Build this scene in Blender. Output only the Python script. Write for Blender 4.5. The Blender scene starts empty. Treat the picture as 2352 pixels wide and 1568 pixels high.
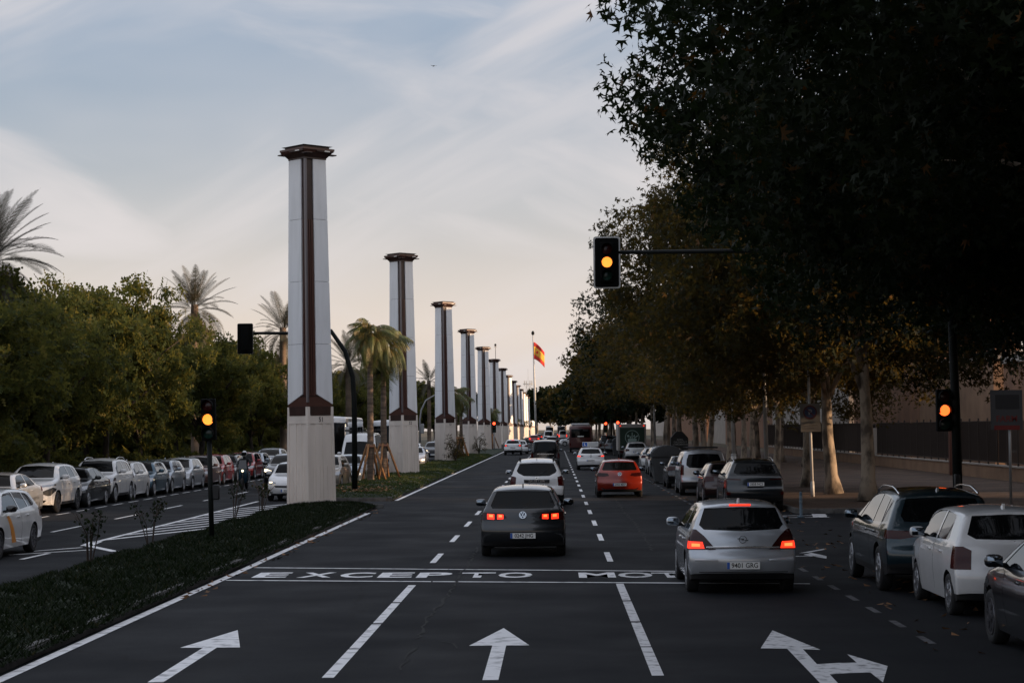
import bpy, bmesh, math, random
import numpy as np
from mathutils import Vector, Matrix
random.seed(7)
RNG = np.random.default_rng(11)
SC = bpy.context.scene
COL = SC.collection
R = math.radians

# ------------------------------------------------------------------ camera
FPX, PW, PH = 4500.0, 2352.0, 1568.0      # focal length and size in picture units
VPX, VPY, CAMZ, ROLL = 1275.0, 984.0, 2.65, R(0.6)
YC = Vector(((VPX-PW/2)/FPX, -(VPY-PH/2)/FPX, -1.0)).normalized()
ZC = Vector((-math.sin(ROLL), math.cos(ROLL), 0.0))
ZC = (ZC - YC*ZC.dot(YC)).normalized()
XC = YC.cross(ZC)
cam_d = bpy.data.cameras.new('camera')
cam = bpy.data.objects.new('camera', cam_d)
COL.objects.link(cam)
cam_d.sensor_width = 36.0
cam_d.lens = FPX/PW*36.0
cam_d.clip_start = 0.1
cam_d.clip_end = 6000
cam.matrix_world = Matrix.Translation((0, 0, CAMZ)) @ Matrix((XC, YC, ZC)).to_4x4()
SC.camera = cam

def ray(px, py):
    d = Vector(((px-PW/2)/FPX, -(py-PH/2)/FPX, -1.0))
    return Vector((XC.dot(d), YC.dot(d), ZC.dot(d)))
def P(px, py, z=0.0):
    """where the sight line through a picture point meets the level z"""
    d = ray(px, py); t = (z-CAMZ)/d.z
    return Vector((d.x*t, d.y*t, z))
def PD(px, py, D):
    """the point of that sight line at distance D along the avenue"""
    d = ray(px, py); t = D/d.y
    return Vector((d.x*t, D, CAMZ+d.z*t))

# ------------------------------------------------------------------ light
SUN_EL, SUN_AZ = R(11), R(102)          # azimuth clockwise from +Y: from the right, a little behind
W = bpy.data.worlds.new('World'); SC.world = W
W.use_nodes = True
nt = W.node_tree; nt.nodes.clear()
def wn(t, **k):
    n = nt.nodes.new(t)
    for a, b in k.items(): setattr(n, a, b)
    return n
def wl(a, b): nt.links.new(a, b)
out = wn('ShaderNodeOutputWorld'); bg = wn('ShaderNodeBackground')
bg.inputs['Strength'].default_value = 0.11
sky = wn('ShaderNodeTexSky', sky_type='NISHITA', sun_disc=False, sun_elevation=SUN_EL, sun_rotation=SUN_AZ,
         altitude=20, air_density=1.0, dust_density=2.6, ozone_density=1.6)
# thin cirrus: streaks in two slanting directions, laid over the whole dome
tc = wn('ShaderNodeTexCoord')
sep = wn('ShaderNodeSeparateXYZ'); wl(tc.outputs['Generated'], sep.inputs[0])
def streak(rot, scale, detail, dist, lo, hi, off, rough=0.58):
    mp0 = wn('ShaderNodeMapping'); wl(tc.outputs['Generated'], mp0.inputs[0])
    mp0.inputs['Rotation'].default_value = (0, R(rot), 0)
    mp = wn('ShaderNodeMapping'); wl(mp0.outputs[0], mp.inputs[0])
    mp.inputs['Scale'].default_value = scale; mp.inputs['Location'].default_value = (off, off*0.7, off*0.3)
    nz = wn('ShaderNodeTexNoise'); nz.inputs['Scale'].default_value = 1.0
    nz.inputs['Detail'].default_value = detail; nz.inputs['Distortion'].default_value = dist
    nz.inputs['Roughness'].default_value = rough
    wl(mp.outputs[0], nz.inputs['Vector'])
    mr = wn('ShaderNodeMapRange', interpolation_type='SMOOTHSTEP')
    mr.inputs[1].default_value = lo; mr.inputs[2].default_value = hi
    wl(nz.outputs[0], mr.inputs[0]); return mr.outputs[0]
s1 = streak(24, (2.6, 2.6, 12), 5, 0.8, 0.42, 0.74, 3.1, 0.5)
s2 = streak(-20, (3.4, 3.4, 15), 6, 1.0, 0.44, 0.76, 8.4, 0.5)
s3 = streak(4, (2.2, 2.2, 7), 4, 0.5, 0.33, 0.68, 1.7)
m1 = wn('ShaderNodeMath', operation='MAXIMUM'); wl(s1, m1.inputs[0]); wl(s2, m1.inputs[1])
m3 = wn('ShaderNodeMath', operation='MULTIPLY_ADD'); m3.inputs[1].default_value = 0.62; wl(m1.outputs[0], m3.inputs[0])
m5 = wn('ShaderNodeMath', operation='MULTIPLY'); m5.inputs[1].default_value = 0.22; wl(s3, m5.inputs[0]); wl(m5.outputs[0], m3.inputs[2])
# milky veil of high cloud: warm and bright low down, cooler overhead, raised there to light the columns
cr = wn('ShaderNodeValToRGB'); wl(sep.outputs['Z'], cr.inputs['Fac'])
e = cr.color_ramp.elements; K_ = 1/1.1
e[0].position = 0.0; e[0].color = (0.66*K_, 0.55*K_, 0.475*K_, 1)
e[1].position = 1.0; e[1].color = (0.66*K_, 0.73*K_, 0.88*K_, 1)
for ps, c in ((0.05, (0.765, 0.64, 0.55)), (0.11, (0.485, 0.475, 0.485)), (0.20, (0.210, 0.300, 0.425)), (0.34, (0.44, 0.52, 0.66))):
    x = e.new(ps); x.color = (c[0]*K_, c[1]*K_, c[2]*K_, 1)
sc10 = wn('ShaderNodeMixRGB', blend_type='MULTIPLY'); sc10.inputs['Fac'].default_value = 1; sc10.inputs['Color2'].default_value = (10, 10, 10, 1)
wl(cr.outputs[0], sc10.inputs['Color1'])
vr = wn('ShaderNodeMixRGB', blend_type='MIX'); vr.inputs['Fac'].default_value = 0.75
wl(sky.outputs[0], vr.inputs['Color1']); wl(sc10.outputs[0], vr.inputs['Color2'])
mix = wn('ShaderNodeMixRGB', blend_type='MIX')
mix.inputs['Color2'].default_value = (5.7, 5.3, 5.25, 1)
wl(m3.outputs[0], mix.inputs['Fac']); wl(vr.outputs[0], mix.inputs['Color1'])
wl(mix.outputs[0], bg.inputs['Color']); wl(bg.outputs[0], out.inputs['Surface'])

sd = bpy.data.lights.new('sun', 'SUN'); sd.energy = 5.0; sd.angle = R(0.6); sd.color = (1.0, 0.68, 0.43)
sun = bpy.data.objects.new('sun', sd); COL.objects.link(sun)
sdir = Vector((math.sin(SUN_AZ)*math.cos(SUN_EL), math.cos(SUN_AZ)*math.cos(SUN_EL), math.sin(SUN_EL)))
sun.rotation_euler = sdir.to_track_quat('Z', 'Y').to_euler()
sun.location = sdir*200

SC.view_settings.view_transform = 'Standard'; SC.view_settings.look = 'None'
SC.view_settings.exposure = 0.36; SC.view_settings.gamma = 1.0
SC.render.engine = 'CYCLES'
SC.render.resolution_x = 1024; SC.render.resolution_y = 682
# ------------------------------------------------------------------ materials
MATS = {}
def mat(name, color, rough=0.6, metal=0.0, coat=0.0, emit=None, estr=0.0, noise=None, bump=None, spec=None, trans=0.0):
    """noise = (scale, second colour, low, high[, stretch xyz]); bump = (scale, strength, distance)"""
    if name in MATS: return MATS[name]
    m = bpy.data.materials.new(name); m.use_nodes = True
    n = m.node_tree.nodes; l = m.node_tree.links; b = n['Principled BSDF']
    b.inputs['Base Color'].default_value = (*color, 1)
    b.inputs['Roughness'].default_value = rough
    b.inputs['Metallic'].default_value = metal
    b.inputs['Coat Weight'].default_value = coat
    b.inputs['Coat Roughness'].default_value = 0.04
    if spec is not None: b.inputs['Specular IOR Level'].default_value = spec
    if emit:
        b.inputs['Emission Color'].default_value = (*emit, 1); b.inputs['Emission Strength'].default_value = estr
    tcn = None
    if noise or bump:
        tcn = n.new('ShaderNodeTexCoord')
    if noise:
        mpn = n.new('ShaderNodeMapping'); l.new(tcn.outputs['Object'], mpn.inputs[0])
        if len(noise) > 4: mpn.inputs['Scale'].default_value = noise[4]
        t = n.new('ShaderNodeTexNoise'); t.inputs['Scale'].default_value = noise[0]; t.inputs['Detail'].default_value = 7
        l.new(mpn.outputs[0], t.inputs['Vector'])
        mr = n.new('ShaderNodeMapRange'); mr.inputs[1].default_value = noise[2]; mr.inputs[2].default_value = noise[3]
        l.new(t.outputs[0], mr.inputs[0])
        mxn = n.new('ShaderNodeMixRGB'); mxn.inputs['Color1'].default_value = (*color, 1)
        mxn.inputs['Color2'].default_value = (*noise[1], 1)
        l.new(mr.outputs[0], mxn.inputs['Fac']); l.new(mxn.outputs[0], b.inputs['Base Color'])
    if bump:
        t2 = n.new('ShaderNodeTexNoise'); t2.inputs['Scale'].default_value = bump[0]; t2.inputs['Detail'].default_value = 5
        l.new(tcn.outputs['Object'], t2.inputs['Vector'])
        bn = n.new('ShaderNodeBump'); bn.inputs['Strength'].default_value = bump[1]; bn.inputs['Distance'].default_value = bump[2]
        l.new(t2.outputs[0], bn.inputs['Height']); l.new(bn.outputs[0], b.inputs['Normal'])
    MATS[name] = m
    return m

def leaf_mat(name, c1, c2, c3, trans=0.35, amt3=0.12, rough=0.6, tcol=None):
    """foliage: colour varies leaf by leaf, some light comes through"""
    if name in MATS: return MATS[name]
    m = bpy.data.materials.new(name); m.use_nodes = True
    n = m.node_tree.nodes; l = m.node_tree.links; b = n['Principled BSDF']; o = n['Material Output']
    b.inputs['Roughness'].default_value = rough; b.inputs['Specular IOR Level'].default_value = 0.12
    g = n.new('ShaderNodeNewGeometry')
    cr = n.new('ShaderNodeValToRGB'); e = cr.color_ramp.elements
    e[0].position = 0.0; e[0].color = (*c1, 1)
    e[1].position = 1.0; e[1].color = (*c3, 1)
    x = cr.color_ramp.elements.new(1-amt3); x.color = (*c2, 1)
    l.new(g.outputs['Random Per Island'], cr.inputs['Fac'])
    l.new(cr.outputs[0], b.inputs['Base Color'])
    tr = n.new('ShaderNodeBsdfTranslucent')
    hs = n.new('ShaderNodeHueSaturation'); hs.inputs['Value'].default_value = 1.6; hs.inputs['Saturation'].default_value = 1.1
    l.new(cr.outputs[0], hs.inputs['Color']); l.new(hs.outputs[0], tr.inputs['Color'])
    if tcol:
        mt_ = n.new('ShaderNodeMixRGB'); mt_.inputs['Fac'].default_value = 0.7; mt_.inputs['Color2'].default_value = (*tcol, 1)
        l.new(hs.outputs[0], mt_.inputs['Color1']); l.new(mt_.outputs[0], tr.inputs['Color'])
    ms = n.new('ShaderNodeMixShader'); ms.inputs['Fac'].default_value = trans
    l.new(b.outputs[0], ms.inputs[1]); l.new(tr.outputs[0], ms.inputs[2]); l.new(ms.outputs[0], o.inputs['Surface'])
    MATS[name] = m
    return m

# ------------------------------------------------------------------ objects
def tag(o, label=None, cat=None, group=None, kind=None):
    if label: o['label'] = label
    if cat: o['category'] = cat
    if group: o['group'] = group
    if kind: o['kind'] = kind
    return o
def empty(name, loc=(0, 0, 0), rz=0.0, label=None, cat=None, group=None):
    o = bpy.data.objects.new(name, None); COL.objects.link(o)
    o.location = loc; o.rotation_euler = (0, 0, rz); o.empty_display_size = 0.2
    return tag(o, label, cat, group)
def link(name, me, material=None, parent=None, loc=None, rot=None):
    o = bpy.data.objects.new(name, me); COL.objects.link(o)
    if material is not None and not me.materials: me.materials.append(material)
    if parent is not None: o.parent = parent
    if loc is not None: o.location = loc
    if rot is not None: o.rotation_euler = rot
    return o
def bm_obj(name, bm, material=None, parent=None, loc=None, rot=None, smooth=False, angle=None):
    me = bpy.data.meshes.new(name)
    if smooth:
        lim = R(angle if angle else 38)
        for f in bm.faces: f.smooth = True
        for e in bm.edges:
            if len(e.link_faces) == 2 and e.calc_face_angle(0) > lim: e.smooth = False
    bm.to_mesh(me); bm.free()
    return link(name, me, material, parent, loc, rot)
def np_mesh(name, verts, faces_n, n):
    """fast mesh: verts (V,3), faces_n (F,n)"""
    me = bpy.data.meshes.new(name)
    V = len(verts); F = len(faces_n)
    me.vertices.add(V); me.vertices.foreach_set('co', np.asarray(verts, dtype=np.float32).ravel())
    me.loops.add(F*n); me.loops.foreach_set('vertex_index', np.asarray(faces_n, dtype=np.int32).ravel())
    me.polygons.add(F)
    me.polygons.foreach_set('loop_start', np.arange(0, F*n, n, dtype=np.int32))
    me.update(calc_edges=True)
    return me
def copy_tree(o, parent=None):
    c = o.copy(); COL.objects.link(c)
    if parent is not None: c.parent = parent
    for ch in o.children: copy_tree(ch, c)
    return c

def box(bm, x0, x1, y0, y1, z0, z1, M=None):
    vs = [bm.verts.new(v) for v in ((x0,y0,z0),(x1,y0,z0),(x1,y1,z0),(x0,y1,z0),(x0,y0,z1),(x1,y0,z1),(x1,y1,z1),(x0,y1,z1))]
    if M is not None:
        for v in vs: v.co = M @ v.co
    for q in ((3,2,1,0),(4,5,6,7),(0,1,5,4),(1,2,6,5),(2,3,7,6),(3,0,4,7)):
        bm.faces.new([vs[i] for i in q])
    return vs
def boxo(name, x0, x1, y0, y1, z0, z1, m, parent=None, bev=0.0, seg=2, loc=None, rot=None):
    bm = bmesh.new(); box(bm, x0, x1, y0, y1, z0, z1)
    if bev: bmesh.ops.bevel(bm, geom=bm.edges[:], offset=bev, segments=seg, affect='EDGES', profile=0.6)
    return bm_obj(name, bm, m, parent, loc, rot, smooth=bool(bev))
def tube(bm, pts, rads, seg=8, cap=True):
    """swept tube through pts with a radius for each point"""
    pts = [Vector(p) for p in pts]
    if not hasattr(rads, '__len__'): rads = [rads]*len(pts)
    rings = []; up = None
    for i, p in enumerate(pts):
        d = (pts[min(i+1, len(pts)-1)]-pts[max(i-1, 0)])
        d = d.normalized() if d.length > 1e-9 else Vector((0, 0, 1))
        if up is None:
            up = Vector((1, 0, 0)) if abs(d.x) < 0.9 else Vector((0, 1, 0))
        a = (up-d*up.dot(d)).normalized(); up = a; b = d.cross(a)
        rings.append([bm.verts.new(p+(a*math.cos(2*math.pi*k/seg)+b*math.sin(2*math.pi*k/seg))*rads[i]) for k in range(seg)])
    for r0, r1 in zip(rings, rings[1:]):
        for k in range(seg):
            bm.faces.new((r0[k], r0[(k+1) % seg], r1[(k+1) % seg], r1[k]))
    if cap:
        bm.faces.new(rings[0][::-1]); bm.faces.new(rings[-1])
def tubeo(name, pts, rads, m, parent=None, seg=8, loc=None):
    bm = bmesh.new(); tube(bm, pts, rads, seg)
    return bm_obj(name, bm, m, parent, loc, smooth=True, angle=50)
def lathe(bm, prof, seg=16, axis='z', M=None):
    """prof: (radius, height) pairs turned about the axis"""
    rings = []
    for r, h in prof:
        ring = []
        for k in range(seg):
            a = 2*math.pi*k/seg; c, s = math.cos(a)*r, math.sin(a)*r
            co = {'z': (c, s, h), 'y': (c, h, -s), 'x': (h, c, s)}[axis]
            co = Vector(co)
            ring.append(bm.verts.new(M @ co if M is not None else co))
        rings.append(ring)
    for r0, r1 in zip(rings, rings[1:]):
        for k in range(seg):
            bm.faces.new((r0[k], r0[(k+1) % seg], r1[(k+1) % seg], r1[k]))
    if prof[0][0] > 1e-6: bm.faces.new(rings[0][::-1])
    if prof[-1][0] > 1e-6: bm.faces.new(rings[-1])
def poly_prism(bm, pts2, h0, h1, f):
    """extruded outline: pts2 2D outline, f(u,v,h) -> 3D"""
    a = [bm.verts.new(f(u, v, h0)) for u, v in pts2]; b = [bm.verts.new(f(u, v, h1)) for u, v in pts2]
    n = len(a)
    bm.faces.new(a[::-1]); bm.faces.new(b)
    for i in range(n): bm.faces.new((a[i], a[(i+1) % n], b[(i+1) % n], b[i]))
TXT = {}
def text_base(t):
    if t in TXT: return TXT[t]
    cu = bpy.data.curves.new('lettering', 'FONT'); cu.body = t; cu.size = 1.0
    cu.align_x = 'CENTER'; cu.align_y = 'CENTER'; cu.resolution_u = 3; cu.offset = 0.026 if len(t) == 1 else 0.012
    o = bpy.data.objects.new('lettering_tmp', cu); COL.objects.link(o)
    dg = bpy.context.evaluated_depsgraph_get()
    me = bpy.data.meshes.new_from_object(o.evaluated_get(dg))
    bpy.data.objects.remove(o); bpy.data.curves.remove(cu)
    me.materials.clear(); TXT[t] = me
    return me
# all lettering is made while the scene is still empty (each text costs a scene evaluation)
for t in ['%d' % k for k in range(51, 57)]+list('EXCPTOML')+['P', 'L', 'FARM', 'ROPA,', 'CALZADO Y', 'COMPLEMENTOS', 'DUSTER', '0242 JHG', '9203 HSM', '2062 MXP', '0838 MYH', '9401 GRG', '4821 LGT', '2858 NCS', '3311 LKZ', '4363 KV']:
    text_base(t)
def text_mesh(s, size=1.0, ext=0.0, align='CENTER', sx=1.0, offset=0.0):
    me = text_base(s).copy()
    for v in me.vertices: v.co.x *= sx*size; v.co.y *= size
    return me
def lettering(name, s, size, m, parent, loc, rot, sx=1.0, offset=0.0, ext=0.0):
    me = text_mesh(s, size, ext, sx=sx, offset=offset)
    return link(name, me, m, parent, loc, rot)

# ------------------------------------------------------------------ bodies (made early, used by the traffic)
def figure(name, joints, bones):
    """one continuous body grown over a skeleton; joints: name -> (x, y, z, r1, r2)"""
    me = bpy.data.meshes.new(name); ks = list(joints)
    me.from_pydata([joints[k][:3] for k in ks], [(ks.index(a), ks.index(b)) for a, b in bones], [])
    o = bpy.data.objects.new(name, me); COL.objects.link(o)
    md = o.modifiers.new('skin', 'SKIN'); md.use_smooth_shade = True
    sv = me.skin_vertices[0].data if me.skin_vertices else None
    if sv is None:
        bm = bmesh.new(); bm.from_mesh(me); bm.verts.layers.skin.verify(); bm.to_mesh(me); bm.free(); sv = me.skin_vertices[0].data
    for i, k in enumerate(ks):
        sv[i].radius = (joints[k][3], joints[k][4] if len(joints[k]) > 4 else joints[k][3]); sv[i].use_root = (k == 'pelvis')
    sb2 = o.modifiers.new('sub', 'SUBSURF'); sb2.levels = 2; sb2.render_levels = 2
    dg = bpy.context.evaluated_depsgraph_get()
    m2 = bpy.data.meshes.new_from_object(o.evaluated_get(dg))
    bpy.data.objects.remove(o)
    for p in m2.polygons: p.use_smooth = True
    m2.materials.clear()
    return m2
def rider_joints():
    J = {'pelvis': (0, -0.18, 0.86, 0.15, 0.12), 'waist': (0, -0.16, 1.04, 0.13, 0.10), 'chest': (0, -0.08, 1.28, 0.16, 0.11), 'neck': (0, -0.02, 1.45, 0.055), 'head': (0, 0.02, 1.58, 0.095, 0.105), 'crown': (0, 0.02, 1.68, 0.08)}
    B = [('pelvis', 'waist'), ('waist', 'chest'), ('chest', 'neck'), ('neck', 'head'), ('head', 'crown')]
    for s, n in ((1, 'r'), (-1, 'l')):
        J.update({'sh'+n: (s*0.20, -0.06, 1.38, 0.07), 'el'+n: (s*0.31, 0.14, 1.15, 0.052), 'wr'+n: (s*0.28, 0.38, 1.08, 0.036), 'ha'+n: (s*0.27, 0.46, 1.07, 0.04),
                  'hi'+n: (s*0.11, -0.12, 0.82, 0.095), 'kn'+n: (s*0.17, 0.30, 0.74, 0.07), 'an'+n: (s*0.16, 0.22, 0.36, 0.045), 'to'+n: (s*0.17, 0.40, 0.31, 0.04)})
        B += [('chest', 'sh'+n), ('sh'+n, 'el'+n), ('el'+n, 'wr'+n), ('wr'+n, 'ha'+n), ('pelvis', 'hi'+n), ('hi'+n, 'kn'+n), ('kn'+n, 'an'+n), ('an'+n, 'to'+n)]
    return J, B
J = {'pelvis': (0, 0, 0.92, 0.15, 0.11), 'waist': (0, 0, 1.08, 0.14, 0.10), 'chest': (0, 0, 1.33, 0.17, 0.11), 'neck': (0, 0.01, 1.50, 0.055), 'head': (0, 0.03, 1.62, 0.085, 0.10), 'crown': (0, 0.02, 1.72, 0.075)}
B = [('pelvis', 'waist'), ('waist', 'chest'), ('chest', 'neck'), ('neck', 'head'), ('head', 'crown')]
for s, n in ((1, 'r'), (-1, 'l')):
    J.update({'sh'+n: (s*0.20, 0, 1.43, 0.07), 'el'+n: (s*0.26, -0.03, 1.14, 0.05), 'wr'+n: (s*0.25, 0.06, 0.90, 0.034), 'ha'+n: (s*0.25, 0.09, 0.80, 0.038),
              'hi'+n: (s*0.10, 0, 0.86, 0.095), 'kn'+n: (s*0.11, 0.03*s, 0.48, 0.065), 'an'+n: (s*0.11, -0.05*s, 0.08, 0.045), 'to'+n: (s*0.12, 0.14-0.05*s, 0.04, 0.04)})
    B += [('chest', 'sh'+n), ('sh'+n, 'el'+n), ('el'+n, 'wr'+n), ('wr'+n, 'ha'+n), ('pelvis', 'hi'+n), ('hi'+n, 'kn'+n), ('kn'+n, 'an'+n), ('an'+n, 'to'+n)]
FIG = {'rider': figure('body', *rider_joints()), 'walker': figure('body', J, B)}
# ------------------------------------------------------------------ ground, roads, pavements
def asphalt():
    m = bpy.data.materials.new('asphalt'); m.use_nodes = True
    n = m.node_tree.nodes; l = m.node_tree.links; b = n['Principled BSDF']
    t = n.new('ShaderNodeTexCoord')
    def noise(scale, detail=4, sc=(1, 1, 1), dist=0):
        mp = n.new('ShaderNodeMapping'); mp.inputs['Scale'].default_value = sc; l.new(t.outputs['Object'], mp.inputs[0])
        q = n.new('ShaderNodeTexNoise'); q.inputs['Scale'].default_value = scale; q.inputs['Detail'].default_value = detail; q.inputs['Distortion'].default_value = dist
        l.new(mp.outputs[0], q.inputs['Vector']); return q.outputs[0]
    def rng(s, a, b_, c=0.0, d=1.0):
        r = n.new('ShaderNodeMapRange'); r.inputs[1].default_value = a; r.inputs[2].default_value = b_; r.inputs[3].default_value = c; r.inputs[4].default_value = d
        l.new(s, r.inputs[0]); return r.outputs[0]
    def mixc(f, a, b_):
        x = n.new('ShaderNodeMixRGB'); l.new(f, x.inputs['Fac'])
        for i, c in (('Color1', a), ('Color2', b_)):
            if isinstance(c, tuple): x.inputs[i].default_value = (*c, 1)
            else: l.new(c, x.inputs[i])
        return x.outputs[0]
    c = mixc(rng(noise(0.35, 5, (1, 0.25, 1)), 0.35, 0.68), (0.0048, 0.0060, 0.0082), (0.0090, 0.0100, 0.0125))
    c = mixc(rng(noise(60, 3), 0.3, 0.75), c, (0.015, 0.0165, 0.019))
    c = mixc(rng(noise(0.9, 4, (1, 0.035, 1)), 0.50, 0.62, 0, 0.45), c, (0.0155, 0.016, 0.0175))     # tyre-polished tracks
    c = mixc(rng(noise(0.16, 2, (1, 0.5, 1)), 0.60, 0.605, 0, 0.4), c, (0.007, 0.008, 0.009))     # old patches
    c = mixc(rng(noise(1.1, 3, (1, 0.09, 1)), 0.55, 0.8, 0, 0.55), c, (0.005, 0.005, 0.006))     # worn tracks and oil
    # cracks: thin edges of a warped cell pattern, only here and there
    mp = n.new('ShaderNodeMapping'); mp.inputs['Scale'].default_value = (0.34, 0.10, 1); l.new(t.outputs['Object'], mp.inputs[0])
    wn_ = n.new('ShaderNodeTexNoise'); wn_.inputs['Scale'].default_value = 1.4; wn_.inputs['Detail'].default_value = 6; l.new(t.outputs['Object'], wn_.inputs['Vector'])
    va = n.new('ShaderNodeVectorMath'); va.operation = 'MULTIPLY_ADD'; va.inputs[1].default_value = (0.22, 0.22, 0)
    l.new(wn_.outputs['Color'], va.inputs[0]); l.new(mp.outputs[0], va.inputs[2])
    vo = n.new('ShaderNodeTexVoronoi'); vo.feature = 'DISTANCE_TO_EDGE'; vo.inputs['Scale'].default_value = 0.7; l.new(va.outputs[0], vo.inputs['Vector'])
    ck = rng(vo.outputs['Distance'], 0.0, 0.006, 1, 0)
    gate = rng(noise(0.12, 2), 0.47, 0.56)
    mu = n.new('ShaderNodeMath'); mu.operation = 'MULTIPLY'; l.new(ck, mu.inputs[0]); l.new(gate, mu.inputs[1])
    c = mixc(mu.outputs[0], c, (0.006, 0.006, 0.006))
    l.new(c, b.inputs['Base Color'])
    l.new(rng(noise(0.5, 4), 0.3, 0.7, 0.72, 0.92), b.inputs['Roughness'])
    b.inputs['Specular IOR Level'].default_value = 0.12
    bp = n.new('ShaderNodeBump'); bp.inputs['Strength'].default_value = 0.35; bp.inputs['Distance'].default_value = 0.012
    l.new(noise(90, 3), bp.inputs['Height']); l.new(bp.outputs[0], b.inputs['Normal'])
    return m
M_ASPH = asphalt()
M_PAINT = mat('road_paint', (0.78, 0.78, 0.79), 0.7, noise=(5, (0.16, 0.16, 0.17), 0.50, 0.78), bump=(60, 0.3, 0.005))
M_PAINTW = mat('road_paint_worn', (0.62, 0.62, 0.63), 0.75, noise=(7, (0.05, 0.05, 0.055), 0.52, 0.72))
M_PAINTF = mat('road_paint_faded', (0.10, 0.10, 0.105), 0.8, noise=(5, (0.04, 0.04, 0.045), 0.42, 0.6))
M_EARTH = mat('earth', (0.085, 0.062, 0.042), 0.95, noise=(0.5, (0.05, 0.055, 0.025), 0.35, 0.7), bump=(8, 0.4, 0.05))
def paving():
    m = bpy.data.materials.new('paving'); m.use_nodes = True
    n = m.node_tree.nodes; l = m.node_tree.links; b = n['Principled BSDF']; b.inputs['Roughness'].default_value = 0.85; b.inputs['Specular IOR Level'].default_value = 0.2
    t = n.new('ShaderNodeTexCoord')
    br = n.new('ShaderNodeTexBrick'); br.inputs['Scale'].default_value = 1.0; br.inputs['Brick Width'].default_value = 0.6; br.inputs['Row Height'].default_value = 0.4
    br.inputs['Mortar Size'].default_value = 0.018; br.inputs['Color1'].default_value = (0.115, 0.075, 0.052, 1); br.inputs['Color2'].default_value = (0.085, 0.055, 0.040, 1); br.inputs['Mortar'].default_value = (0.05, 0.036, 0.029, 1)
    l.new(t.outputs['Object'], br.inputs['Vector'])
    nz = n.new('ShaderNodeTexNoise'); nz.inputs['Scale'].default_value = 0.5; nz.inputs['Detail'].default_value = 6; l.new(t.outputs['Object'], nz.inputs['Vector'])
    mr = n.new('ShaderNodeMapRange'); mr.inputs[1].default_value = 0.35; mr.inputs[2].default_value = 0.7; mr.inputs[3].default_value = 0.55; mr.inputs[4].default_value = 1.1; l.new(nz.outputs[0], mr.inputs[0])
    mu = n.new('ShaderNodeMixRGB'); mu.blend_type = 'MULTIPLY'; mu.inputs['Fac'].default_value = 1; l.new(br.outputs['Color'], mu.inputs['Color1']); l.new(mr.outputs[0], mu.inputs['Color2'])
    l.new(mu.outputs[0], b.inputs['Base Color'])
    bp = n.new('ShaderNodeBump'); bp.inputs['Strength'].default_value = 0.4; bp.inputs['Distance'].default_value = 0.01; l.new(br.outputs['Fac'], bp.inputs['Height']); bp.invert = True; l.new(bp.outputs[0], b.inputs['Normal'])
    return m
M_PAVE = paving()
M_KERB = mat('kerb_stone', (0.12, 0.115, 0.11), 0.85, noise=(6, (0.06, 0.057, 0.054), 0.35, 0.7), bump=(30, 0.3, 0.01))

def sheet(name, pts, z, m, parent=None, kind=None):
    bm = bmesh.new(); bm.faces.new([bm.verts.new((p[0], p[1], z)) for p in pts])
    bmesh.ops.recalc_face_normals(bm, faces=bm.faces[:])
    if bm.faces[:][0].normal.z < 0: bm.faces[:][0].normal_flip()
    o = bm_obj(name, bm, m, parent)
    if kind: o['kind'] = kind
    return o
tag(sheet('ground', [(-2500, -400), (2500, -400), (2500, 4000), (-2500, 4000)], -0.03, M_EARTH), kind='structure')
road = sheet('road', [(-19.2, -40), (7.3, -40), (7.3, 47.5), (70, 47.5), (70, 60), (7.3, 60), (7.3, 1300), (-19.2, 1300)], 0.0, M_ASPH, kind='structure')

def slab(name, x0, x1, y0, y1, z1, m, bev=0.02, kind='structure'):
    bm = bmesh.new(); box(bm, x0, x1, y0, y1, -0.1, z1)
    o = bm_obj(name, bm, m); o['kind'] = kind
    return o
pav = slab('pavement', 7.45, 21.0, 60.15, 1300, 0.13, M_PAVE)
pav2 = slab('pavement', 8.25, 21.0, -40, 47.35, 0.13, M_PAVE)
lawn = slab('park_ground', -260, -19.35, -40, 1300, 0.14, M_EARTH)

KB = {}
def kerb_row(parent, x, y0, y1, step=1.0, axis='y', w=0.15, h=0.145):
    key = ('kerb', axis)
    if key not in KB:
        bm = bmesh.new(); box(bm, -w/2, w/2, 0.006, step-0.006, -0.05, h)
        bmesh.ops.bevel(bm, geom=[e for e in bm.edges if all(v.co.z > 0 for v in e.verts)], offset=0.018, segments=2, affect='EDGES')
        if axis == 'x': bmesh.ops.rotate(bm, verts=bm.verts[:], cent=(0, 0, 0), matrix=Matrix.Rotation(R(-90), 3, 'Z'))
        me = bpy.data.meshes.new('kerb_stone'); bm.to_mesh(me); bm.free(); me.materials.append(M_KERB); KB[key] = me
    t = y0
    while t < y1:
        o = link('kerb_stone', KB[key], None, parent)
        o.location = (x, t, random.uniform(-0.006, 0.004)) if axis == 'y' else (t, x, random.uniform(-0.006, 0.004))
        t += step
kerb_row(pav, 7.375, 60.2, 128)
kerb_row(pav, 60.075, 7.45, 21, axis='x')
kerb_row(lawn, -19.275, 40, 100)

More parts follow.
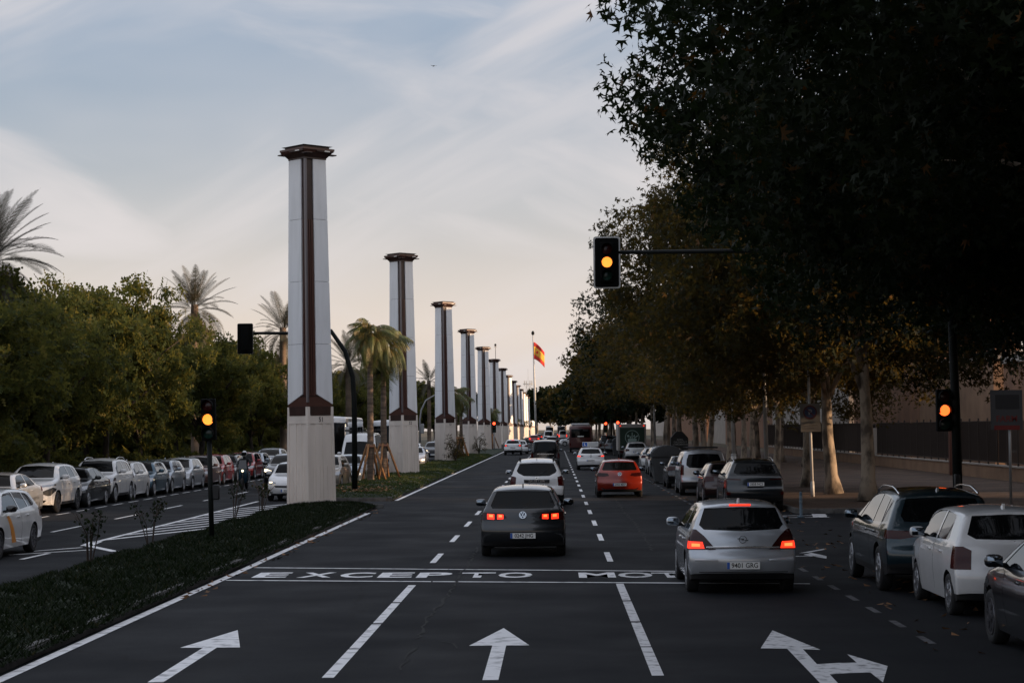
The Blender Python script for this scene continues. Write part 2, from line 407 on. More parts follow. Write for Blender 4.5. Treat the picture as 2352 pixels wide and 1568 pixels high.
# medians: kerb frame and soil, ground cover on top
M_SOIL = mat('soil', (0.035, 0.028, 0.018), 0.95, noise=(3, (0.018, 0.022, 0.010), 0.4, 0.6))
M_COVER = leaf_mat('ground_cover', (0.006, 0.011, 0.004), (0.013, 0.021, 0.007), (0.045, 0.038, 0.016), 0.25, 0.06)
M_GRASS = leaf_mat('park_grass', (0.030, 0.042, 0.012), (0.055, 0.068, 0.020), (0.13, 0.10, 0.045), 0.3, 0.2)
def blades(name, X, Y, Z, h, w, m, lean=0.6, parent=None, kind='stuff'):
    n = len(X)
    a = RNG.uniform(0, 2*np.pi, n); b = RNG.uniform(0, 2*np.pi, n)
    hh = h*RNG.uniform(0.6, 1.4, n)
    base = np.stack([X, Y, Z], 1)
    dx = np.stack([np.cos(a), np.sin(a), np.zeros(n)], 1)*w*0.5
    tip = base+np.stack([np.cos(b)*lean*hh, np.sin(b)*lean*hh, hh], 1)
    v = np.stack([base-dx, base+dx, tip], 1).reshape(-1, 3)
    me = np_mesh(name, v, np.arange(n*3).reshape(-1, 3), 3); me.materials.append(m)
    o = link(name, me, None, parent)
    if kind: o['kind'] = kind
    return o
def vnoise(x, y, s):
    return (np.sin(x*s*1.3+1.7*np.sin(y*s*0.9))+np.sin(y*s*1.1+1.3*np.sin(x*s*1.7+2))+np.sin((x+y)*s*2.3+0.7))/3
M_COVER2 = leaf_mat('ground_cover_sunlit', (0.022, 0.036, 0.010), (0.050, 0.070, 0.020), (0.14, 0.11, 0.04), 0.3, 0.12)  # paler copy of the cover, sunlight put into its colour
def median(x0, x1, y0, y1, nose, per_m2, hgt, stones, cover=None):
    bm = bmesh.new(); box(bm, x0, x1, y0, y1, -0.05, 0.12)
    med = bm_obj('median', bm, M_SOIL); med['kind'] = 'structure'
    kerb_row(med, x1+0.075, y0, min(y1, stones)); kerb_row(med, x0-0.075, y0, min(y1, stones))
    kerb_row(med, y1+0.08, x0, x1-0.3, axis='x'); kerb_row(med, y0-0.08, x0, x1-0.3, axis='x')
    def height(X, Y):
        e = np.minimum(1, np.minimum((X-x0+0.20), (x1+0.26-X))/0.5)
        e *= np.minimum(1, np.minimum(Y-y0+0.05, y1-Y+0.1)/0.7)
        e = np.sqrt(np.clip(e, 0, 1))
        return 0.06+e*(hgt*(0.72+0.38*vnoise(X, Y, 0.9)+0.16*vnoise(X, Y, 3.1)))
    ny = int((y1-y0)/0.35); nx = 16
    gx, gy = np.meshgrid(np.linspace(x0-0.14, x1+0.2, nx), np.linspace(y0, y1, ny))
    gz = height(gx, gy)-0.03
    v = np.stack([gx.ravel(), gy.ravel(), gz.ravel()], 1)
    idx = np.arange(nx*ny).reshape(ny, nx)
    f = np.stack([idx[:-1, :-1], idx[:-1, 1:], idx[1:, 1:], idx[1:, :-1]], -1).reshape(-1, 4)
    me = np_mesh('planting_bed', v, f, 4); me.materials.append(mat('cover_base', (0.012, 0.020, 0.007), 0.95))
    me.polygons.foreach_set('use_smooth', np.ones(len(me.polygons), dtype=bool))
    o = link('planting_bed', me); o['kind'] = 'structure'; o.parent = med
    n = int((x1-x0)*(min(y1, stones+60)-y0)*per_m2)
    X = RNG.uniform(x0-0.17, x1+0.23, n); Y = RNG.uniform(y0, min(y1, stones+60), n)
    g = blades('ground_cover', X, Y, height(X, Y)-0.03, 0.075, 0.035, cover or M_COVER, 0.9)
    return med
median(-8.85, -6.33, 12, 66.6, True, 620, 0.25, 70)
median(-9.35, -6.33, 73.6, 236, True, 210, 0.30, 130, M_COVER2)
median(-9.35, -6.33, 304, 1000, True, 0.5, 0.25, 320)

# dry leaves on the second median and along the kerbs
n = 700
X = np.concatenate([RNG.uniform(-9.3, -6.4, 260), RNG.uniform(4.4, 7.2, 340), RNG.uniform(-6.2, -5.7, 100)])
Y = np.concatenate([73.7+RNG.exponential(4, 260), RNG.uniform(22, 110, 340), RNG.uniform(30, 66, 100)])
Z = np.where(X < -6.33, 0.36, 0.006)
blades('fallen_leaves', X, Y, Z, 0.035, 0.11, mat('dry_leaf', (0.22, 0.10, 0.035), 0.8, noise=(3, (0.10, 0.05, 0.02), 0.4, 0.6)), 2.5)
# rough grass of the park edge
n = 60000
X = -19.5-RNG.exponential(2.2, n); Y = RNG.uniform(50, 170, n)
blades('park_grass', X, Y, np.full(n, 0.13), 0.32, 0.05, M_GRASS, 0.6)

# ------------------------------------------------------------------ road markings (all lie on the road)
def mark(name, pts, m=M_PAINT, z=0.004):
    return sheet(name, pts, z, m, road)
def line_y(name, x, y0, y1, w, m=M_PAINT): return mark(name, [(x-w/2, y0), (x+w/2, y0), (x+w/2, y1), (x-w/2, y1)], m)
def px_line(name, a, b, w, m=M_PAINT):
    p, q = P(*a).to_2d(), P(*b).to_2d(); d = (q-p).normalized(); nn = Vector((-d.y, d.x))*w/2
    return mark(name, [p+nn, p-nn, q-nn, q+nn], m)
XL = -6.02; XA = P(760, 1548).x; XB = P(1515, 1560).x; XK = P(2000, 1397).x
y = 12.0
while y < 63:
    line_y('edge_line', XL+random.uniform(-.008, .008), y, min(63, y+6.96), 0.15); y += 7
mark('edge_line', [(XL-0.40, 62.8), (XL-0.08, 62.8), (XL-0.08, 63.15), (XL-0.40, 63.15)])
for i in range(9): line_y('edge_line', XL+random.uniform(-.01, .01), 74+i*18, 74+i*18+17.7, 0.15)
for xx in (XA, XB):
    for (a, b) in ((1552.6, 1487.5), (1485.5, 1430.5), (1427.5, 1382), (1379.5, 1341)):
        ya, yb = P(1275, a).y, P(1275, b).y
        line_y('lane_dash', xx, ya, yb, 0.13, M_PAINT if xx == XA else M_PAINTW)
    for a in (1700, 1640, 1590):
        ya = P(1275, a).y; line_y('lane_dash', xx, ya, ya+0.55, 0.13)
    y = 39.2
    while y < 232:
        line_y('lane_dash', xx, y, y+2.9, 0.12); y += 7.25
y = 24
while y < 60:
    line_y('bay_dash', XK, y, y+0.9, 0.10, M_PAINTF); y += 2.0
while y < 160:
    line_y('bay_dash', XK+0.1, y, y+1.2, 0.10, M_PAINTF); y += 2.6
for xx0, xx1 in ((-6.0, XA-0.2), (XA+0.2, XB-0.2), (XB+0.2, 4.6)): mark('stop_line', [(xx0, 234), (xx1, 234), (xx1, 234.5), (xx0, 234.5)])
# the lettered band across the lanes
def band(a, b):
    p, q = P(*a), P(*b)
    mark('band_line', [(p.x, p.y-0.07), (q.x, q.y-0.07), (q.x, q.y+0.07), (p.x, p.y+0.07)])
band((585, 1303), (1030, 1307)); band((1032, 1307), (1640, 1312))
band((519, 1332), (990, 1335)); band((994, 1335), (1860, 1340))
for ch, cx in (('E', 627), ('X', 729), ('C', 821), ('E', 911), ('P', 999), ('T', 1098), ('O', 1184), ('M', 1371), ('O', 1459), ('T', 1538)):
    p = P(cx, 1320)
    me = text_mesh(ch, 1.0, 0, offset=0.028).copy()
    xs = [v.co.x for v in me.vertices]; ys = [v.co.y for v in me.vertices]
    wx, wy = max(xs)-min(xs), max(ys)-min(ys); cxm, cym = (max(xs)+min(xs))/2, (max(ys)+min(ys))/2
    lw = 0.62 if ch != 'M' else 0.66
    for v in me.vertices: v.co.x = (v.co.x-cxm)/wx*lw; v.co.y = (v.co.y-cym)/wy*1.25
    link('road_letter', me, M_PAINT if cx < 1400 else M_PAINTW, road, (p.x, p.y, 0.004))
# arrows
def arrow(x, tip):
    return mark('lane_arrow', [(x, tip), (x+0.37, tip-2.1), (x+0.085, tip-2.1), (x+0.085, tip-5.4), (x-0.085, tip-5.4), (x-0.085, tip-2.1), (x-0.37, tip-2.1)])
t0 = P(1157, 1442).y
arrow(P(553, 1442).x, t0); arrow(P(1157, 1442).x, t0)
S4 = 0.5742/1.572
def c4(x, y): return P((2600+x/1.572)*0.5742, (1900+y/1.572)*0.5742).to_2d()
mark('lane_arrow', [c4(770, 975), c4(1072, 1097), c4(962, 1094), c4(1050, 1188), c4(1180, 1180), c4(1300, 1178), c4(1240, 1125), c4(1495, 1200), c4(1465, 1302), c4(1385, 1240), c4(1260, 1243),
                    c4(1130, 1252), c4(1260, 1390), c4(1150, 1390), c4(862, 1090), c4(696, 1088)], M_PAINTW)
# far side of the junction on the right
mark('bay_mark', [c4(935, 490), c4(1100, 461), c4(1100, 467), c4(990, 487)], M_PAINTW)
mark('bay_mark', [c4(965, 500), c4(1015, 487), c4(1110, 508), c4(1110, 524)], M_PAINTW)
px_line('bay_mark', (1775, 1277), (1896, 1277), 0.1, M_PAINTW)
px_line('stop_line', (1793, 1184), (1900, 1182.5), 0.12, M_PAINTW); px_line('stop_line', (1793, 1188.5), (1905, 1187), 0.14, M_PAINTW)
mark('stop_line', [P(1868, 1187).to_2d(), P(1900, 1187).to_2d(), P(1896, 1180).to_2d(), P(1864, 1180).to_2d()], M_PAINTW)
# left carriageway
a, b = P(216, 1245), P(593, 1151)
mark('edge_line', [(a.x-0.07, a.y), (a.x+0.07, a.y), (b.x+0.07, b.y), (b.x-0.07, b.y)])
XE = a.x
for i in range(9):
    y0 = a.y+0.9+i*2.25
    x1 = -9.0
    mark('hatch_stripe', [(XE+0.08, y0), (XE+0.08, y0+0.6), (x1, y0+7.0+0.6), (x1, y0+7.0)])
px_line('guide_line', (187, 1256.9), (60, 1266.4), 0.13); px_line('guide_line', (214, 1261.8), (20, 1273.8), 0.13)
px_line('guide_line', (198, 1252), (265, 1266), 0.2); px_line('guide_line', (112, 1270), (49, 1284), 0.12)
px_line('guide_line', (198, 1253), (222, 1243), 0.3)
XD = P(150, 1215).x; XP = P(170, 1175).x
y = P(122, 1221.4).y
while y < 190:
    line_y('lane_dash', XD, y, y+3.2, 0.11); y += 7.6
y = P(81, 1190.9).y-8
while y < 150:
    line_y('bay_dash', XP, y, y+1.7, 0.10, M_PAINTW); y += 2.7

# cracks that wander along the lanes
M_CRACK = mat('crack', (0.002, 0.002, 0.002), 0.9)
def crack(pts, w=0.035):
    ps = [P(*q).to_2d() for q in pts]; fine = []
    for a_, b_ in zip(ps, ps[1:]):
        k = max(2, int((b_-a_).length/0.22)); d = (b_-a_).normalized(); nn = Vector((-d.y, d.x))
        for i in range(k): fine.append(a_.lerp(b_, i/k)+nn*random.uniform(-0.05, 0.05))
    fine.append(ps[-1])
    bm = bmesh.new(); prev = None
    for i, p_ in enumerate(fine):
        d = (fine[min(i+1, len(fine)-1)]-fine[max(i-1, 0)]).normalized(); nn = Vector((-d.y, d.x))*w*random.uniform(0.25, 0.8)
        cur = (bm.verts.new((p_.x+nn.x, p_.y+nn.y, 0.0055)), bm.verts.new((p_.x-nn.x, p_.y-nn.y, 0.0055)))
        if prev: bm.faces.new((prev[0], prev[1], cur[1], cur[0]))
        prev = cur
    bm_obj('road_crack', bm, M_CRACK, road)
c5 = lambda x, y: ((1200+x/1.3835)*0.5742, (1950+y/1.3835)*0.5742)
crack([c5(*q) for q in ((990, 330), (960, 370), (915, 450), (885, 480), (860, 520), (850, 560), (800, 610), (775, 650), (720, 715), (680, 760), (685, 800), (640, 835))])
crack([c5(*q) for q in ((640, 888), (605, 930), (572, 972), (560, 1010))]); crack([c5(*q) for q in ((790, 850), (830, 862), (870, 890))], 0.03)
c6 = lambda x, y: ((1850+x/2.614)*0.5742, (1650+y/2.614)*0.5742)
crack([c6(*q) for q in ((1600, 905), (1640, 960), (1700, 1050), (1800, 1150), (1900, 1290), (1950, 1370), (1985, 1440))], 0.04)
# ------------------------------------------------------------------ the row of tall lamp columns
M_CONC = mat('painted_concrete', (0.80, 0.71, 0.63), 0.8, noise=(1.6, (0.66, 0.58, 0.51), 0.35, 0.75, (1, 1, 0.25)), bump=(45, 0.25, 0.008))
M_PANEL = mat('white_panel', (0.87, 0.87, 0.88), 0.45, noise=(1.3, (0.76, 0.76, 0.76), 0.42, 0.8, (3, 3, 0.5)), bump=(1.2, 0.10, 0.02))
M_BROWN = mat('brown_metal', (0.085, 0.036, 0.026), 0.38, noise=(2.5, (0.075, 0.030, 0.024), 0.35, 0.7, (4, 4, 0.6)))
M_DKBR = mat('dark_brown_metal', (0.050, 0.022, 0.018), 0.45, noise=(3, (0.03, 0.015, 0.012), 0.35, 0.7))
M_BEAD = mat('grey_bead', (0.20, 0.18, 0.185), 0.35, metal=0.6)
M_LAMPG = mat('lamp_glass_off', (0.75, 0.72, 0.68), 0.25)
M_BLK = mat('black_plastic', (0.012, 0.012, 0.013), 0.55)
ZB, ZS, ZT = 3.47, 3.52, 11.95
def ab(z): return 0.600-0.042*z/ZB
def ash(z): return 0.525-(0.525-0.430)*(z-ZS)/(ZT-ZS)
def fpt(face, u, z, n):
    """point on a side: face 0:-y 1:+x 2:+y 3:-x, u runs to the right seen from outside, n = distance from the axis"""
    return {0: Vector((u, -n, z)), 1: Vector((n, u, z)), 2: Vector((-u, n, z)), 3: Vector((-n, -u, z))}[face]
def hexa(bm, lo, hi):
    a = [bm.verts.new(p) for p in lo]; b = [bm.verts.new(p) for p in hi]
    n = len(a); bm.faces.new(a[::-1]); bm.faces.new(b)
    for i in range(n): bm.faces.new((a[i], a[(i+1) % n], b[(i+1) % n], b[i]))
def bar(bm, face, u0, u1, z0, z1, proud, fn, back=0.03, taper=True):
    """bar lying on a battered side; u given as a fraction of the half width"""
    def ring(z):
        a = fn(z)
        return [fpt(face, u0*a, z, a-back), fpt(face, u1*a, z, a-back), fpt(face, u1*a, z, a+proud), fpt(face, u0*a, z, a+proud)]
    hexa(bm, ring(z0), ring(z1))
def frustum(bm, a0, z0, a1, z1):
    hexa(bm, [Vector((s*a0, t*a0, z0)) for s, t in ((-1, -1), (1, -1), (1, 1), (-1, 1))], [Vector((s*a1, t*a1, z1)) for s, t in ((-1, -1), (1, -1), (1, 1), (-1, 1))])
def column_meshes():
    res = []
    def fin(name, bm, m, bev=0.0):
        bmesh.ops.recalc_face_normals(bm, faces=bm.faces[:])
        if bev: bmesh.ops.bevel(bm, geom=bm.edges[:], offset=bev, segments=1, affect='EDGES')
        me = bpy.data.meshes.new(name); bm.to_mesh(me); bm.free(); me.materials.append(m); res.append((name, me))
    bm = bmesh.new()
    frustum(bm, ab(-0.3)-0.026, -0.3, ab(3.2)-0.026, 3.2)
    fin('base', bm, M_CONC)
    bm = bmesh.new()
    for f in range(4):
        e_ = 1.0 if f in (0, 2) else 0.946; bar(bm, f, -e_, -0.80, -0.3, ZB, 0.0, ab); bar(bm, f, 0.80, e_, -0.3, ZB, 0.0, ab)
        bar(bm, f, -0.80, 0.80, 2.90, 3.17, -0.001, ab)
        for u in (-0.27, 0.27): bar(bm, f, u-0.13, u+0.13, 0.0, 2.90, -0.010, ab, 0.026)
        for u in (-0.53, 0.0, 0.53): bar(bm, f, u-0.075, u+0.075, 0.25, 1.45, -0.014, ab, 0.026)
    fin('base_ribs', bm, M_CONC)
    for f in range(4):
        bm = bmesh.new()
        a0, a1 = ab(3.17), ab(ZB)
        lo = [fpt(f, -0.74*a0, 3.172, a0-0.04), fpt(f, 0.74*a0, 3.172, a0-0.04), fpt(f, 0.74*a0, 3.172, a0+0.012), fpt(f, -0.74*a0, 3.172, a0+0.012)]
        hi = [fpt(f, -0.79*a1, ZB+0.01, a1-0.04), fpt(f, 0.79*a1, ZB+0.01, a1-0.04), fpt(f, 0.79*a1, ZB+0.01, a1+0.014), fpt(f, -0.79*a1, ZB+0.01, a1+0.014)]
        hexa(bm, lo, hi)
        fin('dark_panel', bm, M_DKBR)
    bm = bmesh.new(); frustum(bm, ab(ZB)-0.02, ZB+0.012, ab(ZB)-0.02, ZB+0.05); frustum(bm, ab(ZB)-0.03, ZB+0.05, ash(3.85)+0.0, 3.80); fin('hip', bm, M_BROWN)
    bm = bmesh.new(); frustum(bm, ash(3.5)-0.035, 3.5, ash(ZT)-0.035, ZT+0.05); fin('shaft', bm, M_DKBR)
    # ribs in the two coloured corners (front and back)
    for fa, fb, name in ((3, 0, 'front'), (1, 2, 'back')):
        for f, sgn in ((fa, 1), (fb, -1)):
            for q in ((0.82, 0.64) if f in (3, 1) else (0.80, 0.62, 0.45, 0.34)):
                bm = bmesh.new()
                bar(bm, f, min(sgn*(q-0.05), sgn*(q+0.05)), max(sgn*(q-0.05), sgn*(q+0.05)), 3.84, 9.86, -0.004, ash, 0.06)
                fin('rib', bm, M_BROWN)
        bm = bmesh.new()
        c = (lambda z: Vector((-ash(z)+0.02, -ash(z)+0.02, z))) if name == 'front' else (lambda z: Vector((ash(z)-0.02, ash(z)-0.02, z)))
        tube(bm, [c(3.62), c(ZT)], 0.055, 8)
        fin('corner_bead', bm, M_BEAD)
    # white corner panels, four courses on the left and right corners
    zz = [ZS+0.03, 5.61, 7.75, 9.88, ZT]
    for corner in (0, 1):
        f1, f2 = (2, 3) if corner == 0 else (0, 1)      # the corner lies at the right end of f1 and the left end of f2
        for i in range(4):
            z0, z1 = zz[i]+0.006, zz[i+1]-0.006
            iz = 0.34 if i == 0 else 0.0
            def ring(z, dz, o):
                a = ash(z+dz); b = ash(z)
                k = 0.26-0.04*(z-ZS)/(ZT-ZS); k2 = 0.50
                return [fpt(f1, -a*k, z+dz, a+o), fpt(f1, b+o, z, b+o), fpt(f2, a*k2, z+dz, a+o), fpt(f2, a*k2, z+dz, a-0.028), fpt(f2, -b+0.028, z, b-0.028), fpt(f1, -a*k, z+dz, a-0.028)]
            bm = bmesh.new(); hexa(bm, ring(z0, iz, 0.022), ring(z1, 0, 0.022))
            fin('white_panel', bm, M_PANEL)
    # head: flaring collar, lamp tray, thin roof
    bm = bmesh.new(); frustum(bm, ash(ZT)+0.035, ZT, ash(ZT)+0.035, ZT+0.05); frustum(bm, ash(ZT)+0.04, ZT+0.05, 0.60, ZT+0.21); fin('collar', bm, M_DKBR)
    bm = bmesh.new(); frustum(bm, 0.60, ZT+0.211, 0.66, ZT+0.29); frustum(bm, 0.67, ZT+0.291, 0.67, ZT+0.36); fin('lamp_tray', bm, M_BROWN)
    bm = bmesh.new(); frustum(bm, 0.54, ZT+0.361, 0.54, ZT+0.42); frustum(bm, 0.55, ZT+0.421, 0.63, ZT+0.45); frustum(bm, 0.62, ZT+0.451, 0.1, ZT+0.50); fin('head_roof', bm, M_DKBR)
    for f in range(4):
        bm = bmesh.new()
        hexa(bm, [fpt(f, -0.1, ZT+0.235, 0.60), fpt(f, 0.62, ZT+0.235, 0.60), fpt(f, 0.62, ZT+0.235, 0.68), fpt(f, -0.1, ZT+0.235, 0.68)],
             [fpt(f, -0.1, ZT+0.285, 0.60), fpt(f, 0.62, ZT+0.285, 0.60), fpt(f, 0.62, ZT+0.285, 0.685), fpt(f, -0.1, ZT+0.285, 0.685)])
        fin('lamp_housing', bm, M_DKBR)
        bm = bmesh.new()
        hexa(bm, [fpt(f, 0.22, ZT+0.238, 0.686), fpt(f, 0.45, ZT+0.238, 0.686), fpt(f, 0.45, ZT+0.238, 0.695), fpt(f, 0.22, ZT+0.238, 0.695)],
             [fpt(f, 0.22, ZT+0.282, 0.686), fpt(f, 0.45, ZT+0.282, 0.686), fpt(f, 0.45, ZT+0.282, 0.698), fpt(f, 0.22, ZT+0.282, 0.698)])
        fin('lamp_glass', bm, M_LAMPG)
        bm = bmesh.new()
        hexa(bm, [fpt(f, -0.62, ZT+0.15, 0.50), fpt(f, -0.40, ZT+0.15, 0.50), fpt(f, -0.40, ZT+0.15, 0.80), fpt(f, -0.62, ZT+0.15, 0.80)],
             [fpt(f, -0.62, ZT+0.185, 0.50), fpt(f, -0.40, ZT+0.185, 0.50), fpt(f, -0.40, ZT+0.185, 0.80), fpt(f, -0.62, ZT+0.185, 0.80)])
        fin('bracket', bm, M_DKBR)
    return res
CM = column_meshes()
CX, CY0, CSTEP = -8.35, 67.0, 41.2
names = ['the crossing gap', 'two staked palms']
for k in range(19):
    num = 51+k
    lab = 'tall white and brown lamp column numbered %d on its pale base' % num
    if k > 5: lab = 'far white lamp column of the long row beyond the crossing'
    root = empty('lamp_column', (CX, CY0+k*CSTEP, 0.0), R(45), lab, 'column', 'lamp columns along the median')
    root.rotation_euler = (0, R(-0.5), R(45)) if False else Matrix.Rotation(R(-0.45), 3, 'Y').to_4x4().to_quaternion().to_matrix().to_4x4().to_euler()
    root.rotation_euler = (Matrix.Rotation(R(-0.45), 4, 'Y') @ Matrix.Rotation(R(45), 4, 'Z')).to_euler()
    small = k > 9
    for nm, me in CM:
        if small and nm in ('rib', 'lamp_glass', 'bracket', 'corner_bead', 'lamp_housing'): continue
        link(nm, me, None, root)
    if k <= 5:
        a = ab(3.03)
        lettering('number', str(num), 0.23, mat('number_ink', (0.03, 0.02, 0.02), 0.7), root, (0.02, -a-0.004, 3.03), (R(90), 0, 0), offset=0.006, sx=0.95)
    if k == 5:
        bm = bmesh.new(); tube(bm, [(0.35, 0, ZT+0.45), (0.35, 0, ZT+2.3)], 0.035, 6); pole = bm_obj('camera_pole', bm, M_DKBR, root)
        bm = bmesh.new(); lathe(bm, [(0.02, 0), (0.14, 0.05), (0.16, 0.2), (0.1, 0.34), (0, 0.38)], 10); bm_obj('camera_dome', bm, M_BLK, pole, (0.35, 0, ZT+2.25))
        boxo('camera_arm', -0.25, 0.25, -0.03, 0.03, 0, 0.05, M_BLK, pole, loc=(0.35, 0, ZT+2.1))
# ------------------------------------------------------------------ vehicles
def smooth01(t):
    t = min(1.0, max(0.0, t)); return t*t*(3-2*t)
def interp(tab, x):
    if x <= tab[0][0]: return tab[0][1]
    for (a, fa), (b, fb) in zip(tab, tab[1:]):
        if x <= b: return fa+(fb-fa)*(x-a)/(b-a)
    return tab[-1][1]
def catmull(pts, n=5):
    out = []
    P_ = [pts[0]]+list(pts)+[pts[-1]]
    for i in range(1, len(P_)-2):
        p0, p1, p2, p3 = [Vector(q[:2]) for q in P_[i-1:i+3]]
        sharp1 = len(P_[i]) > 2; sharp2 = len(P_[i+1]) > 2
        m1 = (p2-p0)*0.5; m2 = (p3-p1)*0.5
        L_ = (p2-p1).length
        if sharp1: m1 = (p2-p1)
        if sharp2: m2 = (p2-p1)
        for m in (m1, m2):
            if m.length > L_*1.2: m *= L_*1.2/m.length
        for k in range(n):
            t = k/n; t2 = t*t; t3 = t2*t
            out.append(p1*(2*t3-3*t2+1)+m1*(t3-2*t2+t)+p2*(-2*t3+3*t2)+m2*(t3-t2))
    out.append(Vector(pts[-1][:2]))
    return out
def in_poly(p, poly):
    x, y = p; c = False; j = len(poly)-1
    for i in range(len(poly)):
        xi, yi = poly[i]; xj, yj = poly[j]
        if (yi > y) != (yj > y) and x < (xj-xi)*(y-yi)/(yj-yi)+xi: c = not c
        j = i
    return c

def shell(sp):
    """closed body shell of a vehicle: side outline with arches, rounded over to roof, bonnet and tail"""
    L, Wd, H = sp['L'], sp['W'], sp['H']
    rr = sp.get('round', 0.08); zs = sp.get('sill', 0.2); rw = sp['rw']; ra = rw+sp.get('arch', 0.05)
    top = catmull([(q[0]-L/2, q[1]) + tuple(q[2:]) for q in sp['top']], sp.get('res', 5))
    pts = []
    nT = len(top)
    for i, p in enumerate(top):
        w = smooth01(min(i, nT-1-i)/4.0)
        pts.append((p.x, p.y, w, False))
    yr = sp['ro']-L/2; yf = yr+sp['wb']
    for ya in (yf, yr):
        a0 = math.asin((zs-rw)/ra)
        n = 14
        for k in range(n+1):
            a = a0+(math.pi-2*a0)*k/n
            pts.append((ya+ra*math.cos(a), rw+ra*math.sin(a), 0.0, True))
    N = len(pts)
    hwt = sp['hw']; be = sp.get('belt', 0.95)
    def hw(y, z):
        f = interp(hwt, z)
        df = L/2-y; dr = y+L/2
        f *= 1-sp.get('ftaper', 0.07)*(1-smooth01(df/1.3)) - sp.get('rtaper', 0.03)*(1-smooth01(dr/1.0))
        return Wd/2*f
    ef, er = sp.get('fpull', 0.26), sp.get('rpull', 0.13)
    cr = sp.get('crown', 0.035)
    def fin(y, z, v, X):
        av = abs(v)
        df = L/2-y; dr = y+L/2
        y2 = y - ef*av**2.6*(1-smooth01(df/0.75)) + er*av**2.6*(1-smooth01(dr/0.6))
        z2 = z - cr*v*v*max(0, (z-0.6*H)/(0.4*H))
        return Vector((X, y2, z2))
    bm = bmesh.new()
    lay = bm.faces.layers.int.new('under')
    vc = [-1, -0.94, -0.84, -0.68, -0.48, -0.25, 0, 0.25, 0.48, 0.68, 0.84, 0.94, 1]
    grid = []
    for (y, z, w, bot) in pts:
        x1 = hw(y, z)-rr*w
        grid.append([bm.verts.new(fin(y, z, v, v*x1)) for v in vc])
    for i in range(N):
        j = (i+1) % N
        under = 1 if (pts[i][3] or pts[j][3]) else 0
        for k in range(len(vc)-1):
            try:
                f = bm.faces.new((grid[i][k], grid[i][k+1], grid[j][k+1], grid[j][k])); f[lay] = under
            except ValueError: pass
    # side
    area = sum(pts[i][0]*pts[(i+1) % N][1]-pts[(i+1) % N][0]*pts[i][1] for i in range(N))
    sg = 1 if area > 0 else -1
    nrm = []
    for i in range(N):
        a, b = pts[i-1], pts[(i+1) % N]
        t = Vector((b[0]-a[0], b[1]-a[1])); t = t.normalized() if t.length else Vector((1, 0))
        nrm.append(Vector((-t.y, t.x))*sg)
    sb = bmesh.new(); tagl = sb.faces.layers.int.new('fill'); rings = []
    for d in (0, 0.22, 0.55, 1.0):
        ring = []
        for i, (y, z, w, bot) in enumerate(pts):
            off = rr*w*(1-math.sqrt(max(0, 1-(1-d)**2)))
            ring.append(sb.verts.new((off, y+nrm[i].x*d*rr*w, z+nrm[i].y*d*rr*w)))
        rings.append(ring)
    for r0, r1 in zip(rings, rings[1:]):
        for i in range(N):
            j = (i+1) % N
            if pts[i][2] > 0 or pts[j][2] > 0:
                sb.faces.new((r0[i], r0[j], r1[j], r1[i]))
    bmesh.ops.remove_doubles(sb, verts=sb.verts[:], dist=0.0005)
    # the rings with zero width were merged: collect the inner loop again by position
    inner = []
    for i, (y, z, w, bot) in enumerate(pts):
        co = Vector((0, y+nrm[i].x*rr*w, z+nrm[i].y*rr*w))
        best = min(sb.verts, key=lambda q: (q.co-co).length_squared)
        if not inner or (best is not inner[-1] and best is not inner[0]): inner.append(best)
    f = sb.faces.new(inner)
    tri = bmesh.ops.triangulate(sb, faces=[f])['faces']
    for q in tri: q[tagl] = 1
    def slice_(co, no):
        g = [q for q in sb.faces if q[tagl]]
        es = {e for q in g for e in q.edges}; vs = {v for q in g for v in q.verts}
        bmesh.ops.bisect_plane(sb, geom=list(vs)+list(es)+g, plane_co=co, plane_no=no, dist=1e-4)
    z = zs+0.09
    while z < H-0.05: slice_((0, 0, z), (0, 0, 1)); z += 0.085
    y = -L/2+0.15
    while y < L/2-0.1: slice_((0, y, 0), (0, 1, 0)); y += 0.22
    for s in (1, -1):
        mp = {}
        for v in sb.verts:
            mp[v] = bm.verts.new(fin(v.co.y, v.co.z, 1, s*(hw(v.co.y, v.co.z)-v.co.x)))
        for q in sb.faces:
            try: bm.faces.new([mp[v] for v in q.verts])
            except ValueError: pass
    sb.free()
    bmesh.ops.remove_doubles(bm, verts=bm.verts[:], dist=0.0015)
    bm.normal_update()
    for f in bm.faces:
        if f[lay]: continue
        c = f.calc_center_median()
        q = Vector((0, max(-L/2+1.0, min(L/2-1.3, c.y)), 0.5))
        if f.normal.dot(c-q) < 0: f.normal_flip()
    bm.normal_update()
    return bm, hw

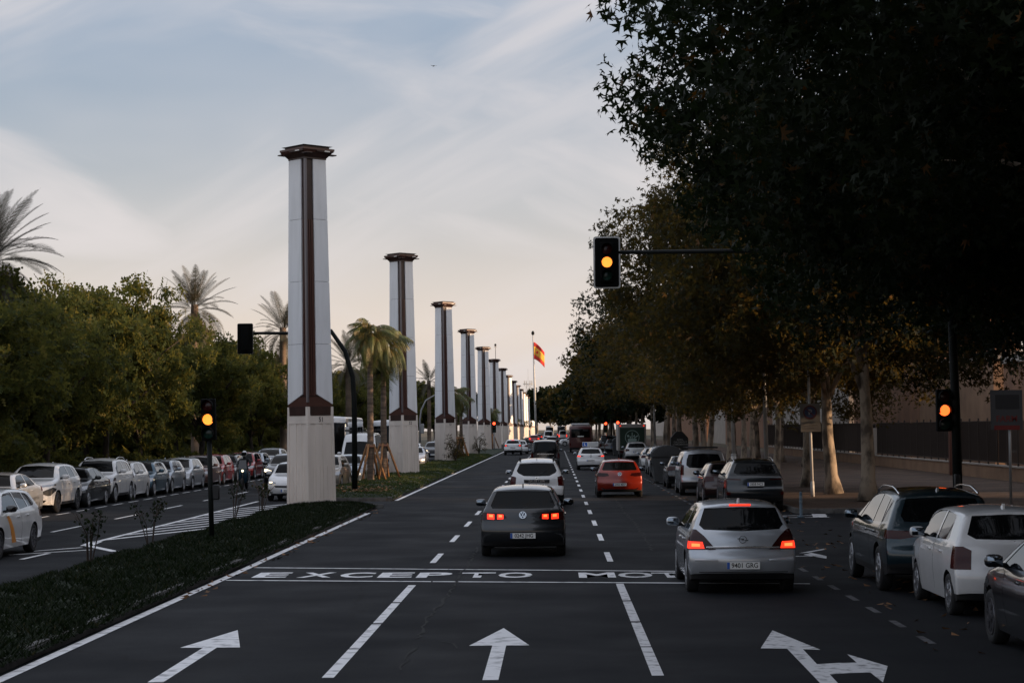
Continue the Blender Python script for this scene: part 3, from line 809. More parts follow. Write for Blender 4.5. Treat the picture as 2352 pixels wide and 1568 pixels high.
def cut_region(bm, poly, ax, cond):
    """cut the outline poly (seen along ax) into the faces that pass cond; return the faces inside"""
    ia, ib = (1, 2) if ax == 'x' else (0, 2)
    a0 = min(p[0] for p in poly)-0.02; a1 = max(p[0] for p in poly)+0.02
    b0 = min(p[1] for p in poly)-0.02; b1 = max(p[1] for p in poly)+0.02
    g = []
    for f in bm.faces:
        if not cond(f): continue
        A = [v.co[ia] for v in f.verts]
        if max(A) < a0 or min(A) > a1: continue
        B = [v.co[ib] for v in f.verts]
        if max(B) < b0 or min(B) > b1: continue
        g.append(f)
    for i in range(len(poly)):
        p, q = poly[i], poly[(i+1) % len(poly)]
        if not g: break
        t = Vector((q[0]-p[0], q[1]-p[1]))
        if t.length < 1e-6: continue
        no = [0, 0, 0]; no[ia] = -t.y; no[ib] = t.x
        co = [0, 0, 0]; co[ia] = p[0]; co[ib] = p[1]
        es = {e for f in g for e in f.edges}; vs = {v for f in g for v in f.verts}
        r_ = bmesh.ops.bisect_plane(bm, geom=list(vs)+list(es)+g, plane_co=co, plane_no=no, dist=1e-4)
        g = [x for x in r_['geom'] if isinstance(x, bmesh.types.BMFace)]
    res = []
    for f in g:
        if not cond(f): continue
        c = f.calc_center_median()
        if in_poly((c[ia], c[ib]), poly): res.append(f)
    return res
def take(bm, faces, push=0.0):
    """lift faces out of bm into a mesh of their own"""
    nb = bmesh.new(); mp = {}
    vn = {}
    for f in faces:
        for v in f.verts:
            vn.setdefault(v, Vector()); vn[v] += f.normal
    for f in faces:
        vs = []
        for v in f.verts:
            if v not in mp:
                n = vn[v].normalized() if vn[v].length else Vector()
                mp[v] = nb.verts.new(v.co+n*push)
            vs.append(mp[v])
        try:
            g = nb.faces.new(vs); g.smooth = True
        except ValueError: pass
    bmesh.ops.delete(bm, geom=list(faces), context='FACES')
    return nb
def to_me(bm, name, angle=40):
    lim = R(angle)
    for f in bm.faces: f.smooth = True
    for e in bm.edges:
        if len(e.link_faces) == 2 and e.calc_face_angle(0) > lim: e.smooth = False
    me = bpy.data.meshes.new(name); bm.to_mesh(me); bm.free(); me.materials.append(None)
    return me
def mirror(poly): return [(-x, z) for x, z in poly]
def full(half): return list(half)+[(-x, z) for x, z in reversed(half) if abs(x) > 1e-6]

M_GLASS = mat('car_glass', (0.004, 0.0045, 0.005), 0.03, spec=0.16)
M_GLASSD = mat('car_door_glass', (0.006, 0.007, 0.008), 0.02, spec=1.0)
M_TYRE = mat('tyre_rubber', (0.012, 0.012, 0.013), 0.85)
M_RIM = mat('alloy_rim', (0.42, 0.43, 0.45), 0.3, metal=0.9)
M_RIMD = mat('dark_rim', (0.10, 0.10, 0.11), 0.35, metal=0.8)
M_BLK = mat('black_plastic', (0.012, 0.012, 0.013), 0.55)
M_CHR = mat('chrome', (0.75, 0.75, 0.76), 0.12, metal=1.0)
M_TAILOFF = mat('tail_lens_off', (0.045, 0.002, 0.002), 0.12, coat=0.1, spec=0.3)
M_TAILDK = mat('tail_lens_dark', (0.03, 0.004, 0.004), 0.15, coat=0.2, spec=0.3)
M_TAILON = mat('tail_lens_lit', (0.5, 0.01, 0.005), 0.2, emit=(1.0, 0.035, 0.012), estr=1.35)
M_TAILHOT = mat('tail_lamp_core', (0.6, 0.1, 0.02), 0.2, emit=(1.0, 0.16, 0.04), estr=1.9)
M_AMBER = mat('turn_lens_lit', (0.6, 0.2, 0.02), 0.2, emit=(1.0, 0.28, 0.04), estr=2.4)
M_HEAD = mat('head_lens', (0.30, 0.31, 0.33), 0.06, metal=0.65, coat=1.0)
M_HEADON = mat('head_lens_lit', (0.9, 0.85, 0.7), 0.2, emit=(1.0, 0.80, 0.52), estr=2.2)
M_PLATE = mat('plate_white', (0.80, 0.80, 0.78), 0.45)
M_PLATEBLUE = mat('plate_blue', (0.02, 0.10, 0.42), 0.45)
M_INK = mat('plate_ink', (0.01, 0.01, 0.01), 0.5)
M_CLEAR = mat('lamp_clear', (0.45, 0.42, 0.40), 0.15, coat=1.0)

def wheel_mesh(rw, w=0.2):
    key = ('wheel', round(rw, 3), w)
    if key in MATS: return MATS[key]
    bm = bmesh.new()
    lathe(bm, [(rw*0.66, w*0.40), (rw*0.80, w*0.5), (rw*0.95, w*0.46), (rw, w*0.30), (rw, -w*0.30), (rw*0.95, -w*0.46), (rw*0.8, -w*0.5), (rw*0.66, -w*0.40)], 28, 'x')
    t = to_me(bm, 'tyre', 50)
    bm = bmesh.new()
    lathe(bm, [(rw*0.67, w*0.40), (rw*0.62, w*0.46), (rw*0.58, w*0.40), (rw*0.55, w*0.12), (0.0, w*0.12)], 28, 'x')
    dk = to_me(bm, 'rim_barrel', 50)
    bm = bmesh.new()
    lathe(bm, [(rw*0.68, w*0.41), (rw*0.66, w*0.49), (rw*0.58, w*0.47), (rw*0.57, w*0.36)], 28, 'x')
    for k in range(5):
        Mx = Matrix.Rotation(2*math.pi*k/5+0.3, 4, 'X')
        for off in (-0.045, 0.045):
            vs = [(w*0.30, off-0.02, rw*0.1), (w*0.30, off+0.02, rw*0.1), (w*0.34, off*1.5+0.022, rw*0.6), (w*0.34, off*1.5-0.022, rw*0.6),
                  (w*0.46, off-0.015, rw*0.1), (w*0.46, off+0.015, rw*0.1), (w*0.47, off*1.5+0.018, rw*0.6), (w*0.47, off*1.5-0.018, rw*0.6)]
            q = [bm.verts.new(Mx @ Vector(v)) for v in vs]
            for ff in ((3,2,1,0),(4,5,6,7),(0,1,5,4),(1,2,6,5),(2,3,7,6),(3,0,4,7)): bm.faces.new([q[i] for i in ff])
    lathe(bm, [(rw*0.2, w*0.3), (rw*0.19, w*0.47), (rw*0.12, w*0.5), (0, w*0.5)], 14, 'x')
    bmesh.ops.recalc_face_normals(bm, faces=bm.faces[:])
    r = to_me(bm, 'rim', 50)
    MATS[key] = (t, dk, r)
    return MATS[key]

SHAPES = {}
def build_shape(key, sp):
    if key in SHAPES: return SHAPES[key]
    L, Wd, H = sp['L'], sp['W'], sp['H']
    bm, hw = shell(sp)
    parts = []          # (name, mesh, material key, parent index or None)
    lay = bm.faces.layers.int['under']
    und = [f for f in bm.faces if f[lay] == 1]
    parts.append(('underbody', to_me(take(bm, und), 'underbody'), 'black'))
    for poly in sp.get('rearwin', []):
        pl = full(poly)
        fs = cut_region(bm, pl, 'y', lambda f: f.normal.y < -0.12 and f.calc_center_median().y < 0)
        if fs: parts.append(('rear_window', to_me(take(bm, fs, -0.008), 'rear_window'), 'glass'))
    for poly in sp.get('wind', []):
        pl = full(poly)
        fs = cut_region(bm, pl, 'y', lambda f: f.normal.y > 0.12 and f.calc_center_median().y > 0)
        if fs: parts.append(('windscreen', to_me(take(bm, fs, -0.006), 'windscreen'), 'glass'))
    for poly in sp.get('side', []):
        pl = [(r-L/2, z) for r, z in poly]
        for s in (1, -1):
            fs = cut_region(bm, pl, 'x', lambda f: f.normal.x*s > 0.45)
            if fs: parts.append(('side_window', to_me(take(bm, fs, -0.006), 'side_window'), 'dglass'))
    def both(polys, name, mk, rear, depth, push=0.004):
        for item in polys:
            poly, mk2 = (item if isinstance(item, tuple) and isinstance(item[1], str) else (item, mk))
            for s in (1, -1):
                pl = poly if s > 0 else mirror(poly)
                if rear: cond = lambda f: f.calc_center_median().y < -L/2+depth and f.normal.y < 0.3
                else: cond = lambda f: f.calc_center_median().y > L/2-depth and f.normal.y > -0.3
                fs = cut_region(bm, pl, 'y', cond)
                if fs: parts.append((name, to_me(take(bm, fs, push), name), mk2))
    both(sp.get('tail', []), 'tail_light', 'tail', True, sp.get('taildepth', 0.42))
    both(sp.get('head', []), 'headlight', 'head', False, sp.get('headdepth', 0.75))
    for nm, polys, rear, mk in (('bumper_trim', sp.get('rtrim', []), True, 'black'), ('grille', sp.get('grille', []), False, 'black'),
                                ('tailgate_panel', sp.get('gate', []), True, 'paint')):
        for poly in polys:
            if rear: cond = lambda f: f.calc_center_median().y < -L/2+0.6 and f.normal.y < 0.3
            else: cond = lambda f: f.calc_center_median().y > L/2-0.6 and f.normal.y > 0.0
            fs = cut_region(bm, full(poly), 'y', cond)
            if fs: parts.append((nm, to_me(take(bm, fs, 0.003), nm), mk))
    for poly in sp.get('seam', []):
        pl = [(r-L/2, z) for r, z in poly]
        for s in (1, -1):
            fs = cut_region(bm, pl, 'x', lambda f: f.normal.x*s > 0.45)
            if fs: parts.append(('door_seam', to_me(take(bm, fs, -0.01), 'door_seam'), 'black'))
    for poly in sp.get('strip', []):       # coloured side decoration or sill trim: (poly, mk, name)
        pl = [(r-L/2, z) for r, z in poly[0]]
        for s in (1, -1):
            fs = cut_region(bm, pl, 'x', lambda f: f.normal.x*s > 0.45)
            if fs: parts.append((poly[2], to_me(take(bm, fs, 0.002), poly[2]), poly[1]))
    parts.insert(0, ('body', to_me(bm, 'body', 42), 'paint'))
    SHAPES[key] = (parts, hw)
    return SHAPES[key]

def slot(o, m):
    s = o.material_slots[0]; s.link = 'OBJECT'; s.material = m
def plate(parent, loc, rot, s, blue=False, kids=True):
    pl = boxo('number_plate', -0.26, 0.26, -0.008, 0.008, -0.055, 0.055, mat('plate_blue_full', (0.03, 0.16, 0.5), 0.45) if blue else M_PLATE, parent, loc=loc, rot=rot)
    if kids:
        boxo('euro_band', -0.259, -0.215, -0.010, -0.0085, -0.053, 0.053, M_PLATEBLUE, pl)
        if s: lettering('plate_lettering', s, 0.108, M_INK, pl, (0.022, -0.0105, 0.0), (R(90), 0, 0), sx=0.90, offset=0.0018)
    return pl

def car(name, key, sp, paint, loc, rz, label, cat='car', group=None, plate_txt=None, lit=None, rim=None, mirror_m=None,
        detail=2, rails=None, badge=None, wiper=True, brake3=None, plate_blue=False, frontplate=None):
    """a car with its parts; loc is the ground point below its middle, rz=0 drives away along +Y"""
    parts, hw = build_shape(key, sp)
    L, Wd, H = sp['L'], sp['W'], sp['H']
    root = empty(name, loc, rz, label, cat, group)
    mm = {'paint': paint, 'black': M_BLK, 'glass': M_GLASS, 'dglass': M_GLASSD, 'tail': M_TAILON if lit in ('tail', 'both') else M_TAILOFF, 'taildk': M_TAILDK,
          'head': M_HEADON if lit in ('head', 'both') else M_HEAD, 'amber': M_AMBER, 'chrome': M_CHR, 'clear': M_CLEAR,
          'tailoff': M_TAILOFF, 'headoff': M_HEAD, 'orange': mat('taxi_stripe', (0.75, 0.27, 0.02), 0.4),
          'headon': M_HEADON, 'tailon': M_TAILON, 'hot': M_TAILHOT}
    body = None
    for nm, me, mk in parts:
        o = link(nm, me, None, root); slot(o, mm[mk])
        if nm == 'body': body = o
    yr = sp['ro']-L/2; yf = yr+sp['wb']; rw = sp['rw']
    t, dk, r = wheel_mesh(rw)
    for ya in (yr, yf):
        for s in (1, -1):
            tr = sp.get('track', Wd/2-0.115)
            w = link('wheel', t, None, root, (s*tr, ya, rw), (0, 0, 0 if s > 0 else math.pi)); slot(w, M_TYRE)
            if detail >= 1:
                b = link('rim_barrel', dk, None, w); slot(b, M_BLK)
                b = link('rim', r, None, w); slot(b, rim or M_RIM)
    # mirrors
    zb = sp['belt']; ym = sp.get('mirror_r', L-1.35)-L/2
    for s in (1, -1):
        key2 = ('mirror', key)
        if key2 not in MATS:
            bm = bmesh.new(); bmesh.ops.create_uvsphere(bm, u_segments=12, v_segments=8, radius=1)
            for v in bm.verts:
                c = v.co
                v.co = Vector((0.115*math.copysign(abs(c.x)**0.7, c.x), 0.075*math.copysign(abs(c.y)**0.8, c.y)-(0.03*max(0, c.x)), 0.078*math.copysign(abs(c.z)**0.7, c.z)))
            MATS[key2] = to_me(bm, 'side_mirror', 60)
            bm = bmesh.new(); tube(bm, [(-0.16, 0.02, -0.06), (-0.02, 0.0, -0.04)], [0.035, 0.03], 6)
            MATS[('marm', key)] = to_me(bm, 'mirror_arm', 60)
            bm = bmesh.new(); box(bm, -0.095, 0.085, -0.082, -0.072, -0.055, 0.055)
            MATS[('mgl', key)] = to_me(bm, 'mirror_glass', 60)
        o = link('side_mirror', MATS[key2], None, root, (s*(hw(ym, zb)+0.12), ym, zb+0.09)); slot(o, mirror_m or paint)
        if s < 0: o.scale = (-1, 1, 1)
        a = link('mirror_arm', MATS[('marm', key)], None, o); slot(a, M_BLK)
        a = link('mirror_glass', MATS[('mgl', key)], None, o); slot(a, mat('mirror_glass', (0.22, 0.26, 0.30), 0.05, metal=1.0))
    if detail >= 2:
        for rr_, zz in sp.get('handles', []):
            for s in (1, -1):
                y = rr_-L/2
                boxo('door_handle', -0.02, 0.02, -0.09, 0.09, -0.016, 0.016, sp.get('handle_m') or paint, root, 0.008, 1, (s*(hw(y, zz)+0.008), y, zz))
    pr = sp.get('plate_r')
    if pr and plate_txt is not None:
        plate(root, (0, -L/2+pr[0], pr[1]), (pr[2] if len(pr) > 2 else 0, 0, 0), plate_txt, plate_blue, detail >= 1)
    pf = sp.get('plate_f')
    if pf and frontplate is not None:
        plate(root, (0, L/2-pf[0], pf[1]), (0, 0, math.pi), frontplate, False, detail >= 1)
    if rails:
        x = sp.get('rail_x', Wd/2*0.66)
        for s in (1, -1):
            zt = lambda r_: interp([(q[0], q[1]) for q in sp['top_sorted']], r_)
            a, b = sp.get('rail_r', (0.65, L-2.2))
            n = 8; ps = []
            for k in range(n+1):
                r_ = a+(b-a)*k/n; lift = 0.05*math.sin(math.pi*min(1, min(k, n-k)/2)/2)
                ps.append((s*x, r_-L/2, zt(r_)-0.045+lift+0.02))
            tubeo('roof_rail', ps, 0.018, rails, root, 6)
    if brake3 and 'brake3' in sp:
        r_, z_, w_ = sp['brake3']
        boxo('high_brake_light', -w_/2, w_/2, -0.015, 0.02, -0.014, 0.014, M_TAILON if brake3 == 'on' else M_TAILOFF, root, loc=(0, r_-L/2, z_))
    if wiper and 'wiper' in sp and detail >= 2:
        (r0, z0), (r1, x1, z1) = sp['wiper']
        tubeo('rear_wiper', [(0, r0-L/2, z0), (x1, r1-L/2, z1)], [0.014, 0.007], M_BLK, root, 5)
    if badge and 'badge' in sp:
        r_, z_, tilt = sp['badge']
        bd = empty('badge', (0, r_-L/2, z_)); bd.parent = root; bd.rotation_euler = (tilt, 0, 0)
        badge(bd)
    if sp.get('antenna') and detail >= 2:
        r_, z_ = sp['antenna']
        bm = bmesh.new()
        poly_prism(bm, [(-0.09, -0.03), (0.1, -0.03), (-0.05, 0.06), (-0.085, 0.06)], -0.015, 0.015, lambda u, v, h: Vector((h, u, v)))
        bm_obj('antenna_fin', bm, paint, root, (0, r_-L/2, z_))
    return root

# badges drawn in the plane x,z looking along +y
def ringo(bm, r, t, y0=-0.006, y1=0.006, seg=24):
    a = []
    for k in range(seg):
        c, s = math.cos(2*math.pi*k/seg), math.sin(2*math.pi*k/seg)
        a.append([bm.verts.new((c*q, y, s*q)) for q, y in ((r, y1), (r, y0), (r-t, y0), (r-t, y1))])
    for k in range(seg):
        p, q = a[k], a[(k+1) % seg]
        for i in range(4): bm.faces.new((p[i], q[i], q[(i+1) % 4], p[(i+1) % 4]))
def stroke(bm, p, q, w, y0=-0.005, y1=0.005):
    p, q = Vector(p), Vector(q); d = (q-p).normalized(); n = Vector((-d.y, d.x))*w/2
    poly_prism(bm, [p+n, p-n, q-n, q+n], y0, y1, lambda u, v, h: Vector((u, h, v)))
def badge_vw(par):
    bm = bmesh.new(); r = 0.075
    ringo(bm, r, 0.012)
    stroke(bm, (-0.034, 0.058), (0, 0.008), 0.013); stroke(bm, (0.034, 0.058), (0, 0.008), 0.013)
    stroke(bm, (-0.060, 0.028), (-0.028, -0.055), 0.013); stroke(bm, (-0.028, -0.055), (0, 0.004), 0.013)
    stroke(bm, (0, 0.004), (0.028, -0.055), 0.013); stroke(bm, (0.028, -0.055), (0.060, 0.028), 0.013)
    bmesh.ops.recalc_face_normals(bm, faces=bm.faces[:])
    bm_obj('emblem', bm, M_CHR, par)
    bm = bmesh.new(); lathe(bm, [(0.065, 0.004), (0.065, 0.008)], 20, 'y'); bm_obj('emblem_back', bm, mat('emblem_blue', (0.03, 0.05, 0.09), 0.4), par)
def badge_opel(par):
    bm = bmesh.new(); ringo(bm, 0.062, 0.011)
    stroke(bm, (-0.085, 0.012), (0.02, 0.006), 0.013); stroke(bm, (-0.02, -0.006), (0.085, -0.012), 0.013); stroke(bm, (0.02, 0.008), (-0.02, -0.008), 0.012)
    bm_obj('emblem', bm, M_CHR, par)
def badge_diamond(par):
    bm = bmesh.new(); p = [(0, 0.085), (0.055, 0), (0, -0.085), (-0.055, 0)]
    for a, b in zip(p, p[1:]+p[:1]): stroke(bm, a, b, 0.017)
    bm_obj('emblem', bm, mat('emblem_dark', (0.05, 0.05, 0.05), 0.3, metal=0.6), par)
def badge_shield(par):
    bm = bmesh.new()
    p = [(-0.07, 0.035), (0.07, 0.035), (0.05, -0.01), (0, -0.06), (-0.05, -0.01)]
    poly_prism(bm, p, -0.006, 0.006, lambda u, v, h: Vector((u, h, v)))
    o = bm_obj('emblem', bm, M_CHR, par)
    bm = bmesh.new(); poly_prism(bm, [(-0.035, 0.014), (0.035, 0.014), (0.02, -0.008), (0, -0.03), (-0.02, -0.008)], -0.009, -0.0065, lambda u, v, h: Vector((u, h, v)))
    bm_obj('emblem_inset', bm, M_BLK, par)

# --- body styles -------------------------------------------------------------
HW_CAR = [(0.15, 0.93), (0.30, 0.965), (0.50, 0.99), (0.66, 1.0), (0.80, 0.985), (0.93, 0.955), (0.99, 0.925), (1.20, 0.815), (1.40, 0.70), (1.50, 0.63)]
def zscale(tab, H, H0=1.46, belt0=0.96, belt=None):
    b = belt or belt0*H/H0
    res = []
    for z, f in tab:
        z2 = z*b/belt0 if z <= belt0 else b+(z-belt0)*(H-b)/(H0-belt0)
        res.append((z2, f))
    return res
def mk(sp):
    sp['top_sorted'] = sorted([(q[0], q[1]) for q in sp['top'] if q[1] > sp['belt']*1.05], key=lambda q: q[0])
    return sp

def hatch(L=4.25, W=1.79, H=1.45, wb=2.63, ro=0.78, rw=0.315, belt=0.95, gate=0.0, rwin=None, slope=0.0, **kw):
    h = H/1.45; k = belt/0.95
    top = [(0.10, 0.24), (0.03, 0.33), (0.0, 0.46), (0.0, 0.58), (0.045, 0.70*k), (0.075, 0.86*k), (0.12, 0.98*k), (0.22, 1.08*h), (0.44+slope, 1.34*h), (0.47+slope, 1.385*h, 1),
           (0.62+slope, 1.415*h), (1.15, 1.447*h), (1.75, H), (2.30, 1.412*h), (2.62, 1.33*h), (L-1.20, 1.03*k), (L-1.02, 0.975*k), (L-0.62, 0.90*k), (L-0.30, 0.81*k), (L-0.10, 0.69*k),
           (L-0.02, 0.56), (L, 0.42), (L-0.05, 0.27), (L-0.12, 0.22)]
    wt = interp
    sp = dict(L=L, W=W, H=H, wb=wb, ro=ro, rw=rw, belt=belt, top=top, hw=zscale(HW_CAR, H, belt=belt),
              rearwin=[[(0.0, 1.03*k), (0.60, 1.045*k), (0.63, 1.09*h), (0.50, 1.335*h), (0.0, 1.35*h)]],
              wind=[[(0.0, 1.02*k), (0.66, 1.02*k), (0.53, 1.36*h), (0.0, 1.385*h)]],
              side=[[(0.80, 1.03*k), (0.93, 1.25*h), (1.00, 1.33*h), (1.62, 1.365*h), (1.60, 0.985*k), (0.86, 1.0*k)],
                    [(1.68, 0.985*k), (1.70, 1.366*h), (2.24, 1.345*h), (2.50, 1.275*h), (2.92, 1.02*k), (2.94, 0.965*k)]],
              tail=[[(0.50, 0.80*k), (0.52, 0.95*k), (0.86, 0.97*k), (0.95, 0.93*k), (0.95, 0.79*k), (0.80, 0.77*k)]],
              head=[[(0.48, 0.60), (0.46, 0.665), (0.70, 0.76*k), (0.92, 0.79*k), (0.95, 0.70), (0.72, 0.61)]],
              grille=[[(0.0, 0.60), (0.44, 0.61), (0.42, 0.67), (0.0, 0.68)], [(0.0, 0.33), (0.55, 0.33), (0.50, 0.46), (0.0, 0.46)]],
              rtrim=[[(0.0, 0.20), (0.95, 0.20), (0.95, 0.30), (0.62, 0.335), (0.0, 0.34)]],
              seam=[[(1.635, 0.30), (1.647, 0.30), (1.645, 0.97*k), (1.633, 0.97*k)], [(2.62, 0.30), (2.632, 0.30), (2.80, 0.95*k), (2.788, 0.95*k)]],
              handles=[(1.22, 0.84*k), (2.0, 0.83*k)], plate_r=(-0.012, 0.62), plate_f=(-0.03, 0.50), brake3=(0.46, 1.395*h, 0.30), badge=(0.02, 0.90*k, R(-8)),
              wiper=((0.15, 1.0*k), (0.27, 0.33, 1.08*h)), mirror_r=L-1.52, antenna=(0.8, 1.43*h))
    sp.update(kw)
    return mk(sp)
def suv(L=4.45, W=1.85, H=1.66, wb=2.67, ro=0.86, rw=0.355, belt=1.10, **kw):
    h = H/1.66; k = belt/1.10
    top = [(0.12, 0.32), (0.04, 0.42), (0.0, 0.55), (0.01, 0.68), (0.06, 0.80*k), (0.09, 0.98*k), (0.13, 1.10*k), (0.24, 1.24*h), (0.42, 1.50*h), (0.43, 1.555*h, 1),
           (0.60, 1.60*h), (1.15, 1.65*h), (1.9, H), (2.45, 1.605*h), (2.75, 1.51*h), (L-1.20, 1.18*k), (L-1.02, 1.125*k), (L-0.55, 1.06*k), (L-0.25, 0.97*k), (L-0.08, 0.83*k),
           (L-0.01, 0.65), (L, 0.48), (L-0.06, 0.34), (L-0.16, 0.29)]
    sp = dict(L=L, W=W, H=H, wb=wb, ro=ro, rw=rw, belt=belt, sill=0.27, top=top, hw=zscale(HW_CAR, H, belt=belt), arch=0.065,
              rearwin=[[(0.0, 1.17*k), (0.62, 1.185*k), (0.66, 1.24*h), (0.55, 1.50*h), (0.0, 1.52*h)]],
              wind=[[(0.0, 1.17*k), (0.68, 1.17*k), (0.56, 1.55*h), (0.0, 1.575*h)]],
              side=[[(0.50, 1.19*k), (0.66, 1.42*h), (0.82, 1.475*h), (0.98, 1.50*h), (0.92, 1.155*k), (0.62, 1.17*k)],
                    [(0.99, 1.155*k), (1.05, 1.505*h), (1.72, 1.545*h), (1.70, 1.13*k)],
                    [(1.77, 1.13*k), (1.79, 1.547*h), (2.36, 1.53*h), (2.66, 1.45*h), (3.06, 1.18*k), (3.08, 1.11*k)]],
              tail=[[(0.55, 0.92*k), (0.56, 1.06*k), (0.86, 1.11*k), (0.98, 1.10*k), (0.98, 0.90*k), (0.80, 0.88*k)]],
              head=[[(0.50, 0.80*k), (0.48, 0.87*k), (0.72, 0.94*k), (0.97, 0.97*k), (0.98, 0.87*k), (0.72, 0.80*k)]],
              grille=[[(0.0, 0.64), (0.44, 0.66), (0.46, 0.86*k), (0.0, 0.87*k)], [(0.0, 0.38), (0.60, 0.38), (0.54, 0.50), (0.0, 0.50)]],
              rtrim=[[(0.0, 0.26), (0.98, 0.26), (0.98, 0.46), (0.64, 0.49), (0.0, 0.50)]],
              strip=[([(ro+rw+0.12, 0.26), (ro+wb-rw-0.12, 0.26), (ro+wb-rw-0.12, 0.36), (ro+rw+0.12, 0.36)], 'black', 'sill_trim')],
              seam=[[(1.735, 0.36), (1.747, 0.36), (1.745, 1.11*k), (1.733, 1.11*k)], [(2.70, 0.36), (2.712, 0.36), (2.92, 1.09*k), (2.908, 1.09*k)]],
              handles=[(1.32, 0.98*k), (2.12, 0.97*k)], plate_r=(-0.01, 0.78), plate_f=(-0.02, 0.50), brake3=(0.43, 1.57*h, 0.3), badge=(0.055, 1.00*k, R(-8)),
              wiper=((0.17, 1.14*k), (0.27, 0.33, 1.26*h)), mirror_r=L-1.52, antenna=(0.75, 1.61*h), rail_r=(0.6, L-1.95), round=0.09)
    sp.update(kw)
    return mk(sp)
def sedan(L=4.55, W=1.80, H=1.45, wb=2.68, ro=0.98, rw=0.315, belt=0.95, **kw):
    top = [(0.10, 0.24), (0.03, 0.34), (0.0, 0.46), (0.01, 0.60), (0.05, 0.74), (0.07, 0.90), (0.12, 1.00, 1), (0.55, 1.045), (0.80, 1.11), (1.20, 1.30), (1.52, 1.40),
           (2.0, 1.445), (2.35, H), (2.70, 1.42), (2.98, 1.345), (L-1.20, 1.03), (L-1.02, 0.975), (L-0.62, 0.90), (L-0.30, 0.81), (L-0.10, 0.69),
           (L-0.02, 0.56), (L, 0.42), (L-0.05, 0.27), (L-0.12, 0.22)]
    d = 0.30
    sp = dict(L=L, W=W, H=H, wb=wb, ro=ro, rw=rw, belt=belt, top=top, hw=zscale(HW_CAR, H, belt=belt),
              rearwin=[[(0.0, 1.12), (0.56, 1.12), (0.48, 1.36), (0.0, 1.38)]],
              wind=[[(0.0, 1.02), (0.66, 1.02), (0.53, 1.36), (0.0, 1.385)]],
              side=[[(1.05, 1.05), (1.38, 1.27), (1.60, 1.33), (1.97, 1.36), (1.94, 0.985), (1.10, 1.01)],
                    [(2.01, 0.985), (2.04, 1.362), (2.58, 1.345), (2.83, 1.275), (3.22, 1.02), (3.24, 0.965)]],
              tail=[[(0.52, 0.80), (0.54, 0.94), (0.95, 0.95), (0.95, 0.80)]],
              head=[[(0.48, 0.60), (0.46, 0.665), (0.70, 0.76), (0.92, 0.79), (0.95, 0.70), (0.72, 0.61)]],
              grille=[[(0.0, 0.52), (0.40, 0.53), (0.44, 0.70), (0.0, 0.71)], [(0.0, 0.30), (0.60, 0.30), (0.55, 0.42), (0.0, 0.42)]],
              rtrim=[[(0.0, 0.20), (0.95, 0.20), (0.95, 0.30), (0.0, 0.33)]],
              seam=[[(1.97, 0.30), (1.982, 0.30), (1.98, 0.97), (1.968, 0.97)], [(2.95, 0.30), (2.962, 0.30), (3.10, 0.95), (3.088, 0.95)]],
              handles=[(1.55, 0.85), (2.32, 0.84)], plate_r=(0.03, 0.72), plate_f=(-0.03, 0.48), mirror_r=L-1.52)
    sp.update(kw)
    return mk(sp)
def mpv(L=4.4, W=1.85, H=1.82, wb=2.75, ro=0.80, rw=0.33, belt=1.12, nose=1.0, **kw):
    """upright tall van or people carrier"""
    h = H/1.82; k = belt/1.12
    top = [(0.08, 0.27), (0.02, 0.36), (0.0, 0.48), (0.0, 0.60), (0.03, 0.72), (0.045, 1.1*k), (0.07, 1.25*h), (0.16, 1.68*h), (0.18, 1.74*h, 1), (0.32, 1.78*h), (1.0, H), (1.9, H), (L-1.95, 1.775*h),
           (L-1.70, 1.69*h), (L-1.02*nose, 1.20*k), (L-0.86*nose, 1.13*k), (L-0.50, 1.04*k), (L-0.22, 0.93*k), (L-0.07, 0.78), (L-0.01, 0.6), (L, 0.45), (L-0.05, 0.32), (L-0.12, 0.26)]
    sp = dict(L=L, W=W, H=H, wb=wb, ro=ro, rw=rw, belt=belt, sill=0.24, top=top, crown=0.05,
              hw=zscale([(0.15, 0.94), (0.35, 0.975), (0.6, 1.0), (0.8, 0.995), (0.96, 0.975), (1.15, 0.92), (1.35, 0.84), (1.46, 0.77)], H, belt=belt), rpull=0.08,
              rearwin=[[(0.0, 1.13*k), (0.68, 1.14*k), (0.70, 1.25*h), (0.64, 1.64*h), (0.0, 1.67*h)]],
              wind=[[(0.0, 1.19*k), (0.72, 1.19*k), (0.62, 1.68*h), (0.0, 1.72*h)]],
              side=[[(0.35, 1.17*k), (0.40, 1.58*h), (0.50, 1.63*h), (1.20, 1.65*h), (1.20, 1.15*k)],
                    [(1.27, 1.15*k), (1.27, 1.655*h), (2.02, 1.655*h), (2.02, 1.14*k)], [(2.09, 1.14*k), (2.09, 1.655*h), (L-1.92, 1.63*h), (L-1.28, 1.19*k), (L-1.26, 1.13*k)]],
              tail=[[(0.76, 0.70), (0.76, 1.12*k), (0.96, 1.16*k), (0.97, 0.70)]],
              head=[[(0.50, 0.70), (0.50, 0.80*k), (0.76, 0.90*k), (0.97, 0.93*k), (0.98, 0.80*k), (0.74, 0.70)]],
              grille=[[(0.0, 0.58), (0.46, 0.60), (0.46, 0.78*k), (0.0, 0.79*k)], [(0.0, 0.32), (0.60, 0.32), (0.54, 0.46), (0.0, 0.46)]],
              rtrim=[[(0.0, 0.22), (0.98, 0.22), (0.98, 0.52), (0.0, 0.54)]],
              seam=[[(1.23, 0.36), (1.242, 0.36), (1.242, 1.13*k), (1.23, 1.13*k)]],
              handles=[(1.4, 0.98*k), (2.2, 0.97*k)], plate_r=(-0.012, 0.80), plate_f=(-0.02, 0.46), mirror_r=L-1.42, badge=(0.03, 1.03*k, R(-2)))
    sp.update(kw)
    return mk(sp)
def paint(name, c, metal=0.35, rough=0.3):
    return mat('paint_'+name, c, rough, metal=metal, coat=1.0, noise=(2.2, tuple(x*0.86 for x in c), 0.35, 0.75))
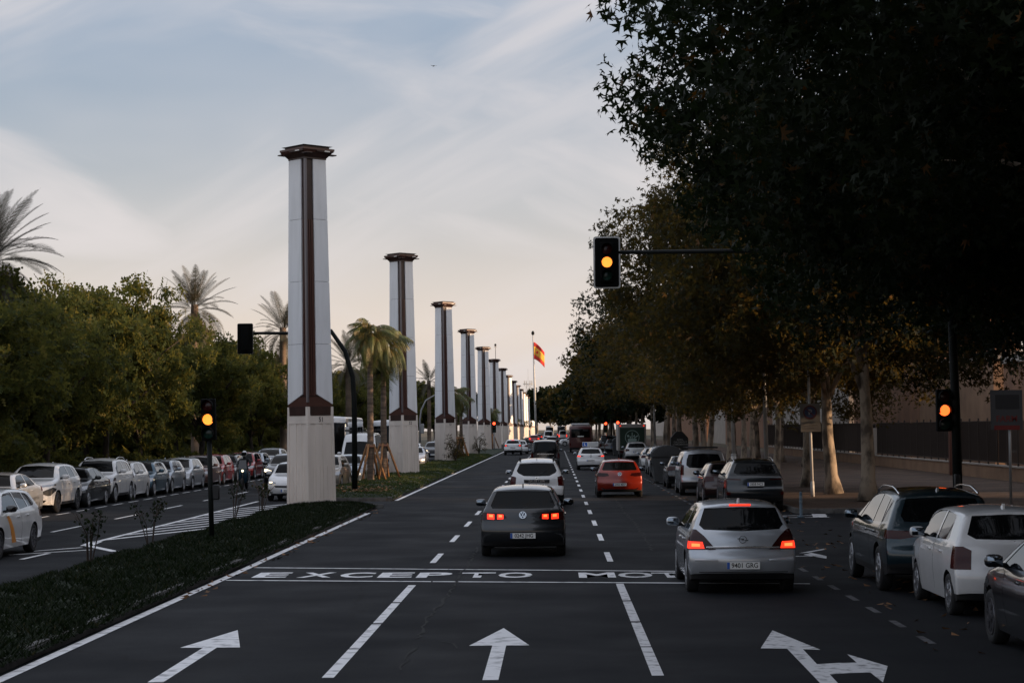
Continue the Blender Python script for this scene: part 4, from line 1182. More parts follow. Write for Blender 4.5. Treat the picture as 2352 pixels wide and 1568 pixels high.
# ------------------------------------------------------------------ trees, palms, shrubs
def rand_frames(n, up_bias=0.0):
    """n random orthonormal frames (leaf axis, side, normal)"""
    a = RNG.normal(size=(n, 3)); a[:, 2] -= up_bias
    a /= np.linalg.norm(a, axis=1, keepdims=True)
    b = RNG.normal(size=(n, 3)); b -= a*(a*b).sum(1, keepdims=True); b /= np.linalg.norm(b, axis=1, keepdims=True)
    return a, b, np.cross(a, b)
def leaf_mesh(name, pos, size, tv, tf, m, droop=0.3):
    """one mesh of many leaves: template tv (k,3: along, across, up), tf triangles"""
    n = len(pos); tv = np.asarray(tv, float); tf = np.asarray(tf)
    a, b, c = rand_frames(n, droop)
    s = size*RNG.uniform(0.65, 1.25, n)
    V = pos[:, None, :] + s[:, None, None]*(tv[None, :, 0:1]*a[:, None, :]+tv[None, :, 1:2]*b[:, None, :]+tv[None, :, 2:3]*c[:, None, :])
    F = (tf[None]+(np.arange(n)*len(tv))[:, None, None]).reshape(-1, 3)
    me = np_mesh(name, V.reshape(-1, 3), F, 3); me.materials.append(m)
    return me
# five-lobed plane leaf
LOBE = [(0, 0, 0)]
for ang, ln in ((-78, 0.42), (-40, 0.5), (0, 0.62), (40, 0.5), (78, 0.42)):
    pass
def plane_leaf():
    v = [(0.0, 0.0, 0.0)]; f = []
    tips = ((-80, 0.45), (-42, 0.62), (0, 0.75), (42, 0.62), (80, 0.45))
    prev = None
    pts = []
    for i, (ang, ln) in enumerate(tips):
        pts.append((ang, ln))
        if i < 4: pts.append(((ang+tips[i+1][0])/2, 0.30))
    for ang, ln in pts:
        v.append((ln*math.cos(R(ang))-0.1, ln*math.sin(R(ang)), 0.10*abs(math.sin(R(ang)))*ln))
    for i in range(1, len(v)-1): f.append((0, i, i+1))
    return v, f
PLV, PLF = plane_leaf()
CLV = [(0, 0, 0), (0.5, 0.32, 0.05), (0.75, 0.0, -0.05), (0.5, -0.34, 0.08), (-0.1, 0.5, 0.1), (-0.12, -0.48, 0.0)]
CLF = [(0, 1, 2), (0, 2, 3), (0, 4, 1), (0, 3, 5)]
# feathery leaf
FEV = [(0, 0, 0), (0.33, 0, 0.02), (0.66, 0, 0.0), (1, 0, -0.06), (0.22, 0.24, 0.03), (0.55, 0.24, 0.02), (0.86, 0.18, -0.03), (0.22, -0.24, 0.03), (0.55, -0.24, 0.02), (0.86, -0.18, -0.03)]
FEF = [(0, 1, 4), (1, 2, 5), (2, 3, 6), (0, 7, 1), (1, 8, 2), (2, 9, 3)]

def crown_points(nc, per, rx, ry, rz, sig, shell=0.62, flat=0.8, lob=0.18, low=-1.0, seed=0):
    """clumps spread through an uneven ellipsoid, denser towards its skin"""
    g = np.random.default_rng(seed)
    d = g.normal(size=(nc*2, 3)); d /= np.linalg.norm(d, axis=1, keepdims=True)
    d = d[d[:, 2] > low][:nc]
    ph = g.uniform(0, 6.28, 6)
    lobes = 1+lob*(np.sin(3*np.arctan2(d[:, 1], d[:, 0])+ph[0])+np.sin(4*d[:, 2]+ph[1]+2*d[:, 0])+0.7*np.sin(5*d[:, 1]+ph[2]))*0.5
    r = (shell+(1-shell)*g.uniform(0, 1, len(d))**0.6)*lobes
    c = d*r[:, None]*np.array([rx, ry, rz])
    q = g.normal(size=(len(c), per, 3)); q /= np.linalg.norm(q, axis=2, keepdims=True)
    q *= (g.uniform(0, 1, (len(c), per, 1))**0.45)*g.uniform(0.7, 1.35, (len(c), 1, 1))
    pts = c[:, None, :]+q*np.array([sig, sig, sig*flat])*1.55
    return c, pts.reshape(-1, 3)
def trunk_mesh(name, m, r0, hgt, targets, bend=0.25, seg=9, seed=0, limb_r=0.4, flare=1.5, fork=0.8):
    g = random.Random(seed); bm = bmesh.new()
    n = 7; pts = []; rad = []
    ox, oy = g.uniform(-bend, bend), g.uniform(-bend, bend)
    for i in range(n+1):
        t = i/n
        pts.append((ox*math.sin(t*2.2)+g.uniform(-.02, .02), oy*t*t+g.uniform(-.02, .02), hgt*t))
        rad.append(r0*(flare if i == 0 else 1.0)*(1-0.42*t) if i else r0*flare)
    tube(bm, pts, rad, seg)
    top = Vector(pts[-1])
    for tg in targets:
        tg = Vector(tg); st = Vector(pts[-1]) if g.random() < fork else Vector(pts[g.randint(n-2, n)])
        mid = st.lerp(tg, 0.5)+Vector((g.uniform(-.4, .4), g.uniform(-.4, .4), g.uniform(0.1, 0.6)))
        tube(bm, [st-Vector((0, 0, 0.15)), st.lerp(mid, 0.5)+Vector((0, 0, 0.12)), mid, mid.lerp(tg, 0.5)+Vector((g.uniform(-.2, .2), g.uniform(-.2, .2), .1)), tg],
             [r0*limb_r, r0*limb_r*0.8, r0*limb_r*0.6, r0*limb_r*0.35, 0.012], 6)
    for f in bm.faces: f.smooth = True
    me = bpy.data.meshes.new(name); bm.to_mesh(me); bm.free(); me.materials.append(m)
    return me
def bark(name, c1, c2, sc=2.2, patch=True):
    return mat(name, c1, 0.9, noise=(sc, c2, 0.44, 0.60, (1, 1, 0.55)), bump=(9, 0.5, 0.03))
M_PBARK = bark('plane_bark', (0.34, 0.27, 0.20), (0.105, 0.082, 0.062), 2.6)
M_DBARK = bark('dark_bark', (0.050, 0.036, 0.026), (0.022, 0.017, 0.013), 3)
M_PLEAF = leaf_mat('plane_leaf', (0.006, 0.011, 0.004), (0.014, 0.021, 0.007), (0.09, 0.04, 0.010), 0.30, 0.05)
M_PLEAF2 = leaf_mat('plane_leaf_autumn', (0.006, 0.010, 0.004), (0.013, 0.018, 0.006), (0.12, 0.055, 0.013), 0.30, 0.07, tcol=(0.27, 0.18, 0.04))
M_TLEAF = leaf_mat('feather_leaf', (0.015, 0.025, 0.007), (0.045, 0.060, 0.016), (0.16, 0.13, 0.04), 0.42, 0.08, tcol=(0.26, 0.23, 0.05))

# --- plane trees along the right pavement
def shared_trees():
    T = {}
    for i in range(2):
        c, p = crown_points(640, 100, 7.2, 7.0, 5.4, 0.50, 0.40, 0.85, 0.18, low=-0.74, seed=20+i)
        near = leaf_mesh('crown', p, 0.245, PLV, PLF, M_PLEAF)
        tr = trunk_mesh('trunk', M_PBARK, 0.27, 5.2, [q*0.72+np.array([0, 0, 8.6]) for q in c[::30]], 0.3, seed=i)
        T['near%d' % i] = (near, tr)
    for i in range(4):
        c, p = crown_points(215, 50, 6.6, 6.2, 4.9, 0.62, 0.40, 0.85, 0.22, low=-0.75, seed=40+i)
        mid = leaf_mesh('crown', p, 0.40, PLV, PLF, M_PLEAF2 if i % 2 == 0 else M_PLEAF)
        tr = trunk_mesh('trunk', M_PBARK, 0.25, 4.9, [q*0.75+np.array([0, 0, 8.3]) for q in c[::20]], 0.45, seed=i+5)
        T['mid%d' % i] = (mid, tr)
    for i in range(2):
        c, p = crown_points(120, 44, 6.6, 6.2, 5.0, 0.8, 0.45, 0.85, 0.2, low=-0.75, seed=60+i)
        far = leaf_mesh('crown', p, 0.75, CLV, CLF, M_PLEAF2 if i == 0 else M_PLEAF)
        tr = trunk_mesh('trunk', M_PBARK, 0.25, 4.9, [q*0.75+np.array([0, 0, 8.3]) for q in c[::25]], 0.45, seed=i+15)
        T['far%d' % i] = (far, tr)
    return T
TT = shared_trees()
def put_tree(name, kind, loc, label, group, rz=None, sc=1.0, crown_z=8.4, shift=(0, 0), table=TT, crown_sc=None, cat='tree', leaf=None):
    cr, tr = table[kind]
    root = empty(name, loc, random.uniform(0, 6.28) if rz is None else rz, label, cat, group)
    root.scale = (sc, sc, sc)
    link('trunk', tr, None, root)
    rz_ = root.rotation_euler.z
    o = link('crown', cr, None, root, (shift[0]*math.cos(rz_)+shift[1]*math.sin(rz_), -shift[0]*math.sin(rz_)+shift[1]*math.cos(rz_), crown_z))
    if crown_sc: o.scale = crown_sc
    if leaf: o.material_slots[0].link = 'OBJECT'; o.material_slots[0].material = leaf
    return root
GR = 'plane trees along the right pavement'
# trees whose crowns hang into the picture from the right edge of the frame
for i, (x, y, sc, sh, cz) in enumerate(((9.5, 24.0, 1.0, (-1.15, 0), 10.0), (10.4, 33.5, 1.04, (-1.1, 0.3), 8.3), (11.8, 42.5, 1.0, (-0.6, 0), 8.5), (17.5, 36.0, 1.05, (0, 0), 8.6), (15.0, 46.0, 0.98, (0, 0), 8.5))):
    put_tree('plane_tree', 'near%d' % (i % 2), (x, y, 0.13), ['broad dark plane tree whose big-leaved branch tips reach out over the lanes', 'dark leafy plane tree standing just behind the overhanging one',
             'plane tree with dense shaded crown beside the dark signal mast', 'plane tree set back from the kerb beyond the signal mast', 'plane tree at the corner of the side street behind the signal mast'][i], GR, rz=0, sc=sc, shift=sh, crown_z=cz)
put_tree('plane_tree', 'near1', (17.5, 67.5, 0.13), 'plane tree in front of the hedge, its leaves hiding the ochre block', GR, sc=0.95, crown_z=8.6)
for y_, x_ in ((14.0, 11.2), (4.0, 11.0), (-7.0, 10.5)):
    put_tree('plane_tree', 'near%d' % (int(y_) % 2), (x_, y_, 0.13), 'dark plane tree of the near row whose shade falls on the parked cars', GR, crown_z=9.2)
ys = [66, 73.2, 81.8, 91, 99.8, 108, 117, 129, 137, 145, 156, 166, 176, 187, 198, 209]
y = 224
while y < 520: ys.append(y); y += 13.5
for i, y in enumerate(ys):
    kind = ('near%d' % (i % 2)) if y < 90 else ('mid%d' % (i % 4)) if y < 200 else ('far%d' % (i % 2))
    x = 10.2+random.uniform(-0.25, 0.25)
    lab = ('plane tree on the pavement '+['', '', 'beside the silver tall-backed van', 'beside the big grey ribbed container', 'beside the silver-grey hatchback past the container', 'beside the slate SUV in the parked row',
           'beside the white SUV in the parked row', 'just past the white hatchback in the parked row', 'just before the black clothes bank', 'close to the black clothes bank', 'beside the white crossover', 'beside the box truck',
           'at the front of the box truck', 'beside the waste containers', 'beside the black people carrier', 'past the black people carrier'][min(i, 15)]) if i > 1 else ['plane tree with thick mottled trunk just right of the no-parking sign', 'plane tree with slim sunlit trunk just left of the no-parking sign'][i]
    if y > 220: lab = 'distant plane tree of the row past the maroon bus'; x -= (y-220)*0.0105
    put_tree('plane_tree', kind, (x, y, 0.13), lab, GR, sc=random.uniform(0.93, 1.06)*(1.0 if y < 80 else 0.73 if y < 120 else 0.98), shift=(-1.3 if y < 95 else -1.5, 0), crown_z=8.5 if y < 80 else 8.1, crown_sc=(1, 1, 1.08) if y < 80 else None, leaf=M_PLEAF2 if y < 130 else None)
for i, y in enumerate((124, 140, 154, 171)):
    put_tree('plane_tree', 'mid%d' % ((i+1) % 4), (16.0+random.uniform(-.5, .5), y, 0.13), 'plane tree of the second row in front of the fence', 'plane trees of the second row', sc=random.uniform(0.85, 0.98))
# trees closing the avenue
for i, (x, y, s) in enumerate(((-6, 640, 1.05), (-1.5, 610, 1.15), (3, 590, 1.0), (8, 570, 1.1), (-11, 690, 1.15), (-16, 640, 1.0), (14, 600, 1.2), (-22, 700, 1.2))):
    put_tree('plane_tree', 'far%d' % (i % 2), (x, y, 0), 'hazy brown-green tree closing the end of the avenue', 'trees at the end of the avenue', sc=s)

# --- feathery park trees on the left
def park_trees():
    T = {}
    for i in range(4):
        c, p = crown_points(190, 78, 5.2, 5.2, 3.3, 0.50, 0.42, 0.6, 0.34, low=-0.95, seed=80+i)
        cr = leaf_mesh('crown', p, 0.42, FEV, FEF, M_TLEAF, 0.1)
        tr = trunk_mesh('trunk', M_DBARK, 0.22, 3.0, [q*0.9+np.array([0, 0, 6.4]) for q in c[::9]], 0.6, seed=30+i, limb_r=0.5)
        T['t%d' % i] = (cr, tr)
    for i in range(2):
        c, p = crown_points(90, 40, 5.4, 5.4, 3.9, 0.7, 0.45, 0.7, 0.22, low=-0.9, seed=90+i)
        cr = leaf_mesh('crown', p, 0.8, CLV, CLF, M_TLEAF, 0.1)
        tr = trunk_mesh('trunk', M_DBARK, 0.22, 3.0, [q*0.85+np.array([0, 0, 6.2]) for q in c[::14]], 0.6, seed=37+i, limb_r=0.5)
        T['b%d' % i] = (cr, tr)
    return T
PT = park_trees()
GL = 'feathery park trees behind the parked cars'
lp = [(-21.3, 62.5, 0.82), (-22.0, 71, 0.88), (-21.2, 79, 0.88), (-22.5, 88, 0.92), (-21.0, 96, 0.95), (-22, 106, 0.98), (-21, 116, 0.90), (-22, 127, 0.86), (-21.3, 138, 0.85), (-22, 150, 0.88), (-21.3, 163, 0.9), (-22, 178, 0.9), (-21, 195, 0.92), (-22, 215, 0.95), (-21, 240, 0.95)]
for i, (x, y, s) in enumerate(lp):
    lab = 'feathery dark green park tree behind the '+['silver saloon', 'sunlit white SUV', 'railed white SUV', 'pale tall hatchback', 'teal blue hatchback', 'silver hatchback by the signal post', 'dark red hatchback', 'scooter rider', '', '', '', '', '', '', ''][i] if y < 130 else 'feathery park tree seen between the lamp columns'
    put_tree('park_tree', 't%d' % (i % 4), (x+random.uniform(-1.6, 0.8), y+random.uniform(-1.2, 1.2), 0.14), lab, GL, sc=s*random.choice((0.80, 0.89, 0.98)), crown_z=6.4, table=PT, crown_sc=(random.uniform(0.85, 1.05), random.uniform(0.8, 1.0), random.uniform(0.95, 1.2)))
put_tree('park_tree', 't1', (-17.2, 52.5, 0.1), 'sunlit flowering tree with pale green fronds at the near end of the parked cars', GL, sc=0.72, crown_z=6.2, table=PT)
for i, (x, y, s) in enumerate(((-30, 66, 1.1), (-29, 80, 1.15), (-31, 96, 1.1), (-29, 112, 1.2), (-31, 130, 1.2), (-29, 150, 1.2), (-30, 175, 1.2), (-28, 205, 1.2), (-42, 85, 1.2), (-43, 105, 1.2), (-42, 130, 1.2), (-44, 160, 1.25), (-38, 230, 1.3), (-26, 265, 1.25), (-24, 300, 1.25), (-26, 340, 1.3), (-24, 390, 1.3), (-26, 450, 1.3))):
    put_tree('park_tree', 'b%d' % (i % 2), (x, y, 0.14), 'park tree deeper in the shade behind the front trees', 'trees deeper in the park', sc=s*0.82, crown_z=6.2, table=PT)
# dense planting that closes the view under the crowns
for i in range(46):
    x = -33-random.uniform(0, 26); y = 55+i*5.2+random.uniform(-3, 3)
    put_tree('park_tree', 'b%d' % (i % 2), (x, y, 0.14), 'low dark evergreen deep in the park shade', 'low evergreens deep in the park', sc=random.uniform(0.75, 1.0), crown_z=3.0, table=PT)
# low undergrowth along the park edge
def shrub(loc, r, h, label, m=M_TLEAF, n=1400, seed=0, leaf=0.22, group='shrubs at the park edge'):
    key = ('shrub', r, h, seed, n)
    if key not in MATS:
        c, p = crown_points(24, n//24, r, r, h*0.5, 0.16, 0.5, 0.9, 0.2, seed=seed)
        me = leaf_mesh('foliage', p, leaf, FEV, FEF, m); 
        bm = bmesh.new()
        for k in range(5):
            a = k*1.26; tube(bm, [(0, 0, -h*0.5), (r*0.4*math.cos(a), r*0.4*math.sin(a), 0), (r*0.75*math.cos(a), r*0.75*math.sin(a), h*0.3)], [0.03, 0.02, 0.006], 5)
        ms = bpy.data.meshes.new('stems'); bm.to_mesh(ms); bm.free(); ms.materials.append(M_DBARK)
        MATS[key] = (me, ms)
    me, ms = MATS[key]
    o = empty('shrub', loc, random.uniform(0, 6), label, 'shrub', group)
    link('foliage', me, None, o, (0, 0, h*0.5)); link('stems', ms, None, o, (0, 0, h*0.5))
    return o
for i, (x, y) in enumerate(((-20.5, 66), (-21.5, 74), (-20.6, 82), (-21.4, 90), (-20.7, 101), (-21.5, 111), (-20.6, 121), (-21.2, 133), (-20.8, 146), (-24, 70), (-25, 84), (-25.5, 99), (-24.8, 115), (-25, 133))):
    shrub((x, y, 0.14), 1.3, 1.5, 'low leafy shrub under the park trees', seed=i % 3)

# --- palms
def frond_mesh(name, length, arch, m, nl=34, lw=0.035, ll=0.5, droopy=0.25, vee=0.5):
    """a feather frond growing along +x from the origin, bending down"""
    V = []; F = []
    def spine(t):
        return Vector((length*(t-0.18*arch*t*t), 0, length*(0.55*t-arch*0.75*t*t)))
    for i in range(12):
        p, q = spine(i/12), spine((i+1)/12); w = 0.022*(1-i/13)
        b = len(V); V += [p+Vector((0, w, 0)), p-Vector((0, w, 0)), q-Vector((0, w*0.9, 0)), q+Vector((0, w*0.9, 0))]
        F += [(b, b+1, b+2), (b, b+2, b+3)]
    for i in range(nl):
        t = 0.14+0.86*i/nl
        p = spine(t); d = (spine(min(1, t+0.02))-spine(t-0.02)).normalized()
        l_ = ll*math.sin(math.pi*min(1, 0.18+0.86*t))**0.6*random.uniform(0.85, 1.1)
        for s in (1, -1):
            dr = (Vector((0, s, 0))*0.8+d*0.62+Vector((0, 0, vee))-Vector((0, 0, droopy*random.uniform(0.6, 1.6)))).normalized()
            tip = p+dr*l_-Vector((0, 0, droopy*l_*0.9)); mid = p+dr*l_*0.55
            b = len(V); V += [p+d*lw, p-d*lw, mid+d*lw*0.9, mid-d*lw*0.9, tip]
            F += [(b, b+1, b+3), (b, b+3, b+2), (b+2, b+3, b+4)]
    me = bpy.data.meshes.new(name); me.from_pydata([tuple(v) for v in V], [], F); me.materials.append(m)
    return me
M_QF = mat('queen_palm_leaf', (0.085, 0.10, 0.020), 0.5, noise=(2.5, (0.20, 0.12, 0.03), 0.45, 0.75))
M_DF = mat('date_palm_leaf', (0.042, 0.040, 0.017), 0.6, noise=(2.0, (0.085, 0.055, 0.024), 0.45, 0.75))
M_PT = mat('palm_trunk', (0.20, 0.145, 0.105), 0.9, noise=(1.0, (0.095, 0.068, 0.05), 0.40, 0.60, (0.6, 0.6, 9)), bump=(6, 0.4, 0.02))
M_STAKE = mat('timber_stake', (0.30, 0.145, 0.055), 0.8, noise=(3, (0.19, 0.09, 0.035), 0.4, 0.7, (4, 4, 0.5)))
QF = [frond_mesh('frond', 1.75, a, M_QF, 44, 0.016, 0.50, 0.85, 0.15) for a in (1.15, 1.5, 1.9)]
DF = [frond_mesh('frond', 3.3, a, M_DF, 60, 0.012, 0.55, 0.12, 0.35) for a in (0.35, 0.6, 0.9)]
def ring_trunk(h, r0, r1, rings, bulge=0.0):
    bm = bmesh.new(); prof = []
    n = rings
    for i in range(n+1):
        t = i/n; r = r0+(r1-r0)*t+bulge*math.exp(-((t-0.97)/0.06)**2)
        prof += [(r*1.03, h*t), (r*0.97, h*(t+0.5/n))]
    lathe(bm, prof, 10)
    for f in bm.faces: f.smooth = True
    me = bpy.data.meshes.new('trunk'); bm.to_mesh(me); bm.free(); me.materials.append(M_PT)
    return me
TR_Q = ring_trunk(5.3, 0.17, 0.12, 34, 0.05); TR_D = ring_trunk(1.0, 0.26, 0.24, 12)
def palm(name, loc, h, fr, nf, label, group, lo=-35, hi=75, sc=1.0, trunk=None, stakes=False, seed=0, shaft=False):
    g = random.Random(seed)
    root = empty(name, loc, g.uniform(0, 6), label, 'palm', group)
    t = link('trunk', trunk, None, root)
    base_h = 5.3*1.015 if trunk is TR_Q else 1.0
    t.scale = (1, 1, h/base_h)
    for k in range(nf):
        u = k/nf
        el = R(lo+(hi-lo)*u+g.uniform(-8, 8)); az = k*2.399+g.uniform(-.25, .25)
        o = link('frond', fr[min(2, int((1-u)*3))], None, root, (0, 0, h-0.05+0.25*u))
        o.rotation_euler = (g.uniform(-.25, .25), -el+R(28), az); o.rotation_mode = 'XYZ'
        s = sc*g.uniform(0.85, 1.08); o.scale = (s, s, s)
    if shaft:
        bm = bmesh.new(); lathe(bm, [(0.15, -1.0), (0.17, -0.5), (0.13, 0.0), (0.09, 0.5)], 9)
        bm_obj('crownshaft', bm, mat('palm_boot', (0.11, 0.085, 0.045), 0.8, noise=(4, (0.05, 0.04, 0.02), 0.4, 0.6, (2, 2, .4))), root, (0, 0, h+0.1), smooth=True)
    if stakes:
        for k in range(4):
            a = R(20)+k*R(90)
            tubeo('stake', [(0.85*math.cos(a), 0.85*math.sin(a), 0.05), (0.17*math.cos(a), 0.17*math.sin(a), 1.85)], 0.058, M_STAKE, root, 7)
        bm = bmesh.new(); lathe(bm, [(0.21, 1.70), (0.225, 1.72), (0.225, 1.78), (0.21, 1.80)], 10); bm_obj('tie', bm, mat('tie_rope', (0.35, 0.16, 0.10), 0.9), root)
    return root
qp = [P(868, 1112), P(894, 1103)]
palm('queen_palm', (qp[0].x, 92.5, 0.15), 6.9, QF, 34, 'sunlit palm with drooping golden fronds on timber stakes, beside the dark mast', 'staked palms on the median', lo=-50, trunk=TR_Q, stakes=True, seed=1, shaft=True)
palm('queen_palm', (qp[1].x+0.25, 97.5, 0.15), 6.6, QF, 34, 'green staked palm with thinner crown, next to column 52', 'staked palms on the median', lo=-55, trunk=TR_Q, stakes=True, seed=2, shaft=True, sc=1.2)
for i, (x, y, h) in enumerate(((-8.7, 163, 5.2), (-8.5, 168, 5.4), (-8.3, 173, 5.0), (-8.2, 255, 4.6), (-8.4, 262, 4.2), (-8.4, 420, 4.0), (-8.2, 500, 4.0), (-8.2, 540, 4.2), (-8.2, 640, 4.0))):
    palm('queen_palm', (x, y, 0.15), h, QF, 20, 'shaded staked palm between columns 53 and 54' if i < 3 else 'far small palm between the distant columns', 'staked palms on the median', lo=-50, trunk=TR_Q, stakes=(y < 270), seed=5+i, sc=0.95)
# date palms rising out of the park
for i, (px, py, D, nf, sc) in enumerate(((-20, 605, 72, 84, 0.95), (447, 715, 124, 56, 1.0), (650, 765, 140, 46, 1.0), (800, 840, 165, 46, 0.95), (985, 880, 240, 36, 0.95))):
    q = PD(px, py, D)
    palm('date_palm', (q.x, q.y, 0.1), q.z-0.1, DF, nf, ['big grey-green date palm rising at the near end of the park', 'date palm crown standing out of the sunlit park tree', 'date palm just behind the first lamp column',
         'date palm behind the staked median palms', 'distant date palm right of column 52'][i], 'date palms in the park', lo=-40, hi=80, sc=sc, trunk=TR_D, seed=20+i)

# --- bare twiggy shrubs on the near median
M_TWIG = mat('twig', (0.045, 0.030, 0.022), 0.9)
def twiggy(loc, h, label, seed):
    g = random.Random(seed)
    root = empty('bare_shrub', loc, 0, label, 'shrub', 'bare shrubs on the median')
    for k in range(6):
        a = g.uniform(0, 6.28); s = g.uniform(0.15, 0.42)*h
        top = Vector((s*math.cos(a), s*math.sin(a), h*g.uniform(0.65, 1.0)))
        mid = top*0.5+Vector((g.uniform(-.06, .06), g.uniform(-.06, .06), 0.08))
        bm = bmesh.new(); tube(bm, [(0.05*math.cos(a), 0.05*math.sin(a), -0.1), mid, top], [0.013, 0.010, 0.003], 5)
        for q in range(4):
            st = mid.lerp(top, g.uniform(0, 0.8)); b = g.uniform(0, 6.28)
            tube(bm, [st, st+Vector((0.16*math.cos(b), 0.16*math.sin(b), 0.16))], [0.005, 0.002], 4)
        br = bm_obj('branch', bm, M_TWIG, root)
        n = 16
        ps = np.array([list(mid.lerp(top, g.uniform(0.1, 1)))+np.array([g.uniform(-.12, .12) for _ in range(3)]) for _ in range(n)])
        link('leaves', leaf_mesh('leaves', ps, 0.07, CLV, CLF, M_COVER), None, br)
    return root
for i, (px, py, h) in enumerate(((205, 1285, 1.0), (345, 1240, 0.95), (537, 1180, 1.0), (600, 1165, 0.9))):
    q = P(px, py, 0.3); twiggy((q.x, q.y, 0.25), h, ['thin bare shrub at the near tip of the hatched marking', 'thin bare shrub in front of the hatched stripes', 'bare upright shrub right of the amber signal post', 'bare shrub close to column 51'][i], i)
for i, (x, y) in enumerate(((-7.4, 145), (-7.6, 149), (-7.4, 190))):
    shrub((x, y, 0.25), 0.75, 2.2, 'loose brown shrub on the median beside a column base', M_PLEAF2, 500, 7, 0.16, 'shrubs on the median')
# ------------------------------------------------------------------ buildings behind the trees
M_BRICK = mat('brick', (0.30, 0.155, 0.085), 0.85, noise=(0.8, (0.21, 0.11, 0.065), 0.35, 0.7), bump=(18, 0.3, 0.01))
M_BRICK2 = mat('ochre_brick', (0.33, 0.20, 0.12), 0.85, noise=(0.8, (0.24, 0.145, 0.09), 0.35, 0.7), bump=(18, 0.3, 0.01))
M_STONE = mat('pale_render', (0.45, 0.40, 0.35), 0.85, noise=(0.6, (0.34, 0.30, 0.26), 0.35, 0.7))
M_WIN = mat('window_glass', (0.012, 0.014, 0.016), 0.06, spec=0.7)
M_WFR = mat('window_frame', (0.16, 0.14, 0.13), 0.5)
M_FENCE = mat('fence_metal', (0.05, 0.035, 0.028), 0.55)
def building(x0, x1, y0, y1, h, m, label, win_rows=0, win_dy=3.4, front=True):
    b = empty('building', ((x0+x1)/2, (y0+y1)/2, 0), 0, label, 'building', 'buildings behind the plane trees')
    w = boxo('wall', x0-(x0+x1)/2, x1-(x0+x1)/2, y0-(y0+y1)/2, y1-(y0+y1)/2, -0.2, h, m, b)
    boxo('parapet', x0-(x0+x1)/2-0.12, x1-(x0+x1)/2+0.12, y0-(y0+y1)/2-0.12, y1-(y0+y1)/2+0.12, h, h+0.45, M_STONE, b)
    xs = x0-(x0+x1)/2; ym = (y0+y1)/2
    for r in range(win_rows):
        z = 1.2+r*3.1
        yy = y0+2
        while yy < y1-2:
            f = boxo('window', -0.06, 0.03, -0.75, 0.75, 0, 1.6, M_WFR, b, loc=(xs, yy-ym, z))
            boxo('pane', -0.075, -0.062, -0.68, -0.03, 0.07, 1.53, M_WIN, f); boxo('pane', -0.075, -0.062, 0.03, 0.68, 0.07, 1.53, M_WIN, f)
            boxo('sill', -0.16, 0.0, -0.85, 0.85, -0.08, -0.003, M_STONE, f)
            yy += win_dy
    for r in range(win_rows):           # the end wall that faces the avenue's near end
        z = 1.2+r*3.1; xx = x0+1.8
        while xx < min(x1-1, x0+9):
            f = boxo('window', -0.75, 0.75, -0.06, 0.03, 0, 1.6, M_WFR, b, loc=(xx-(x0+x1)/2, y0-ym, z))
            boxo('pane', -0.68, -0.03, -0.075, -0.062, 0.07, 1.53, M_WIN, f); boxo('pane', 0.03, 0.68, -0.075, -0.062, 0.07, 1.53, M_WIN, f)
            xx += 3.4
    return b
BL = [  # x0, y0, y1, height, material, windows, label : their gaps and heights are shaped to steer the low sun
    (26, -60, 12, 17, M_BRICK, 0, 'brick block far to the right of the near pavement'),
    (25, 13.5, 36, 21, M_BRICK2, 0, 'ochre brick block short of the side street'),
    (25, 36.01, 49.5, 15, M_BRICK2, 0, 'lower ochre brick block at the near corner of the side street'),
    (25, 58.6, 63.9, 21, M_BRICK2, 2, 'narrow ochre brick block at the far corner of the side street'),
    (25, 72.0, 82.4, 6.2, M_BRICK2, 2, 'ochre brick block behind the fence, half hidden by plane leaves'),
    (25, 84.9, 97.0, 6, M_BRICK, 2, 'red brick block behind the fence and the white lamp posts'),
    (25, 97.01, 105, 19.5, M_BRICK2, 2, 'taller brick block behind the rust-red post'),
    (25, 105.01, 109.7, 6, M_BRICK, 1, 'low brick annexe beside the taller block'),
    (25, 112.2, 135, 6.4, M_BRICK2, 1, 'brick block behind the second row of plane trees'),
    (25, 135.1, 164.6, 18, M_BRICK, 1, 'brick block behind the clothes bank'),
    (25, 167.3, 226, 18, M_STONE, 0, 'pale block behind the parked box truck'),
    (26, 228.5, 300, 20, M_BRICK, 0, 'brick block beside the maroon bus'),
    (27, 303, 343, 20, M_STONE, 0, 'pale block past the far crossing'),
    (27, 350, 425, 20, M_BRICK, 0, 'brick block near the end of the avenue'),
    (27, 430, 470, 20, M_BRICK, 0, 'second brick block near the end of the avenue'),
    (34, 476, 700, 7, M_STONE, 0, 'long pale block at the end of the avenue'),
    (82, 26, 49, 18.6, M_STONE, 0, 'unseen pale block added far down the side street against the low sun')]  # added out of view to hold the low sun off the road
for x0, y0, y1, h, m, wr, lab in BL: building(x0, x0+7, y0, y1, h, m, lab, wr)
# pale low pavilions on the sunlit far side of the park
for i, (x, y, w, d, h) in enumerate(((-62, 120, 16, 12, 4.2), (-66, 165, 20, 14, 5.0), (-58, 92, 10, 9, 3.6))):
    b = empty('pavilion', (x, y, 0), 0, ['low white pavilion glimpsed between the park trunks', 'long pale hall far across the park', 'small white kiosk across the park'][i], 'building', 'pale buildings across the park')
    boxo('wall', -w/2, w/2, -d/2, d/2, 0, h, mat('white_render', (0.62, 0.58, 0.54), 0.8, noise=(0.7, (0.5, 0.46, 0.42), 0.35, 0.7)), b)
    boxo('roof', -w/2-0.5, w/2+0.5, -d/2-0.5, d/2+0.5, h, h+0.25, M_STONE, b)
    for k in range(3): boxo('window', w/2-0.02, w/2+0.04, -d/2+1+k*d/3.2, -d/2+2.6+k*d/3.2, 1, 2.5, M_WIN, b)

